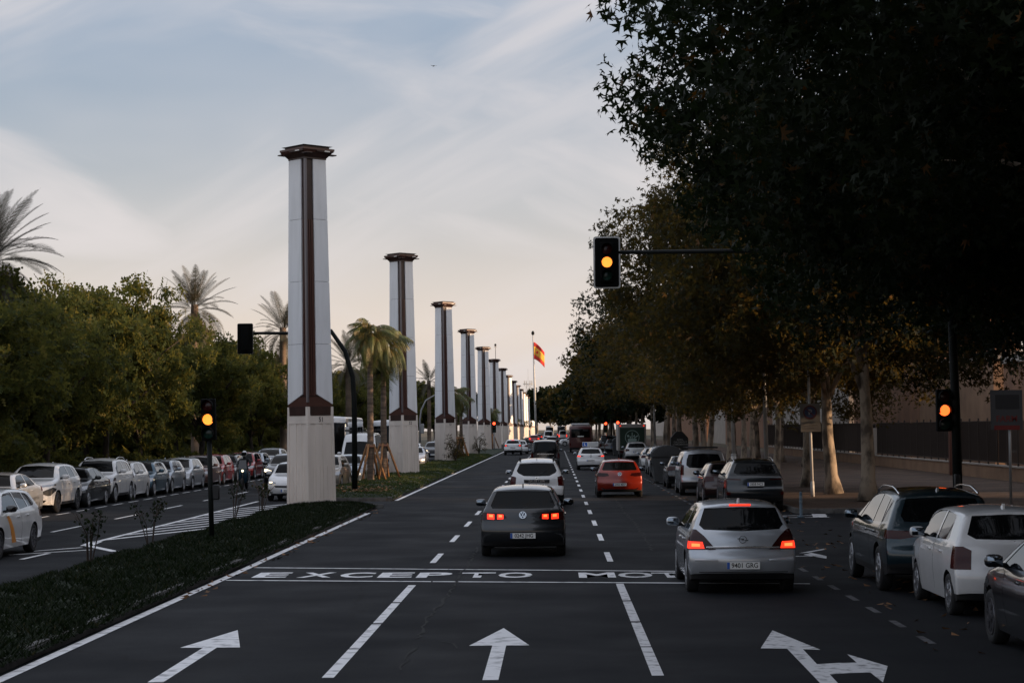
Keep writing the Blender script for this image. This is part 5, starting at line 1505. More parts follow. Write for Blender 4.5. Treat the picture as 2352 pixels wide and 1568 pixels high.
# boundary wall, fence and hedge along the inner edge of the pavement
FX = 20.4
def fence_run(y0, y1, label_w, label_f):
    w = empty('boundary_wall', (FX, y0, 0.13), 0, label_w, 'wall', 'low walls along the pavement')
    y = y0
    while y < y1:
        l_ = min(4.0, y1-y)
        boxo('wall_bay', -0.14, 0.14, y-y0, y-y0+l_-0.004, 0, 0.60, M_BRICK2, w)
        boxo('coping', -0.18, 0.18, y-y0, y-y0+l_-0.01, 0.602, 0.67, M_STONE, w)
        y += 4.0
    f = empty('metal_fence', (FX, y0, 0.80), 0, label_f, 'fence', 'fences on the low walls')
    y = y0
    while y < y1-0.5:
        l_ = min(2.0, y1-y)
        boxo('post', -0.035, 0.035, y-y0-0.035, y-y0+0.035, -0.12, 2.15, M_FENCE, f)
        bm = bmesh.new()
        k = 0.12
        while k < l_-0.05:
            box(bm, -0.009, 0.009, y-y0+k-0.011, y-y0+k+0.011, 0.10, 2.0); k += 0.115
        o = bm_obj('bars', bm, M_FENCE, f); o['kind'] = 'stuff'
        for z in (0.10, 1.98): boxo('rail', -0.02, 0.02, y-y0+0.036, y-y0+l_-0.036, z, z+0.045, M_FENCE, f)
        boxo('privacy_sheet', 0.045, 0.055, y-y0+0.04, y-y0+l_-0.04, 0.14, 1.96, mat('privacy_sheet', (0.055, 0.04, 0.032), 0.9, noise=(3, (0.035, 0.027, 0.022), 0.4, 0.6)), f) if y-y0 > 12 else None
        y += 2.0
fence_run(75, 125, 'low brick wall under the near run of dark fence', 'dark metal fence with brown sheeting on the low brick wall')
fence_run(129, 190, 'low brick wall further along the pavement', 'dark fence further along, behind the plane trunks')
g = boxo('gate_pier', -0.3, 0.3, -0.3, 0.3, 0, 2.35, M_STONE, None, 0.02, 1, (FX, 127, 0.13)); tag(g, 'pale stone pier between the two fence runs', 'pier')
g = boxo('gate_post', -0.17, 0.17, -0.17, 0.17, 0, 3.05, mat('rust_post', (0.12, 0.045, 0.028), 0.7), None, 0.015, 1, (FX-0.4, 99.3, 0.13)); tag(g, 'square rust-red post standing in front of the fence', 'post')
c, p_ = crown_points(60, 60, 0.7, 6.5, 1.25, 0.22, 0.3, 0.9, 0.05, seed=3)
hd = empty('hedge', (FX+1.1, 83.0, 0.1), 0, 'clipped green hedge showing behind the fence by the signal mast', 'hedge')
link('foliage', leaf_mesh('foliage', p_, 0.16, CLV, CLF, M_TLEAF), None, hd, (0, 0, 1.75))
bm = bmesh.new()
for k in range(9): tube(bm, [(0, -6+k*1.5, 0), (0.1, -6+k*1.5, 1.6)], [0.04, 0.02], 5)
bm_obj('stems', bm, M_DBARK, hd)

# ------------------------------------------------------------------ signals, lamps, signs
M_DKPOLE = mat('dark_green_pole', (0.004, 0.0055, 0.005), 0.6, noise=(4, (0.007, 0.009, 0.008), 0.4, 0.7), spec=0.2)
M_WPOLE = mat('white_pole', (0.55, 0.54, 0.52), 0.5, noise=(2, (0.42, 0.41, 0.39), 0.4, 0.7))
M_GPOLE = mat('galvanised', (0.33, 0.33, 0.33), 0.45, metal=0.5)
M_LENSOFF = [mat('lens_red_off', (0.05, 0.006, 0.005), 0.25), mat('lens_amber_off', (0.07, 0.03, 0.006), 0.25), mat('lens_green_off', (0.012, 0.04, 0.03), 0.25)]
M_AMBERL = mat('amber_led', (0.9, 0.4, 0.1), 0.3, emit=(1.0, 0.25, 0.030), estr=1.7)
M_REDL = mat('red_led', (0.8, 0.1, 0.05), 0.3, emit=(1.0, 0.06, 0.02), estr=4.0)
M_SIG = mat('signal_black', (0.004, 0.004, 0.004), 0.85, spec=0.1)
def signal_head(parent, loc, rz, lit, board=False, dia=0.25, name='signal_head'):
    """three-lens head facing local -y; lit: 0 red, 1 amber, 2 green, None off"""
    h = empty(name, loc, rz); h.parent = parent
    s = dia/0.25
    boxo('housing', -0.165*s, 0.165*s, 0, 0.2*s, -0.48*s, 0.48*s, M_SIG, h, 0.03*s, 2)
    if board:
        def rr(w, hh, r):
            o = []
            for cx, cz, a0 in ((w-r, hh-r, 0), (-w+r, hh-r, 90), (-w+r, -hh+r, 180), (w-r, -hh+r, 270)):
                o += [(cx+r*math.cos(R(a0+k*22.5)), cz+r*math.sin(R(a0+k*22.5))) for k in range(5)]
            return o
        bm = bmesh.new(); poly_prism(bm, rr(0.31, 0.60, 0.06), 0.09, 0.10, lambda u, v, q: Vector((u, q, v))); bm_obj('backboard_rim', bm, M_WPOLE, h)
        bm = bmesh.new(); poly_prism(bm, rr(0.275, 0.565, 0.05), 0.075, 0.088, lambda u, v, q: Vector((u, q, v))); bm_obj('backboard', bm, M_SIG, h)
        bm = bmesh.new(); poly_prism(bm, rr(0.305, 0.595, 0.06), 0.102, 0.112, lambda u, v, q: Vector((u, q, v))); bm_obj('backboard_rear', bm, M_SIG, h)
    for i in range(3):
        z = (0.315-0.315*i)*s
        bm = bmesh.new(); lathe(bm, [(dia/2, -0.012), (dia/2*0.7, -0.026), (0, -0.032)], 24, 'y')
        bmesh.ops.recalc_face_normals(bm, faces=bm.faces[:])
        m = (M_REDL, M_AMBERL, M_AMBERL)[i] if lit == i else M_LENSOFF[i]
        bm_obj('lens', bm, m, h, (0, 0, z), smooth=True)
        bm = bmesh.new(); n = 12; r_ = dia/2+0.012
        for k in range(n):
            a, b_ = R(-25+230*k/n), R(-25+230*(k+1)/n)
            q = [Vector((r_*math.cos(t), y_, r_*math.sin(t))) for t, y_ in ((a, 0), (b_, 0), (b_, -0.2*s), (a, -0.2*s))]
            q2 = [Vector((v.x*0.95, v.y, v.z*0.95)) for v in q]
            vs = [bm.verts.new(v) for v in q]; v2 = [bm.verts.new(v) for v in q2]
            bm.faces.new(vs); bm.faces.new(v2[::-1]); bm.faces.new((vs[2], vs[3], v2[3], v2[2]))
        bmesh.ops.remove_doubles(bm, verts=bm.verts[:], dist=0.001)
        bm_obj('visor', bm, M_SIG, h, (0, 0, z))
    return h
# mast on the right with the overhanging head
DM = 45.0
mt = PD(2196, 1147, DM); hx = PD(1394, 602, DM)
r = empty('signal_mast', (mt.x+0.05, DM, 0.13), 0, 'dark signal mast whose long arm holds an amber light over the lanes', 'traffic light')
tubeo('pole', [(0, 0, 0), (-0.02, 0, 3), (-0.1, 0, hx.z+0.15)], [0.115, 0.105, 0.085], M_DKPOLE, r, 12)
az = PD(1480, 580, DM).z-0.13
tubeo('arm', [(-0.09, 0, az+0.02), (hx.x-mt.x+0.2, 0.12, az+0.02)], [0.06, 0.045], M_DKPOLE, r, 8)
signal_head(r, (hx.x-mt.x-0.05, 0, hx.z-0.13), R(0), 1, True, 0.24)
lz = PD(2168, 942, DM)
sh_ = signal_head(r, (lz.x-mt.x-0.05, -0.05, lz.z-0.13), 0, 1, False, 0.25, 'side_signal_head')
for c_ in sh_.children:
    if c_.data and c_.data.materials and c_.data.materials[0] is M_AMBERL: c_.data.materials[0] = mat('amber_led_deep', (0.9, 0.3, 0.1), 0.3, emit=(1.0, 0.11, 0.018), estr=2.3)
boxo('bracket', -0.22, 0.05, 0.02, 0.08, 0, 0.06, M_DKPOLE, r, loc=(0, 0, lz.z+0.2))
boxo('control_box', -0.13, 0.0, -0.2, -0.06, 0, 0.4, M_BLK, r, 0.02, 1, (0.02, 0, 1.0))
# post on the near median
q = P(487, 1228, 0.33); lz = PD(473, 963, q.y)
r = empty('signal_post', (q.x, q.y, 0.1), 0, 'dark signal post in the near median hedge showing amber', 'traffic light')
r.rotation_euler = (0, R(-1.4), 0)
tubeo('pole', [(0, 0, 0), (0, 0, lz.z-0.5)], 0.058, M_DKPOLE, r, 10)
signal_head(r, (0.0, -0.08, lz.z-0.1), 0, 1, False, 0.245)
boxo('push_button_box', 0.05, 0.2, -0.07, 0.07, 0, 0.34, M_BLK, r, 0.02, 1, (0, 0, 1.02))
# curved mast behind column 51, its head seen from behind
q = P(815, 1127, 0.3)
r = empty('signal_mast', (q.x, q.y, 0.15), 0, 'dark curved signal mast behind column 51, its head turned to the oncoming lanes', 'traffic light')
arm_z = PD(660, 767, q.y).z; ex = PD(570, 775, q.y)
pts = [(0, 0, 0), (0, 0, 3.6), (-0.06, 0, 4.6), (-0.35, 0, 5.6), (-0.9, 0, 6.4), (-1.6, 0, arm_z-0.2), (-2.6, 0, arm_z-0.12), (ex.x-q.x, 0, arm_z-0.10)]
tubeo('pole', pts, [0.115, 0.10, 0.095, 0.09, 0.085, 0.075, 0.065, 0.05], M_DKPOLE, r, 10)
signal_head(r, (ex.x-q.x-0.1, 0, PD(566, 778, q.y).z-0.15), R(180), None, True, 0.24)
# thin curved galvanised mast beyond column 52
q = PD(965, 1040, 190)
r = empty('signal_mast', (q.x, q.y, 0), 0, 'slim grey curved mast by the oncoming lanes right of column 52', 'traffic light')
tubeo('pole', [(0, 0, 0), (0, 0, 3.6), (0.15, 0, 4.6), (0.6, 0, 5.5), (1.6, 0, 6.1), (3.0, 0, 6.2)], [0.1, 0.09, 0.08, 0.07, 0.06, 0.05], M_GPOLE, r, 8)
boxo('back_of_head', -0.17, 0.17, -0.1, 0.1, 0, 0.95, M_GPOLE, r, 0.03, 1, (0.22, 0, 2.3))
# far red signals
def red_post(px, py, D, label, top=0.0, pole=True):
    p_ = PD(px, py, D)
    r = empty('signal_post', (p_.x, D, 0.0), 0, label, 'traffic light', 'far red signals')
    tubeo('pole', [(0, 0, 0), (0, 0, p_.z-0.6)], 0.06, M_GPOLE if pole else M_DKPOLE, r, 8)
    signal_head(r, (0, -0.1, p_.z-0.32), 0, 0, False, 0.33)
red_post(1135, 974, 226, 'signal post showing red on the median beside column 55')
red_post(1391, 974, 232, 'signal post showing red at the kerb past the maroon bus')
red_post(1419, 972, 226, 'signal post showing red behind the box truck')
p_ = PD(1319, 911, 230)
r = empty('signal_mast', (6.6, 230, 0), 0, 'far mast with a red light hung in the plane leaves over the lanes', 'traffic light', 'far red signals')
tubeo('pole', [(0, 0, 0), (0, 0, p_.z-0.3)], 0.1, M_DKPOLE, r, 8); tubeo('arm', [(0, 0, p_.z-0.35), (p_.x-6.6, 0, p_.z-0.35)], 0.05, M_DKPOLE, r, 6)
signal_head(r, (p_.x-6.6, -0.1, p_.z-0.33), 0, 0, True, 0.33)

# white lamp posts on the pavement
def lamp_post(x, y, label, lean=0.0):
    r = empty('street_lamp', (x, y, 0.13), 0, label, 'street lamp', 'white lamp posts on the pavement')
    r.rotation_euler = (0, R(lean), 0)
    tubeo('pole', [(0, 0, 0), (0, 0, 1.1)], [0.13, 0.125], M_WPOLE, r, 12)
    tubeo('upper_pole', [(0, 0, 1.1), (0, 0, 5.2), (-0.1, 0, 6.6)], [0.095, 0.075, 0.06], M_WPOLE, r, 12)
    bm = bmesh.new(); lathe(bm, [(0.14, 1.08), (0.15, 1.11), (0.14, 1.14)], 12); bm_obj('collar', bm, M_WPOLE, r)
    tubeo('lamp_arm', [(-0.1, 0, 6.5), (-1.6, 0, 6.75)], 0.035, M_WPOLE, r, 6)
    boxo('lamp_head', -0.75, 0.0, -0.13, 0.13, -0.04, 0.05, M_WPOLE, r, 0.03, 2, (-1.5, 0, 6.75))
p_ = PD(1762, 1060, 84); lamp_post(p_.x, 84, 'white lamp post left of the stone pier, nearest the no-parking sign', -1.0)
p_ = PD(1686, 1035, 101); lamp_post(p_.x, 101, 'white lamp post among the plane trunks behind the silver van', -1.0)
p_ = PD(1505, 990, 165); lamp_post(p_.x, 165, 'far white lamp post beside the box truck', -1.0)
# parking sign
q = P(1867, 1140, 0.13)
r = empty('parking_sign', (q.x, q.y, 0.13), 0, 'no-parking sign with a round emblem and lower plate on a white pole', 'sign')
r.rotation_euler = (0, R(-1.2), 0)
tubeo('pole', [(0, 0, 0), (0, 0, 5.4)], 0.05, M_WPOLE, r, 10)
tubeo('sleeve', [(0, 0, 0), (0, 0, 0.55)], 0.068, M_WPOLE, r, 10)
sb_ = boxo('sign_board', -0.36, 0.36, -0.085, -0.055, 2.32, 3.33, mat('sign_back', (0.15, 0.14, 0.125), 0.6, noise=(2, (0.11, 0.105, 0.095), 0.4, 0.7)), r, 0.004, 1)
for nm, rad, m, yy in (('red_ring', 0.25, mat('sign_red', (0.08, 0.01, 0.01), 0.5), -0.089), ('blue_disc', 0.20, mat('sign_blue', (0.02, 0.035, 0.09), 0.5), -0.093)):
    bm = bmesh.new(); lathe(bm, [(rad, 0.0), (rad, -0.003), (0, -0.003)], 28, 'y'); bmesh.ops.recalc_face_normals(bm, faces=bm.faces[:]); bm_obj(nm, bm, m, sb_, (0, yy, 3.02))
lettering('letter_p', 'P', 0.26, mat('sign_white', (0.25, 0.25, 0.25), 0.5), sb_, (0, -0.098, 3.02), (R(90), 0, 0), offset=0.006)
boxo('letter_frame', -0.11, 0.11, -0.0972, -0.0962, 2.885, 3.155, mat('sign_blue2', (0.025, 0.04, 0.10), 0.5), sb_)
bm = bmesh.new(); stroke(bm, (-0.15, 3.17), (0.15, 2.87), 0.035, -0.1000, -0.0985); bm_obj('red_bar', bm, MATS['sign_red'], sb_)
boxo('lower_plate', -0.345, 0.345, -0.0895, -0.0855, 2.34, 2.70, mat('sign_plate', (0.12, 0.113, 0.104), 0.6), sb_)
for k, (a, b_, z) in enumerate(((-0.28, 0.05, 2.62), (-0.28, 0.25, 2.55), (-0.28, 0.12, 2.44))): boxo('text_line', a, b_, -0.092, -0.090, z-0.012, z+0.012, mat('sign_ink', (0.07, 0.06, 0.055), 0.7), sb_)
# flexible bollard at the kerb corner
q = P(1840, 1188)
r = empty('bollard', (q.x, q.y, 0), 0, 'slim blue-grey flexible bollard in front of the kerb', 'bollard')
bm = bmesh.new(); lathe(bm, [(0.11, 0), (0.11, 0.03), (0.045, 0.05), (0.042, 0.72), (0.03, 0.75), (0, 0.755)], 12); bm_obj('post', bm, mat('bollard_blue', (0.03, 0.06, 0.085), 0.5), r, smooth=True)
for z in (0.42, 0.56): 
    bm = bmesh.new(); lathe(bm, [(0.0445, z), (0.046, z+0.005), (0.046, z+0.07), (0.0445, z+0.075)], 12); bm_obj('reflective_band', bm, mat('bollard_band', (0.12, 0.16, 0.19), 0.4), r)
# sign with red lettering near the signal mast
p_ = PD(2318, 945, 62)
r = empty('advert_sign', (p_.x, 62, 0.13), 0, 'pale sign on a post with red FARM lettering beside the signal mast', 'sign')
tubeo('pole', [(0, 0, 0), (0, 0, p_.z+0.4)], 0.045, M_GPOLE, r, 8)
b_ = boxo('sign_board', -0.60, 0.40, -0.09, -0.05, p_.z-0.70, p_.z+0.55, mat('sign_pale', (0.045, 0.045, 0.047), 0.5), r, 0.004, 1)
boxo('dark_panel', -0.45, 0.3, -0.094, -0.091, p_.z-0.05, p_.z+0.4, M_BLK, b_)
lettering('red_lettering', 'FARM', 0.27, mat('sign_red2', (0.12, 0.012, 0.010), 0.5), b_, (-0.1, -0.0935, p_.z-0.36), (R(90), 0, 0), offset=0.006)
boxo('red_strip', -0.5, 0.3, -0.094, -0.091, p_.z-0.70, p_.z-0.56, MATS['sign_red2'], b_)

# ------------------------------------------------------------------ flag, mast, bird
FD = 600.0
pb = PD(1231.5, 990, FD); pt = PD(1224, 770, FD)
r = empty('flagpole', (pb.x, FD, 0), 0, 'very tall white flagpole at the end of the column row', 'flagpole')
top = Vector((pt.x-pb.x, 0, pt.z))
tubeo('pole', [(0, 0, 0), top*0.5, top], [0.36, 0.30, 0.16], M_WPOLE, r, 12)
bm = bmesh.new(); lathe(bm, [(0.1, 0), (0.42, 0.3), (0.5, 0.8), (0.25, 1.3), (0, 1.4)], 10); bm_obj('finial', bm, M_DKPOLE, r, top)
fz = PD(1226, 785, FD).z; fz1 = PD(1226, 824, FD).z
fl = empty('flag', (pb.x+top.x*0.95+0.2, FD-0.3, 0), 0, 'red and yellow striped flag hanging folded from the tall pole', 'flag')
H_ = fz-fz1; W_ = 3.9
M_FR = mat('flag_red', (0.55, 0.030, 0.020), 0.8); M_FY = mat('flag_yellow', (0.80, 0.42, 0.055), 0.8)
def flag_pt(u, v):
    # u along the fly 0..1, v down the hoist 0..1
    x = W_*0.95*(u-0.12*u*u); z = fz-H_*v*(1-0.1*u)-H_*0.62*u**1.25
    return Vector((x, 0.38*math.sin(u*7+v*1.2)*u**0.5, z))
for nm, v0, v1, m in (('red_stripe', 0, 0.25, M_FR), ('yellow_stripe', 0.25, 0.75, M_FY), ('red_stripe', 0.75, 1.0, M_FR)):
    bm = bmesh.new(); nu, nv = 28, 6
    g = [[bm.verts.new(flag_pt(i/nu, v0+(v1-v0)*j/nv)) for j in range(nv+1)] for i in range(nu+1)]
    for i in range(nu):
        for j in range(nv): bm.faces.new((g[i][j], g[i][j+1], g[i+1][j+1], g[i+1][j]))
    for f in bm.faces: f.smooth = True
    o = bm_obj(nm, bm, m, fl)
    md = o.modifiers.new('cloth', 'SOLIDIFY'); md.thickness = 0.02
bm = bmesh.new(); lathe(bm, [(0.42, -0.03), (0.42, -0.06), (0, -0.06)], 8, 'y'); bm_obj('emblem', bm, M_FR, fl, flag_pt(0.3, 0.5)+Vector((0, -0.06, 0)))
# lattice mast
D = 950; a = PD(1214, 985, D); b_ = PD(1213, 880, D)
r = empty('lattice_mast', (a.x, D, 0), 0, 'distant red and white lattice radio mast beyond the flagpole', 'mast')
hh = b_.z
for k in range(4):
    s, t = (-1, 1, 1, -1)[k], (-1, -1, 1, 1)[k]
    tubeo('leg', [(s*1.5, t*1.5, 0), (s*0.9, t*0.9, hh)], 0.10, M_GPOLE, r, 5)
for i in range(12):
    z0, z1 = hh*i/12, hh*(i+1)/12; w0 = 1.5-0.6*i/12; w1 = 1.5-0.6*(i+1)/12
    tubeo('brace', [(-w0, -w0, z0), (w1, -w1, z1), ], 0.06, M_GPOLE, r, 4); tubeo('brace', [(w0, -w0, z0), (-w1, -w1, z1)], 0.06, M_GPOLE, r, 4)
for k in range(6):
    a_ = k*1.05; boxo('antenna', -0.2, 0.2, -0.1, 0.1, 0, 2.4, M_WPOLE, r, loc=(1.8*math.cos(a_), 1.8*math.sin(a_), hh-1.2))
tubeo('platform', [(-2.4, 0, hh-0.3), (2.4, 0, hh-0.3)], 0.15, M_GPOLE, r, 5); tubeo('spike', [(0, 0, hh), (0, 0, hh+7)], 0.05, M_GPOLE, r, 4)
# bird
p_ = PD(996, 152, 150)
r = empty('bird', p_, 0.4, 'small dark bird gliding high in the sky', 'bird')
bm = bmesh.new(); bmesh.ops.create_uvsphere(bm, u_segments=10, v_segments=8, radius=1)
for v in bm.verts:
    c = v.co; t = (c.y+1)/2; rr_ = 0.045*math.sin(math.pi*min(1, t*0.92+0.04))**0.7
    v.co = Vector((c.x*0.045, c.y*0.17, c.z*0.04))
    if v.co.y < -0.11: v.co.x *= 1.6
bod = bm_obj('body', bm, mat('bird_dark', (0.02, 0.02, 0.02), 0.8), r, smooth=True)
for s in (1, -1):
    bm = bmesh.new()
    poly_prism(bm, [(0.0, 0.07), (s*0.10, 0.09), (s*0.27, -0.02), (s*0.12, -0.01), (0, -0.06)], -0.004, 0.004, lambda u, v, h: Vector((u, v, h+abs(u)*0.18)))
    bm_obj('wing', bm, MATS['bird_dark'], r)

# ------------------------------------------------------------------ containers on the kerb
def bin_(x, y, w, l_, h, m, label, name='waste_container'):
    r = empty(name, (x, y, 0), 0, label, 'container', 'street waste containers')
    bm = bmesh.new()
    prof = [(-0.40, 0.10), (0.40, 0.10), (0.47, 0.62*h), (0.50, 0.64*h), (0.50, 0.68*h), (-0.50, 0.68*h), (-0.50, 0.64*h), (-0.47, 0.62*h)]
    poly_prism(bm, [(u*w, v) for u, v in prof], -l_/2, l_/2, lambda u, v, q: Vector((u, q, v)))
    bmesh.ops.bevel(bm, geom=bm.edges[:], offset=0.025, segments=2, affect='EDGES'); bm_obj('tub', bm, m, r, smooth=True)
    bm = bmesh.new(); n = 10
    prof = [(0.5*math.cos(math.pi*k/n)*w*0.98, 0.69*h+0.31*h*math.sin(math.pi*k/n)**0.8) for k in range(n+1)]
    poly_prism(bm, prof, -l_/2*0.97, l_/2*0.97, lambda u, v, q: Vector((u, q, v)))
    bmesh.ops.bevel(bm, geom=[e for e in bm.edges if abs(e.verts[0].co.y-e.verts[1].co.y) < 1e-5], offset=0.05, segments=2, affect='EDGES')
    lid = bm_obj('lid', bm, m, r, smooth=True)
    for k in range(4): 
        bm = bmesh.new(); tube(bm, [(q[0]*1.01, -l_/2+l_*(k+0.5)/4, q[1]+0.012) for q in prof], 0.022, 5); bm_obj('lid_rib', bm, m, lid)
    for s in (1, -1):
        for t in (1, -1): boxo('foot', -0.07, 0.07, -0.07, 0.07, 0, 0.12, M_BLK, r, loc=(s*w*0.33, t*l_*0.4, 0))
    boxo('side_handle', -0.03, 0.03, -0.3, 0.3, 0.5*h, 0.55*h, M_BLK, r, loc=(-0.5*w, 0, 0))
M_BING = mat('container_grey', (0.045, 0.048, 0.052), 0.42, noise=(3, (0.03, 0.032, 0.035), 0.4, 0.7)); M_BINGR = mat('container_green', (0.012, 0.055, 0.035), 0.42)
p_ = PD(1533, 1100, 93.5); bin_(p_.x, 94.0, 1.5, 1.75, 1.78, M_BING, 'big grey ribbed waste container between parked cars')
p_ = PD(1424, 1050, 186); bin_(p_.x, 188, 1.4, 1.7, 1.75, M_BING, 'grey waste container just before the green one, past the box truck')
p_ = PD(1440, 1050, 181); bin_(p_.x, 183.5, 1.4, 1.7, 1.75, M_BINGR, 'dark green waste container just behind the box truck side')
p_ = PD(1560, 1030, 144)
r = empty('clothes_bank', (p_.x, 144, 0.13), 0, 'black clothes bank with pale lettering between plane trunks', 'container')
bm = bmesh.new(); poly_prism(bm, [(-0.64, 0), (0.64, 0), (0.64, 1.75), (0.22, 2.22), (-0.22, 2.22), (-0.64, 1.75)], -0.5, 0.5, lambda u, v, q: Vector((u, q, v)))
bmesh.ops.bevel(bm, geom=bm.edges[:], offset=0.03, segments=2, affect='EDGES'); bb = bm_obj('case', bm, mat('bank_black', (0.016, 0.018, 0.018), 0.45), r, smooth=True)
M_PL = mat('pale_print', (0.40, 0.40, 0.38), 0.6)
for s_, z, sz in (('ROPA,', 1.62, 0.17), ('CALZADO Y', 1.45, 0.17), ('COMPLEMENTOS', 1.28, 0.14)): lettering('lettering', s_, sz, M_PL, bb, (0.05, -0.503, z), (R(90), 0, 0), offset=0.004)
boxo('hatch', -0.4, 0.4, -0.53, -0.50, 1.78, 1.98, M_BLK, r)
# ------------------------------------------------------------------ traffic
GT = 'cars driving away along the avenue'; GPR = 'cars parked along the right kerb'; GPL = 'cars parked along the left kerb'; GO = 'oncoming vehicles'
WHITE = paint('white', (0.74, 0.74, 0.74), 0.0); SILVER = paint('silver', (0.50, 0.53, 0.57), 0.6); PGREY = paint('dark_grey', (0.020, 0.022, 0.025), 0.4)
BLACK = paint('black', (0.010, 0.010, 0.012), 0.2, 0.2); ORANGE = paint('orange', (0.25, 0.017, 0.005), 0.3); TEAL = paint('teal', (0.014, 0.034, 0.046), 0.5)
RED = paint('red', (0.30, 0.012, 0.012), 0.25); BROWN = paint('brown', (0.12, 0.06, 0.05), 0.4); MAROON = paint('maroon', (0.03, 0.010, 0.010), 0.3)
BLUE = paint('blue', (0.04, 0.10, 0.15), 0.5); SILB = paint('silver_blue', (0.30, 0.35, 0.41), 0.6); WHITEP = paint('pearl_white', (0.70, 0.70, 0.70), 0.05); OLIVE = paint('gold_silver', (0.36, 0.33, 0.29), 0.5)
SLATE = paint('slate', (0.014, 0.018, 0.022), 0.45)
def away(D_tail, px, py=None, L=4.3):
    """ground point of the middle of a car that drives away, its tail at D_tail below picture column px"""
    y = 984+FPX*CAMZ/D_tail
    p = PD(px, y, D_tail); return (p.x, D_tail+L/2, 0)

# --- same carriageway
sp = hatch(4.26, 1.80, 1.46, tail=[([(0.62, 0.83), (0.62, 0.88), (0.70, 0.885), (0.70, 0.835)], 'hot'), ([(0.43, 0.83), (0.43, 0.875), (0.50, 0.88), (0.50, 0.83)], 'hot'), ([(0.59, 0.78), (0.59, 0.89), (0.74, 0.90), (0.74, 0.79)], 'tail'), ([(0.40, 0.79), (0.40, 0.885), (0.53, 0.888), (0.53, 0.785)], 'tail'),
                                 ([(0.33, 0.815), (0.40, 0.91), (0.86, 0.93), (0.95, 0.89), (0.95, 0.77), (0.50, 0.765)], 'taildk')],
           plate_r=(-0.014, 0.45), badge=(0.012, 0.875, R(-10)), rearwin=[[(0.0, 1.0), (0.63, 1.005), (0.67, 1.06), (0.545, 1.345), (0.0, 1.36)]], rpull=0.12,
           gate=[[(0.0, 0.60), (0.50, 0.60), (0.50, 0.607), (0.0, 0.607)]])
car('hatchback_car', 'golf7', sp, PGREY, away(40.6, 1201.5, L=4.26), 0, 'dark grey hatchback with lit red tail lights and plate 0242 JHG', 'car', GT, '0242 JHG', 'tail', M_RIMD, badge=badge_vw)
sp = suv(4.32, 1.82, 1.66, tail=[([(0.70, 0.78), (0.68, 1.06), (0.80, 1.10), (0.98, 1.08), (0.98, 0.76)], 'tailoff')],
         rearwin=[[(0.0, 1.09), (0.42, 1.10), (0.62, 1.20), (0.66, 1.27), (0.56, 1.50), (0.0, 1.52)]], plate_r=(0.02, 0.80), badge=(0.085, 1.03, R(-5)), rail_x=0.56, rail_r=(0.7, 2.4), belt=1.08)
d = car('suv_car', 'duster', sp, WHITEP, away(64.5, 1233.5, L=4.32), 0, 'white square-backed SUV with black roof rails directly ahead of the dark grey hatchback', 'car', GT, '9203 HSM', rails=M_BLK, badge=badge_shield)
tb = boxo('name_strip', -0.42, 0.42, -0.03, 0.0, -0.055, 0.055, M_BLK, d, 0.01, 1, (0, -2.16+0.055, 0.93)); lettering('name_lettering', 'DUSTER', 0.10, M_CHR, tb, (0, -0.032, 0), (R(90), 0, 0), sx=1.5, offset=0.002)
for s in (1, -1): boxo('rail_end', -0.03, 0.03, -0.1, 0.1, 0, 0.12, M_BLK, d, 0.012, 1, (s*0.56, -1.45, 1.59))
sp = mpv(5.1, 1.93, 1.91, 3.2, 0.95, 0.34, 1.12, seam=[], rearwin=[[(0.0, 1.07), (0.74, 1.08), (0.76, 1.25), (0.68, 1.76), (0.0, 1.79)]], tail=[([(0.80, 0.72), (0.80, 1.03), (0.97, 1.06), (0.98, 0.72)], 'tailoff')], plate_r=(-0.01, 0.66))
v = car('people_carrier', 'vclass', sp, BLACK, away(129, 1252.7, L=5.1), 0, 'tall black people carrier with a blue plate and chrome strip', 'van', GT, '', None, M_RIMD, plate_blue=True, wiper=False, badge=badge_diamond)
boxo('chrome_strip', -0.55, 0.55, -0.02, 0.0, -0.02, 0.02, M_CHR, v, 0.005, 1, (0, -2.55+0.02, 0.98))
sp8 = hatch(4.28, 1.79, 1.46, tail=[([(0.40, 0.83), (0.46, 0.93), (0.86, 0.955), (0.95, 0.92), (0.95, 0.82), (0.60, 0.80)], 'taildk')], plate_r=(-0.014, 0.50), badge=(0.02, 0.90, R(-10)),
            rearwin=[[(0.0, 1.03), (0.63, 1.035), (0.66, 1.08), (0.55, 1.34), (0.0, 1.355)]], rtrim=[[(0.0, 0.30), (0.62, 0.30), (0.72, 0.36), (0.70, 0.375), (0.58, 0.325), (0.0, 0.325)], [(0.0, 0.20), (0.95, 0.20), (0.95, 0.27), (0.60, 0.298), (0.0, 0.298)]])
o = car('hatchback_car', 'golf8', sp8, ORANGE, away(75.0, 1424, L=4.28), 0, 'bright orange hatchback with unlit tail lights and plate 2062 MXP', 'car', GT, '2062 MXP', None, M_RIMD, badge=badge_vw, mirror_m=BLACK)
for c in o.children:
    if c.name.startswith('bumper_trim') and c.data.name.startswith('bumper_trim'): slot(c, M_CHR); break
spc = hatch(4.05, 1.79, 1.44, tail=[([(0.64, 0.84), (0.66, 0.91), (0.93, 0.935), (0.95, 0.86)], 'tailon'), ([(0.42, 0.86), (0.60, 0.93), (0.64, 0.93), (0.62, 0.85)], 'taildk')], plate_r=(-0.012, 0.60), badge=(0.02, 0.90, R(-10)))
c_ = car('hatchback_car', 'clio', spc, WHITE, away(125, 1357.5, L=4.05), 0, 'white driving school hatchback with a lettered board on its roof', 'car', GT, '0838 MYH', None, M_RIMD, badge=badge_diamond)
rs = boxo('roof_board', -0.52, 0.52, -0.10, 0.10, 0, 0.30, mat('board_white', (0.6, 0.6, 0.58), 0.5), c_, 0.03, 2, (0, -0.35, 1.47))
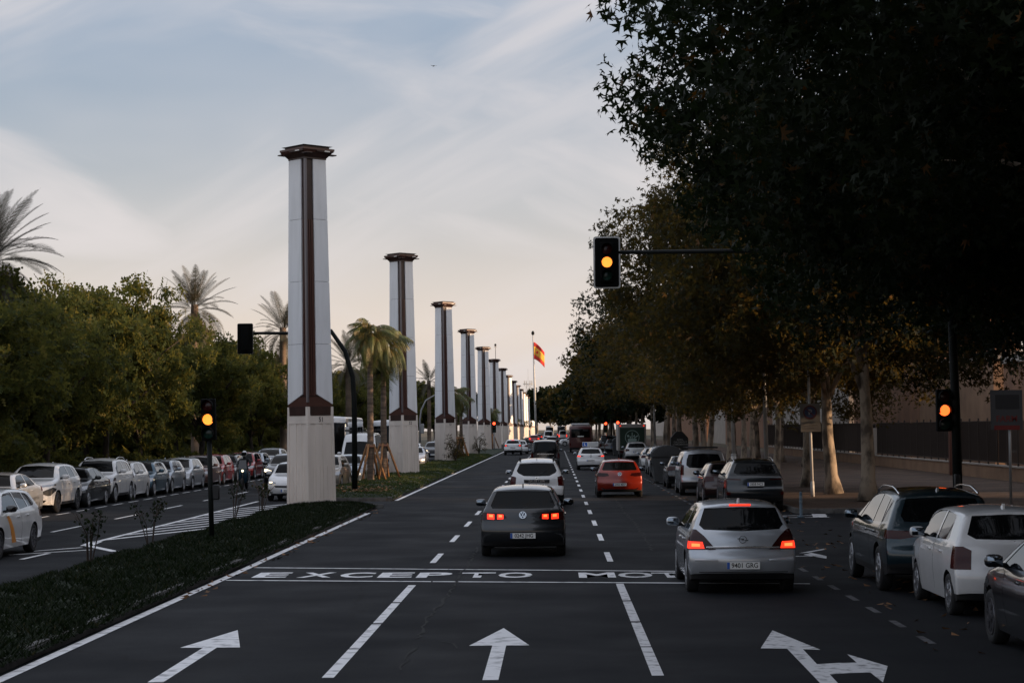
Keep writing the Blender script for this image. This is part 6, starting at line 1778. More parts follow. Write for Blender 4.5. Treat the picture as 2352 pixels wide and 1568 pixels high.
bl = boxo('learner_panel', -0.50, -0.20, -0.108, -0.101, 0.03, 0.27, M_PLATEBLUE, rs); lettering('letter_l', 'L', 0.22, M_PLATE, bl, (-0.35, -0.1095, 0.15), (R(90), 0, 0), offset=0.006)
for z in (0.22, 0.14, 0.07): boxo('print_line', -0.12, 0.46, -0.1065, -0.101, z-0.018, z+0.018, mat('board_print', (0.32, 0.33, 0.34), 0.6), rs)
spo = hatch(4.25, 1.755, 1.46, tail=[([(0.67, 0.755), (0.67, 0.80), (0.80, 0.805), (0.80, 0.755)], 'hot'), ([(0.60, 0.725), (0.63, 0.83), (0.90, 0.84), (0.92, 0.72)], 'tail'), ([(0.42, 0.71), (0.60, 0.92), (0.72, 1.02), (0.86, 1.03), (0.95, 0.95), (0.95, 0.70)], 'taildk')],
            plate_r=(-0.012, 0.46), badge=(0.03, 0.87, R(-10)), brake3=(0.47, 1.40, 0.34), rearwin=[[(0.0, 0.995), (0.60, 1.02), (0.67, 1.09), (0.57, 1.35), (0.0, 1.365)]],
            gate=[[(0.0, 0.605), (0.45, 0.615), (0.47, 0.625), (0.45, 0.624), (0.0, 0.613)]])
o = car('hatchback_car', 'astra', spo, SILVER, away(31.2, 1708.5, L=4.25), 0, 'silver hatchback braking in the right lane, plate 9401 GRG', 'car', GT, '9401 GRG', 'tail', M_RIM, badge=badge_opel, brake3='on')
boxo('chrome_strip', -0.58, 0.58, -0.022, 0.0, -0.016, 0.016, M_CHR, o, 0.006, 1, (0, -2.125+0.05, 0.745))
for s in (1, -1): boxo('bumper_strip', -0.18, 0.18, -0.02, 0.0, -0.016, 0.016, SILVER, o, 0.006, 1, (s*0.58, -2.125+0.03, 0.545), (0, 0, s*R(14)))
boxo('silver_bumper_lip', -0.7, 0.7, -0.01, 0.012, -0.006, 0.006, M_BLK, o, loc=(0, -2.125+0.002, 0.36))
# far traffic ahead
spk = suv(4.45, 1.84, 1.61, tail=[([(0.62, 0.93), (0.64, 1.02), (0.78, 1.03), (0.78, 0.92)], 'tail'), ([(0.48, 0.95), (0.60, 1.05), (0.98, 1.08), (0.98, 0.90), (0.70, 0.89)], 'taildk')])
car('suv_car', 'kadjar', spk, WHITE, away(199, 1178, L=4.45), 0, 'white SUV braking beside the median past the shaded palms', 'car', GT, '4821 LGT', 'tail', brake3='on', detail=1)
sp_f = hatch(4.2, 1.79, 1.47)
car('hatchback_car', 'farhatch', sp_f, WHITE, away(207, 1194, L=4.2), 0, 'white hatchback half hidden ahead of the braking white SUV', 'car', GT, '', None, detail=1)
sp_s = suv(4.4, 1.83, 1.64)
car('suv_car', 'farsuv', sp_s, RED, away(330, 1227, L=4.4), 0, 'dark red SUV on the far crossing', 'car', GT, '', 'tail', detail=1)
car('suv_car', 'farsuv', sp_s, SLATE, away(262, 1268, L=4.4), 0, 'dark SUV directly ahead of the black people carrier', 'car', GT, '', None, detail=1, rails=M_CHR)
car('hatchback_car', 'farhatch', sp_f, BLACK, away(440, 1237, L=4.2), 0, 'far dark hatchback braking near the flagpole', 'car', GT, '', 'tail', detail=0)
sp_v = mpv(5.3, 1.98, 2.3, 3.2, 0.95, 0.34, 1.25, seam=[])
car('delivery_van', 'farvan', sp_v, WHITE, away(375, 1260, L=5.3), 0, 'far white delivery van in the middle lane', 'van', GT, '', None, detail=0, wiper=False)
car('hatchback_car', 'farhatch', sp_f, SILVER, away(330, 1257, L=4.2), 0, 'far silver hatchback before the white delivery van', 'car', GT, '', None, detail=0)
car('delivery_van', 'farvan', sp_v, WHITE, away(455, 1293, L=5.3), 0, 'far white van beside the black-backed coach', 'van', GT, '', 'tail', detail=0, wiper=False)
p_ = PD(1284, 1024, 297)
car('suv_car', 'turning', suv(4.4, 1.82, 1.62), WHITE, (p_.x+2.2, 297, 0), R(90), 'white SUV turning across the avenue beside the maroon bus', 'car', GT, None, None, detail=1)

def bus_spec(L=12.0, W=2.52, H=3.15, belt=1.35, seats=6, coach=False):
    rw = 0.48
    top = [(0.10, 0.35), (0.02, 0.45), (0.0, 0.7), (0.0, 1.4), (0.03, 2.4), (0.10, H-0.25), (0.22, H-0.08), (0.5, H-0.02), (2, H), (L-2, H), (L-0.5, H-0.04), (L-0.2, H-0.25),
           (L-0.05, H-1.2), (L-0.01, 1.3), (L, 0.8), (L-0.03, 0.45), (L-0.12, 0.35)]
    side = []
    n = seats; a, b = 0.9, L-0.8
    for k in range(n):
        y0 = a+(b-a)*k/n+0.04; y1 = a+(b-a)*(k+1)/n-0.04
        side.append([(y0, belt+0.05), (y0, H-0.65), (y1, H-0.65), (y1, belt+0.05)])
    w = W/2
    return dict(L=L, W=W, H=H, wb=L*0.5, ro=L*0.27, rw=rw, belt=belt, sill=0.35, top=top, top_sorted=[(0, H), (L, H)], round=0.14, crown=0.06, ftaper=0.02, rtaper=0.01, fpull=0.25, rpull=0.10,
                hw=[(0.3, 0.97), (0.6, 1.0), (1.5, 1.0), (2.6, 0.965), (H, 0.93)], arch=0.07, mirror_r=L-0.1, track=W/2-0.2,
                rearwin=[[(0.0, 1.65), (w-0.22, 1.65), (w-0.24, H-0.42), (0.0, H-0.42)]], wind=[[(0.0, 1.15), (w-0.12, 1.15), (w-0.16, H-0.45), (0.0, H-0.42)]],
                side=side, tail=[([(w-0.2, 0.75), (w-0.2, 1.05), (w-0.02, 1.05), (w-0.02, 0.75)], 'tail')], head=[([(w-0.5, 0.62), (w-0.5, 0.82), (w-0.05, 0.9), (w-0.05, 0.66)], 'head')],
                rtrim=[[(0.0, 0.30), (w, 0.30), (w, 0.55), (0.0, 0.55)]], grille=[[(0.0, 0.42), (0.7, 0.42), (0.7, 0.6), (0.0, 0.6)]], taildepth=0.5, headdepth=0.6)
M_BUS = mat('bus_maroon', (0.075, 0.010, 0.010), 0.35, coat=0.6, noise=(1.5, (0.05, 0.008, 0.008), 0.4, 0.7))
b_ = car('city_bus', 'bus', bus_spec(12, 2.52, 3.0), M_BUS, away(216, 1334, L=12), 0, 'maroon city bus with dark rear window and white roof unit', 'bus', GT, None, None, M_RIMD, detail=1)
boxo('roof_unit', -1.0, 1.0, -2.2, 2.2, 0, 0.24, mat('roof_white', (0.5, 0.5, 0.5), 0.5), b_, 0.1, 3, (0, -3.2, 2.97))
boxo('route_display', -0.3, 0.3, -0.02, 0.0, -0.1, 0.1, M_BLK, b_, loc=(0.55, -6.02, 2.45))
boxo('rear_notice', -0.35, 0.35, -0.012, 0.0, -0.06, 0.06, M_PLATE, b_, loc=(0, -5.985, 1.78))
car('coach', 'coach1', bus_spec(11, 2.5, 3.4, 1.5), BLACK, away(575, 1289.5, L=11), 0, 'far dark-backed coach with red lights near the end of the avenue', 'coach', GT, None, 'tail', detail=0)
M_CW = paint('coach_white', (0.55, 0.56, 0.57), 0.0)
p_ = PD(1262.8, 1010, 590); car('coach', 'coach2', bus_spec(11, 2.5, 3.5, 1.5), M_CW, (p_.x, 596, 0), R(180), 'far white coach facing us at the end of the avenue', 'coach', GO, None, None, detail=0)
# box truck parked at the right
p_ = PD(1453, 1050, 164)
t = empty('box_truck', (p_.x, 167.4, 0), 0, 'parked box truck with dark green back door and a basket emblem', 'truck', GPR)
M_TB = mat('truck_box', (0.34, 0.31, 0.28), 0.6)
boxo('cargo_box', -1.18, 1.18, -3.0, 2.2, 0.75, 2.98, M_TB, t, 0.03, 1)
dr = boxo('back_door', -1.02, 1.02, -3.045, -3.004, 0.85, 2.68, mat('door_green', (0.008, 0.030, 0.017), 0.45), t)
em = empty('emblem', (0, -3.06, 1.86)); em.parent = t
M_EM = mat('emblem_print', (0.30, 0.40, 0.36), 0.6)
bm = bmesh.new(); ringo(bm, 0.60, 0.045, -0.006, 0.006, 36); bm_obj('ring', bm, M_EM, em)
bm = bmesh.new(); poly_prism(bm, [(-0.36, -0.46), (0.36, -0.46), (0.36, -0.10), (-0.36, -0.10)], -0.005, 0.005, lambda u, v, q: Vector((u, q, v))); bm_obj('basket', bm, M_EM, em)
for nm, pl in (('leek', [(-0.03, -0.1), (0.03, -0.1), (0.03, 0.42), (-0.03, 0.42)]), ('leaf', [(-0.45, 0.18), (-0.28, 0.22), (-0.2, 0.05), (-0.38, 0.02)]), ('leaf', [(-0.20, 0.02), (-0.08, 0.16), (-0.08, -0.06), (-0.2, -0.07)]),
               ('carrot', [(0.10, -0.05), (0.46, 0.20), (0.50, 0.10), (0.2, -0.08)]), ('leaf', [(0.08, 0.10), (0.20, 0.24), (0.24, 0.10), (0.14, 0.02)])):
    bm = bmesh.new(); poly_prism(bm, pl, -0.005, 0.005, lambda u, v, q: Vector((u, q, v))); bmesh.ops.recalc_face_normals(bm, faces=bm.faces[:]); bm_obj(nm, bm, M_EM, em)
for s in (1, -1):
    boxo('marker_light', -0.05, 0.05, -0.02, 0, -0.035, 0.035, M_TAILON, t, loc=(s*0.98, -3.02, 2.83)); boxo('tail_light', -0.12, 0.12, -0.03, 0, -0.07, 0.07, M_TAILOFF, t, loc=(s*0.9, -3.02, 0.66))
    for y_ in (-1.9, 2.9):
        w = link('wheel', wheel_mesh(0.40)[0], None, t, (s*0.95, y_, 0.40), (0, 0, 0 if s > 0 else math.pi)); slot(w, M_TYRE)
boxo('chassis', -1.0, 1.0, -2.9, 3.9, 0.42, 0.72, M_BLK, t); boxo('underrun_bar', -1.1, 1.1, -3.02, -2.92, 0.42, 0.56, M_BLK, t)
bm = bmesh.new(); poly_prism(bm, [(2.25, 0.5), (4.0, 0.5), (4.05, 1.1), (3.9, 1.35), (3.5, 2.15), (3.3, 2.25), (2.25, 2.25)], -1.0, 1.0, lambda u, v, q: Vector((q, u, v)))
bmesh.ops.bevel(bm, geom=bm.edges[:], offset=0.06, segments=2, affect='EDGES'); bm_obj('cab', bm, WHITE, t, smooth=True)

# --- parked on the right
sp = suv(4.72, 1.90, 1.64, 2.87, 0.95, 0.36, 1.05, tail=[([(0.45, 0.90), (0.50, 0.985), (0.90, 1.0), (0.98, 0.95), (0.98, 0.87), (0.70, 0.86)], 'tailoff')], head=[], brake3=(0.42, 1.55, 0.2))
car('suv_car', 'merc', sp, TEAL, (6.12, 31.9-0.95+2.36, 0), R(0), 'dark teal SUV with bright roof rails parked before the white hatchback', 'car', GPR, '', None, M_RIM, rails=M_CHR)
sp = hatch(3.78, 1.66, 1.52, 2.45, 0.60, 0.29, 1.0, tail=[([(0.62, 0.66), (0.60, 0.92), (0.70, 0.98), (0.86, 0.98), (0.95, 0.9), (0.95, 0.66)], 'tailoff')], top=None, rearwin=[[(0.0, 1.07), (0.52, 1.08), (0.60, 1.14), (0.50, 1.41), (0.0, 1.43)]],
           side=[[(0.62, 1.08), (0.72, 1.28), (0.85, 1.39), (1.42, 1.435), (1.40, 1.035), (0.68, 1.05)], [(1.47, 1.035), (1.49, 1.436), (1.95, 1.42), (2.2, 1.34), (2.62, 1.06), (2.64, 1.015)]], hw=zscale(HW_CAR, 1.52, belt=1.0)) if False else None
def small_hatch():
    s = hatch(3.95, 1.68, 1.50, 2.45, 0.62, 0.29, 0.98)
    s['tail'] = [([(0.60, 0.66), (0.58, 0.92), (0.68, 0.97), (0.84, 0.97), (0.95, 0.9), (0.95, 0.66)], 'tailoff')]
    s['rearwin'] = [[(0.0, 1.06), (0.50, 1.07), (0.60, 1.13), (0.50, 1.38), (0.0, 1.40)]]
    s['handles'] = [(1.1, 0.86), (1.9, 0.85)]
    return s
car('hatchback_car', 'micra', small_hatch(), WHITEP, (6.30, 27.7-0.62+1.975, 0), R(0), 'small white rounded hatchback parked behind the dark teal SUV', 'car', GPR, '', None, M_RIM)
car('sedan_car', 'sedan_r', sedan(4.7, 1.84, 1.44, 2.8, 1.0, 0.33), SLATE, (6.16, 25.2-0.9-3.8/2+0.2, 0), R(0), 'dark grey saloon parked behind the small white hatchback, cut by the frame', 'car', GPR, '', None, M_RIMD, mirror_m=BLACK)
sp = suv(4.48, 1.86, 1.65, plate_r=(-0.005, 0.86), tail=[([(0.45, 0.98), (0.46, 1.02), (0.98, 1.05), (0.98, 1.0)], 'taildk'), ([(0.78, 0.52), (0.78, 0.62), (0.98, 0.64), (0.98, 0.52)], 'tailoff')])
car('suv_car', 'tucson_r', sp, SLATE, away(61.5, 1737, L=4.48), 0, 'dark SUV at the head of the parked row, plate 2858 NCS', 'car', GPR, '2858 NCS', None, M_RIMD, rails=M_CHR)
car('hatchback_car', 'polo', hatch(4.05, 1.75, 1.47), MAROON, (5.95, 69.5, 0), 0, 'dark maroon hatchback parked tight ahead of the dark SUV', 'car', GPR, '', None, M_RIM)
sp = mpv(4.40, 1.85, 1.80, tail=[([(0.78, 0.80), (0.77, 1.18), (0.95, 1.24), (0.97, 0.80)], 'tailoff')], rearwin=[[(0.0, 1.06), (0.56, 1.08), (0.68, 1.18), (0.66, 1.40), (0.58, 1.60), (0.0, 1.63)]])
bv = car('small_van', 'berlingo', sp, SILVER, away(76.5, 1618, L=4.4), 0, 'silver tall-backed small van with black roof bars in the parked row', 'van', GPR, '', None, M_RIM)
for y_ in (-1.3, -0.4, 0.5): boxo('roof_bar', -0.62, 0.62, -0.03, 0.03, 1.80, 1.86, M_BLK, bv, 0.01, 1, (0, y_, 0.02))
car('hatchback_car', 'farhatch', sp_f, BLACK, (5.75, 86.2+2.1-0.6, 0), 0, 'glossy black hatchback parked between the silver van and the grey container', 'car', GPR, '', None, M_RIMD)
car('hatchback_car', 'farhatch', sp_f, SILVER, (5.95, 99.5, 0), 0, 'silver-grey hatchback parked just past the grey container', 'car', GPR, '', None)
car('suv_car', 'farsuv', sp_s, SLATE, (6.0, 105.2, 0), 0, 'slate SUV parked between a silver and a white car', 'car', GPR, '', None, detail=1)
car('suv_car', 'farsuv', sp_s, WHITE, (6.1, 112.5, 0), 0, 'white SUV parked in the row ahead of the slate one', 'car', GPR, '', None, detail=1)
car('hatchback_car', 'farhatch', sp_f, WHITE, (6.2, 124, 0), 0, 'white hatchback parked some way before the box truck', 'car', GPR, '', None, detail=1)
sp_t = suv(4.3, 1.80, 1.58, 2.6, 0.8, 0.33, 1.04)
car('suv_car', 'troc', sp_t, WHITEP, away(152.5, 1462.7, L=4.3), 0, 'white crossover parked right behind the box truck', 'car', GPR, '3311 LKZ', None, detail=1)
car('people_carrier', 'vclass', build_shape and mpv(5.1, 1.93, 1.91, 3.2, 0.95, 0.34, 1.12, seam=[]), BLACK, (5.55, 206, 0), 0, 'black people carrier parked past the waste containers', 'van', GPR, '', None, M_RIMD, detail=1, wiper=False)
car('suv_car', 'farsuv', sp_s, SLATE, (5.8, 196, 0), 0, 'dark SUV parked just past the green waste container', 'car', GPR, '', None, detail=1)

# --- oncoming lanes
sw = hatch(4.60, 1.80, 1.46, 2.70, 0.95, 0.32, 0.96)
sw['top'] = [(0.10, 0.24), (0.03, 0.33), (0.0, 0.46), (0.0, 0.58), (0.045, 0.72), (0.075, 0.88), (0.12, 0.99), (0.22, 1.10), (0.50, 1.33), (0.52, 1.38, 1), (0.8, 1.42), (1.4, 1.455), (2.1, 1.46), (2.62, 1.42), (2.95, 1.335), (3.40, 1.04), (3.58, 0.98), (3.98, 0.90), (4.30, 0.81), (4.5, 0.69), (4.58, 0.56), (4.6, 0.42), (4.55, 0.27), (4.48, 0.22)]
sw['side'] = [[(0.62, 1.08), (0.80, 1.27), (0.95, 1.32), (1.22, 1.345), (1.15, 1.03), (0.72, 1.045)], [(1.22, 1.03), (1.28, 1.35), (1.95, 1.375), (1.93, 0.995)], [(2.0, 0.995), (2.02, 1.376), (2.58, 1.355), (2.84, 1.28), (3.27, 1.03), (3.29, 0.975)]]
sw['strip'] = [([(2.35, 0.30), (2.68, 0.30), (3.10, 0.88), (2.92, 0.90)], 'orange', 'taxi_stripe')]
sw['seam'] = [[(1.965, 0.30), (1.977, 0.30), (1.975, 0.98), (1.963, 0.98)]]
sw['handles'] = [(1.45, 0.86), (2.22, 0.85)]
mk(sw)
tx = P(69.6, 1266.7)
car('taxi', 'taxi', sw, WHITE, (tx.x-0.80, tx.y+0.95-2.3, 0), R(180), 'white estate taxi with a slanted orange door stripe', 'taxi', GO, '', None, M_RIMD, mirror_m=BLACK)
sp = hatch(4.02, 1.74, 1.48, 2.51, 0.72, 0.30, 0.97, head=[([(0.46, 0.66), (0.50, 0.72), (0.80, 0.82), (0.90, 0.82), (0.92, 0.72), (0.70, 0.645)], 'headoff')], grille=[[(0.0, 0.50), (0.48, 0.52), (0.54, 0.60), (0.0, 0.59)], [(0.0, 0.22), (0.70, 0.22), (0.66, 0.29), (0.0, 0.29)]], plate_f=(-0.035, 0.40))
cs = car('hatchback_car', 'corsa', sp, WHITE, (-10.15, 74.2+2.0, 0), R(180), 'white hatchback waiting behind column 51, plate 4363 KV', 'car', GO, None, None, badge=None, frontplate='4363 KV')
bd = empty('badge', (0, 2.01+0.015, 0.575), math.pi); bd.parent = cs; badge_opel(bd)
for s in (1, -1): boxo('daylight_lamp', -0.06, 0.06, -0.02, 0.02, -0.025, 0.025, M_HEADON, cs, 0.01, 1, (s*0.66, 1.90, 0.72))
car('suv_car', 'farsuv', sp_s, BLACK, (-12.35, 90.5, 0), R(180), 'black SUV with bright headlights left of the waiting white hatchback', 'car', GO, None, 'head', detail=1, frontplate='')
car('hatchback_car', 'scenic', hatch(4.15, 1.72, 1.55, 2.6, 0.7, 0.30, 1.0), OLIVE, (-10.55, 90.8, 0), R(178), 'champagne silver hatchback seen just right of column 51', 'car', GO, None, None, frontplate='')
car('hatchback_car', 'farhatch', sp_f, SILB, (-10.3, 98.2, 0), R(180), 'grey hatchback between the champagne car and the tall white van', 'car', GO, None, None, detail=1, frontplate='')
sp = mpv(5.9, 2.0, 2.55, 3.6, 1.0, 0.35, 1.32, seam=[], nose=1.05, side=[[(3.95, 1.40), (3.95, 2.05), (4.25, 2.05), (4.80, 1.45), (4.82, 1.36)]],
         head=[([(0.62, 0.86), (0.60, 1.0), (0.84, 1.12), (0.97, 1.1), (0.98, 0.9)], 'head')], grille=[[(0.0, 0.72), (0.40, 0.76), (0.52, 1.0), (0.0, 1.0)], [(0.0, 0.32), (0.98, 0.32), (0.98, 0.56), (0.0, 0.56)]])
sp['wind'] = [[(0.0, 1.30), (0.82, 1.30), (0.72, 2.02), (0.0, 2.06)]]
vn = car('delivery_van', 'sprinter', sp, WHITE, (-10.7, 105.5+2.95, 0), R(180), 'tall white van with a roof rack behind the staked palms', 'van', GO, None, None, detail=1, wiper=False)
boxo('headlamp_lit', -0.07, 0.07, -0.02, 0.02, -0.05, 0.05, M_HEADON, vn, 0.01, 1, (0.80, 2.92, 0.98))
for y_ in (-2.2, -1.2, -0.2, 0.8): boxo('rack_bar', -0.85, 0.85, -0.03, 0.03, 0.0, 0.05, M_BLK, vn, loc=(0, y_, 2.60))
for s in (1, -1): boxo('rack_rail', -0.03, 0.03, -2.4, 1.0, 0.055, 0.11, M_BLK, vn, loc=(s*0.8, 0, 2.60))
c1 = car('coach', 'coach3', bus_spec(12, 2.55, 3.6, 1.6), M_CW, (-14.6, 125+6, 0), R(180), 'white coach with long drooping mirrors just right of column 51', 'coach', GO, None, None, detail=0)
for s in (1, -1):
    tubeo('mirror_stalk', [(s*1.1, 5.9, 3.1), (s*1.35, 6.35, 3.15), (s*1.38, 6.4, 2.9)], 0.04, M_BLK, c1, 6); boxo('long_mirror', -0.12, 0.12, -0.08, 0.08, -0.65, 0.1, M_CW, c1, 0.05, 2, (s*1.38, 6.4, 2.8))
car('coach', 'coach4', bus_spec(12, 2.5, 3.4, 1.5), M_CW, (-12.0, 140+6, 0), R(180), 'second white coach behind the tall white van', 'coach', GO, None, None, detail=0)
car('suv_car', 'farsuv', sp_s, SLATE, (-10.6, 170+2, 0), R(180), 'dark SUV with lit headlights right of column 52', 'car', GO, None, 'head', detail=1, frontplate='')
car('delivery_van', 'farvan', sp_v, WHITE, (-11.0, 192+2.6, 0), R(180), 'white van behind the dark SUV right of column 52', 'van', GO, None, None, detail=0, wiper=False)
car('hatchback_car', 'farhatch', sp_f, SILVER, (-10.1, 141, 0), R(180), 'silver hatchback partly hidden by the base of column 52', 'car', GO, None, None, detail=1, frontplate='')
car('hatchback_car', 'farhatch', sp_f, WHITE, (-12.9, 178, 0), R(180), 'white hatchback beside the dark SUV near column 52', 'car', GO, None, None, detail=1)

# --- parked on the left, noses towards us
def left(front_px, key, sp, pnt, label, X=-17.55, lit=None, rim=None, rails=None, detail=2, dy=0.0, rot=0.0):
    """front_px: picture column of the front wheel that faces the road"""
    d = ray(front_px, 1130); side = X+sp['W']/2-0.05
    D = side/d.x*d.y
    yf = sp['ro']+sp['wb']-sp['L']/2
    return car('suv_car' if 'suv' in key else 'sedan_car' if 'sed' in key else 'hatchback_car', key, sp, pnt, (X, D+yf+dy, 0), R(180)+rot, label, 'car', GPL, None, lit, rim, rails=rails, detail=detail, frontplate='')
sp = sedan(4.5, 1.79, 1.44)
left(35, 'sed1', sp, SILVER, 'silver saloon parked beside the white estate taxi', dy=-0.2)
sp = suv(4.45, 1.865, 1.65, head=[([(0.55, 0.66), (0.55, 0.72), (0.86, 0.86), (0.92, 0.80), (0.84, 0.60), (0.74, 0.58)], 'black'), ([(0.50, 0.86), (0.52, 0.92), (0.95, 0.98), (0.97, 0.93)], 'head')],
         grille=[[(0.0, 0.62), (0.40, 0.62), (0.54, 0.74), (0.50, 0.89), (0.0, 0.87)], [(0.0, 0.36), (0.62, 0.36), (0.70, 0.44), (0.0, 0.46)]])
left(131.8, 'suv_tucson', sp, WHITE, 'sunlit white SUV with angular black grille lamps parked behind the silver saloon', rim=M_RIMD)
left(203, 'sed2', sedan(4.2, 1.78, 1.45), SLATE, 'dark grey saloon parked between two white SUVs', rim=M_RIM)
left(264.5, 'suv_k', suv(4.2, 1.84, 1.68), WHITE, 'white SUV with roof rails dappled by leaf shade', rails=M_CHR, rim=M_RIM)
left(307.5, 'h1', hatch(4.0, 1.74, 1.52, 2.5, 0.7, 0.29, 1.0), WHITEP, 'pale tall hatchback parked right behind the railed white SUV')
left(354, 'h2', hatch(4.0, 1.76, 1.47), BLUE, 'teal blue hatchback in the left parked row')
left(395, 'h3', hatch(4.0, 1.75, 1.47), SILB, 'silver-blue hatchback parked behind the teal one')
left(441.7, 'h4', hatch(4.3, 1.80, 1.48), SILVER, 'silver hatchback left of the amber signal post')
left(483, 'h5', hatch(4.1, 1.77, 1.52), BROWN, 'brown hatchback behind the amber signal post', detail=1)
left(514.5, 'h5', hatch(4.1, 1.77, 1.52), RED, 'dark red hatchback just right of the amber signal post', detail=1)
left(545, 'h3', hatch(4.0, 1.75, 1.47), SLATE, 'dark hatchback parked behind the motorcycle rider', detail=1)
left(585, 'h5', hatch(4.1, 1.77, 1.52), RED, 'bright red hatchback right of the motorcycle rider', detail=1)
left(606, 'h4', hatch(4.3, 1.80, 1.48), SILB, 'blue-silver car parked beyond the bright red hatchback', detail=1)
left(648, 'farsuv_suv', sp_s, SILVER, 'silver SUV parked close to column 51 in the picture of the left row', detail=1)
for i, fx in enumerate((680, 712, 742, 768, 792, 815, 836)):
    left(fx, ('h3', 'farsuv_suv')[i % 2], (hatch(4.0, 1.75, 1.47), sp_s)[i % 2], (SLATE, WHITE, SILVER, BLACK)[i % 4], 'parked car far along the left row, behind the columns', detail=0)

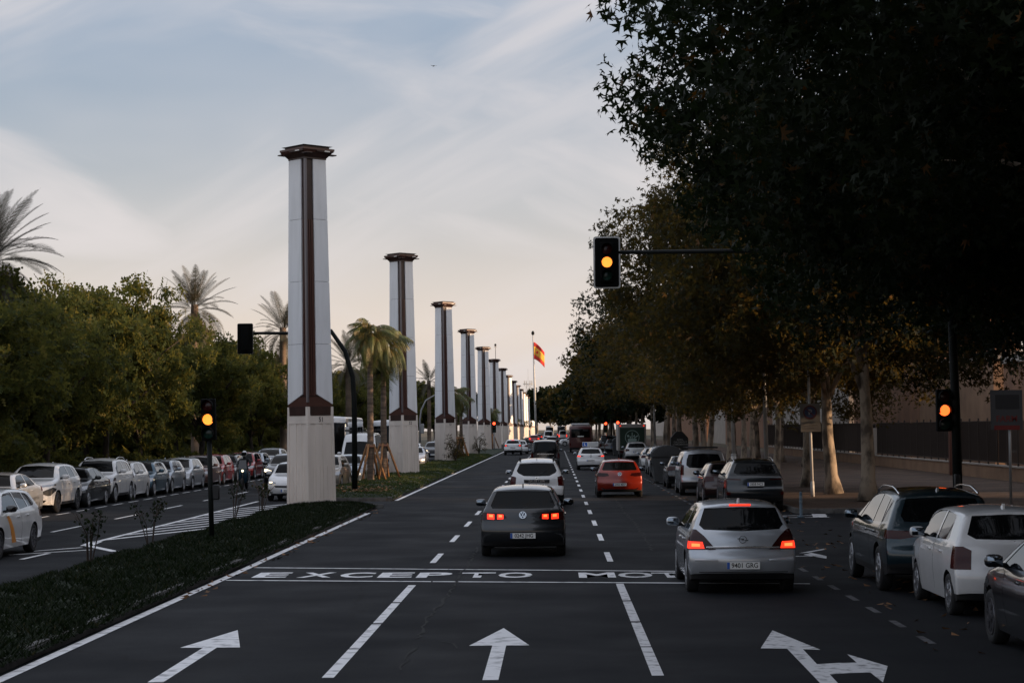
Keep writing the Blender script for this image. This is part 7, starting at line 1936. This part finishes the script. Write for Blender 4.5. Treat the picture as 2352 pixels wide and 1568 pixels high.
# ------------------------------------------------------------------ people and two-wheelers
M_JACKET = mat('dark_jacket', (0.012, 0.012, 0.014), 0.8); M_SKIN = mat('skin', (0.36, 0.20, 0.14), 0.6); M_HELM = mat('helmet_white', (0.55, 0.55, 0.56), 0.25, coat=1.0)
def scooter(loc, rz, label, label_r, paintm, lit):
    r = empty('motor_scooter', loc, rz, label, 'scooter', 'motor scooters')
    for y_ in (-0.62, 0.68):
        bm = bmesh.new(); lathe(bm, [(0.15, 0.05), (0.22, 0.06), (0.26, 0.04), (0.27, 0), (0.26, -0.04), (0.22, -0.06), (0.15, -0.05)], 20, 'x'); w = bm_obj('wheel', bm, M_TYRE, r, (0, y_, 0.27), smooth=True)
        bm = bmesh.new(); lathe(bm, [(0.16, 0.04), (0.05, 0.05), (0.05, -0.05), (0.16, -0.04)], 14, 'x'); bm_obj('rim', bm, M_RIM, w)
    bm = bmesh.new(); poly_prism(bm, [(-0.95, 0.62), (-0.80, 0.45), (-0.30, 0.36), (0.25, 0.28), (0.30, 0.34), (-0.10, 0.42), (-0.16, 0.70), (-0.55, 0.74), (-0.98, 0.80)], -0.17, 0.17, lambda u, v, q: Vector((q*(1 if u > -0.6 else 0.75), u, v)))
    bmesh.ops.bevel(bm, geom=bm.edges[:], offset=0.04, segments=2, affect='EDGES'); bm_obj('rear_body', bm, paintm, r, smooth=True)
    bm = bmesh.new(); poly_prism(bm, [(0.24, 0.30), (0.36, 0.30), (0.55, 0.60), (0.52, 0.98), (0.42, 1.02), (0.34, 0.70)], -0.21, 0.21, lambda u, v, q: Vector((q*(0.7 if v > 0.95 else 1), u, v)))
    bmesh.ops.bevel(bm, geom=bm.edges[:], offset=0.04, segments=2, affect='EDGES'); bm_obj('front_shield', bm, paintm, r, smooth=True)
    boxo('seat', -0.15, 0.15, -0.85, -0.10, 0.74, 0.83, M_BLK, r, 0.035, 2)
    tubeo('handlebar', [(-0.32, 0.40, 1.06), (0, 0.47, 1.04), (0.32, 0.40, 1.06)], 0.018, M_BLK, r, 6); tubeo('fork', [(0, 0.45, 1.0), (0, 0.68, 0.27)], 0.035, M_BLK, r, 6)
    bm = bmesh.new(); lathe(bm, [(0.055, 0.0), (0.045, 0.02), (0, 0.03)], 14, 'y'); bmesh.ops.recalc_face_normals(bm, faces=bm.faces[:]); bm_obj('headlight', bm, M_HEADON if lit == 'head' else M_HEAD, r, (0, 0.56, 0.86))
    bm = bmesh.new(); poly_prism(bm, [(0.56, 0.95), (0.575, 0.95), (0.47, 1.35), (0.455, 1.35)], -0.2, 0.2, lambda u, v, q: Vector((q*(1 if v < 1.2 else 0.75), u, v))); bm_obj('windshield', bm, mat('screen_tint', (0.05, 0.055, 0.06), 0.05, spec=0.7), r)
    boxo('tail_light', -0.12, 0.12, -1.0, -0.97, 0.70, 0.77, M_TAILON if lit == 'tail' else M_TAILOFF, r, 0.01, 1); boxo('number_plate', -0.11, 0.11, -0.985, -0.975, 0.45, 0.62, M_PLATE, r)
    for s in (1, -1):
        tubeo('mirror_stalk', [(s*0.25, 0.42, 1.07), (s*0.36, 0.38, 1.26)], 0.01, M_BLK, r, 5); boxo('mirror', -0.07, 0.07, -0.02, 0.02, -0.045, 0.045, M_BLK, r, 0.015, 1, (s*0.38, 0.37, 1.29))
    pr = empty('person', loc, rz, label_r, 'person', 'scooter riders')
    link('body', FIG['rider'], M_JACKET, pr)
    bm = bmesh.new(); bmesh.ops.create_uvsphere(bm, u_segments=18, v_segments=12, radius=1)
    for v in bm.verts: v.co = Vector((v.co.x*0.13, v.co.y*0.155, v.co.z*0.145))
    hm = bm_obj('helmet', bm, M_HELM, pr, (0, 0.02, 1.63), smooth=True)
    bm = bmesh.new(); bmesh.ops.create_uvsphere(bm, u_segments=18, v_segments=12, radius=1)
    bmesh.ops.delete(bm, geom=[v for v in bm.verts if v.co.y < 0.25 or abs(v.co.z) > 0.5], context='VERTS')
    for v in bm.verts: v.co = Vector((v.co.x*0.134, v.co.y*0.16, v.co.z*0.15))
    bm_obj('visor', bm, M_GLASS, hm, smooth=True)
    # hands closed on the grips: palm is part of the body, fingers wrap the bar
    for s in (1, -1):
        for k in range(4):
            x = s*(0.235+k*0.022); bm = bmesh.new(); tube(bm, [(x, 0.41, 1.085), (x, 0.455, 1.085), (x, 0.46, 1.055), (x, 0.425, 1.045)], [0.010, 0.0105, 0.010, 0.008], 6); bm_obj('finger', bm, M_BLK, pr)
        bm = bmesh.new(); tube(bm, [(s*0.22, 0.41, 1.07), (s*0.205, 0.43, 1.045), (s*0.22, 0.455, 1.035)], [0.012, 0.011, 0.009], 6); bm_obj('thumb', bm, M_BLK, pr)
q = P(556, 1124.5)
scooter((q.x, q.y+0.7, 0), R(180), 'dark teal motor scooter with lit headlight in the oncoming lanes', 'rider in dark jacket and white helmet on the oncoming scooter', BLUE, 'head')
p_ = PD(1208, 1033, 214)
scooter((p_.x, 214, 0), 0, 'black motor scooter braking beside the white SUV', 'rider in black with white helmet seen from behind', BLACK, 'tail')
# a person on the pavement among the trunks
p_ = PD(1597, 1000, 178)
pr = empty('person', (p_.x, 178, 0.13), 0, 'person in dark clothes walking on the pavement among the plane trunks', 'person')
link('body', FIG['walker'], M_JACKET, pr)
bm = bmesh.new(); bmesh.ops.create_uvsphere(bm, u_segments=14, v_segments=10, radius=1)
for v in bm.verts: v.co = Vector((v.co.x*0.095, v.co.y*0.11, max(v.co.z, -0.35)*0.12))
bm_obj('hair', bm, mat('hair_dark', (0.015, 0.011, 0.009), 0.7), pr, (0, 0.0, 1.68), smooth=True)
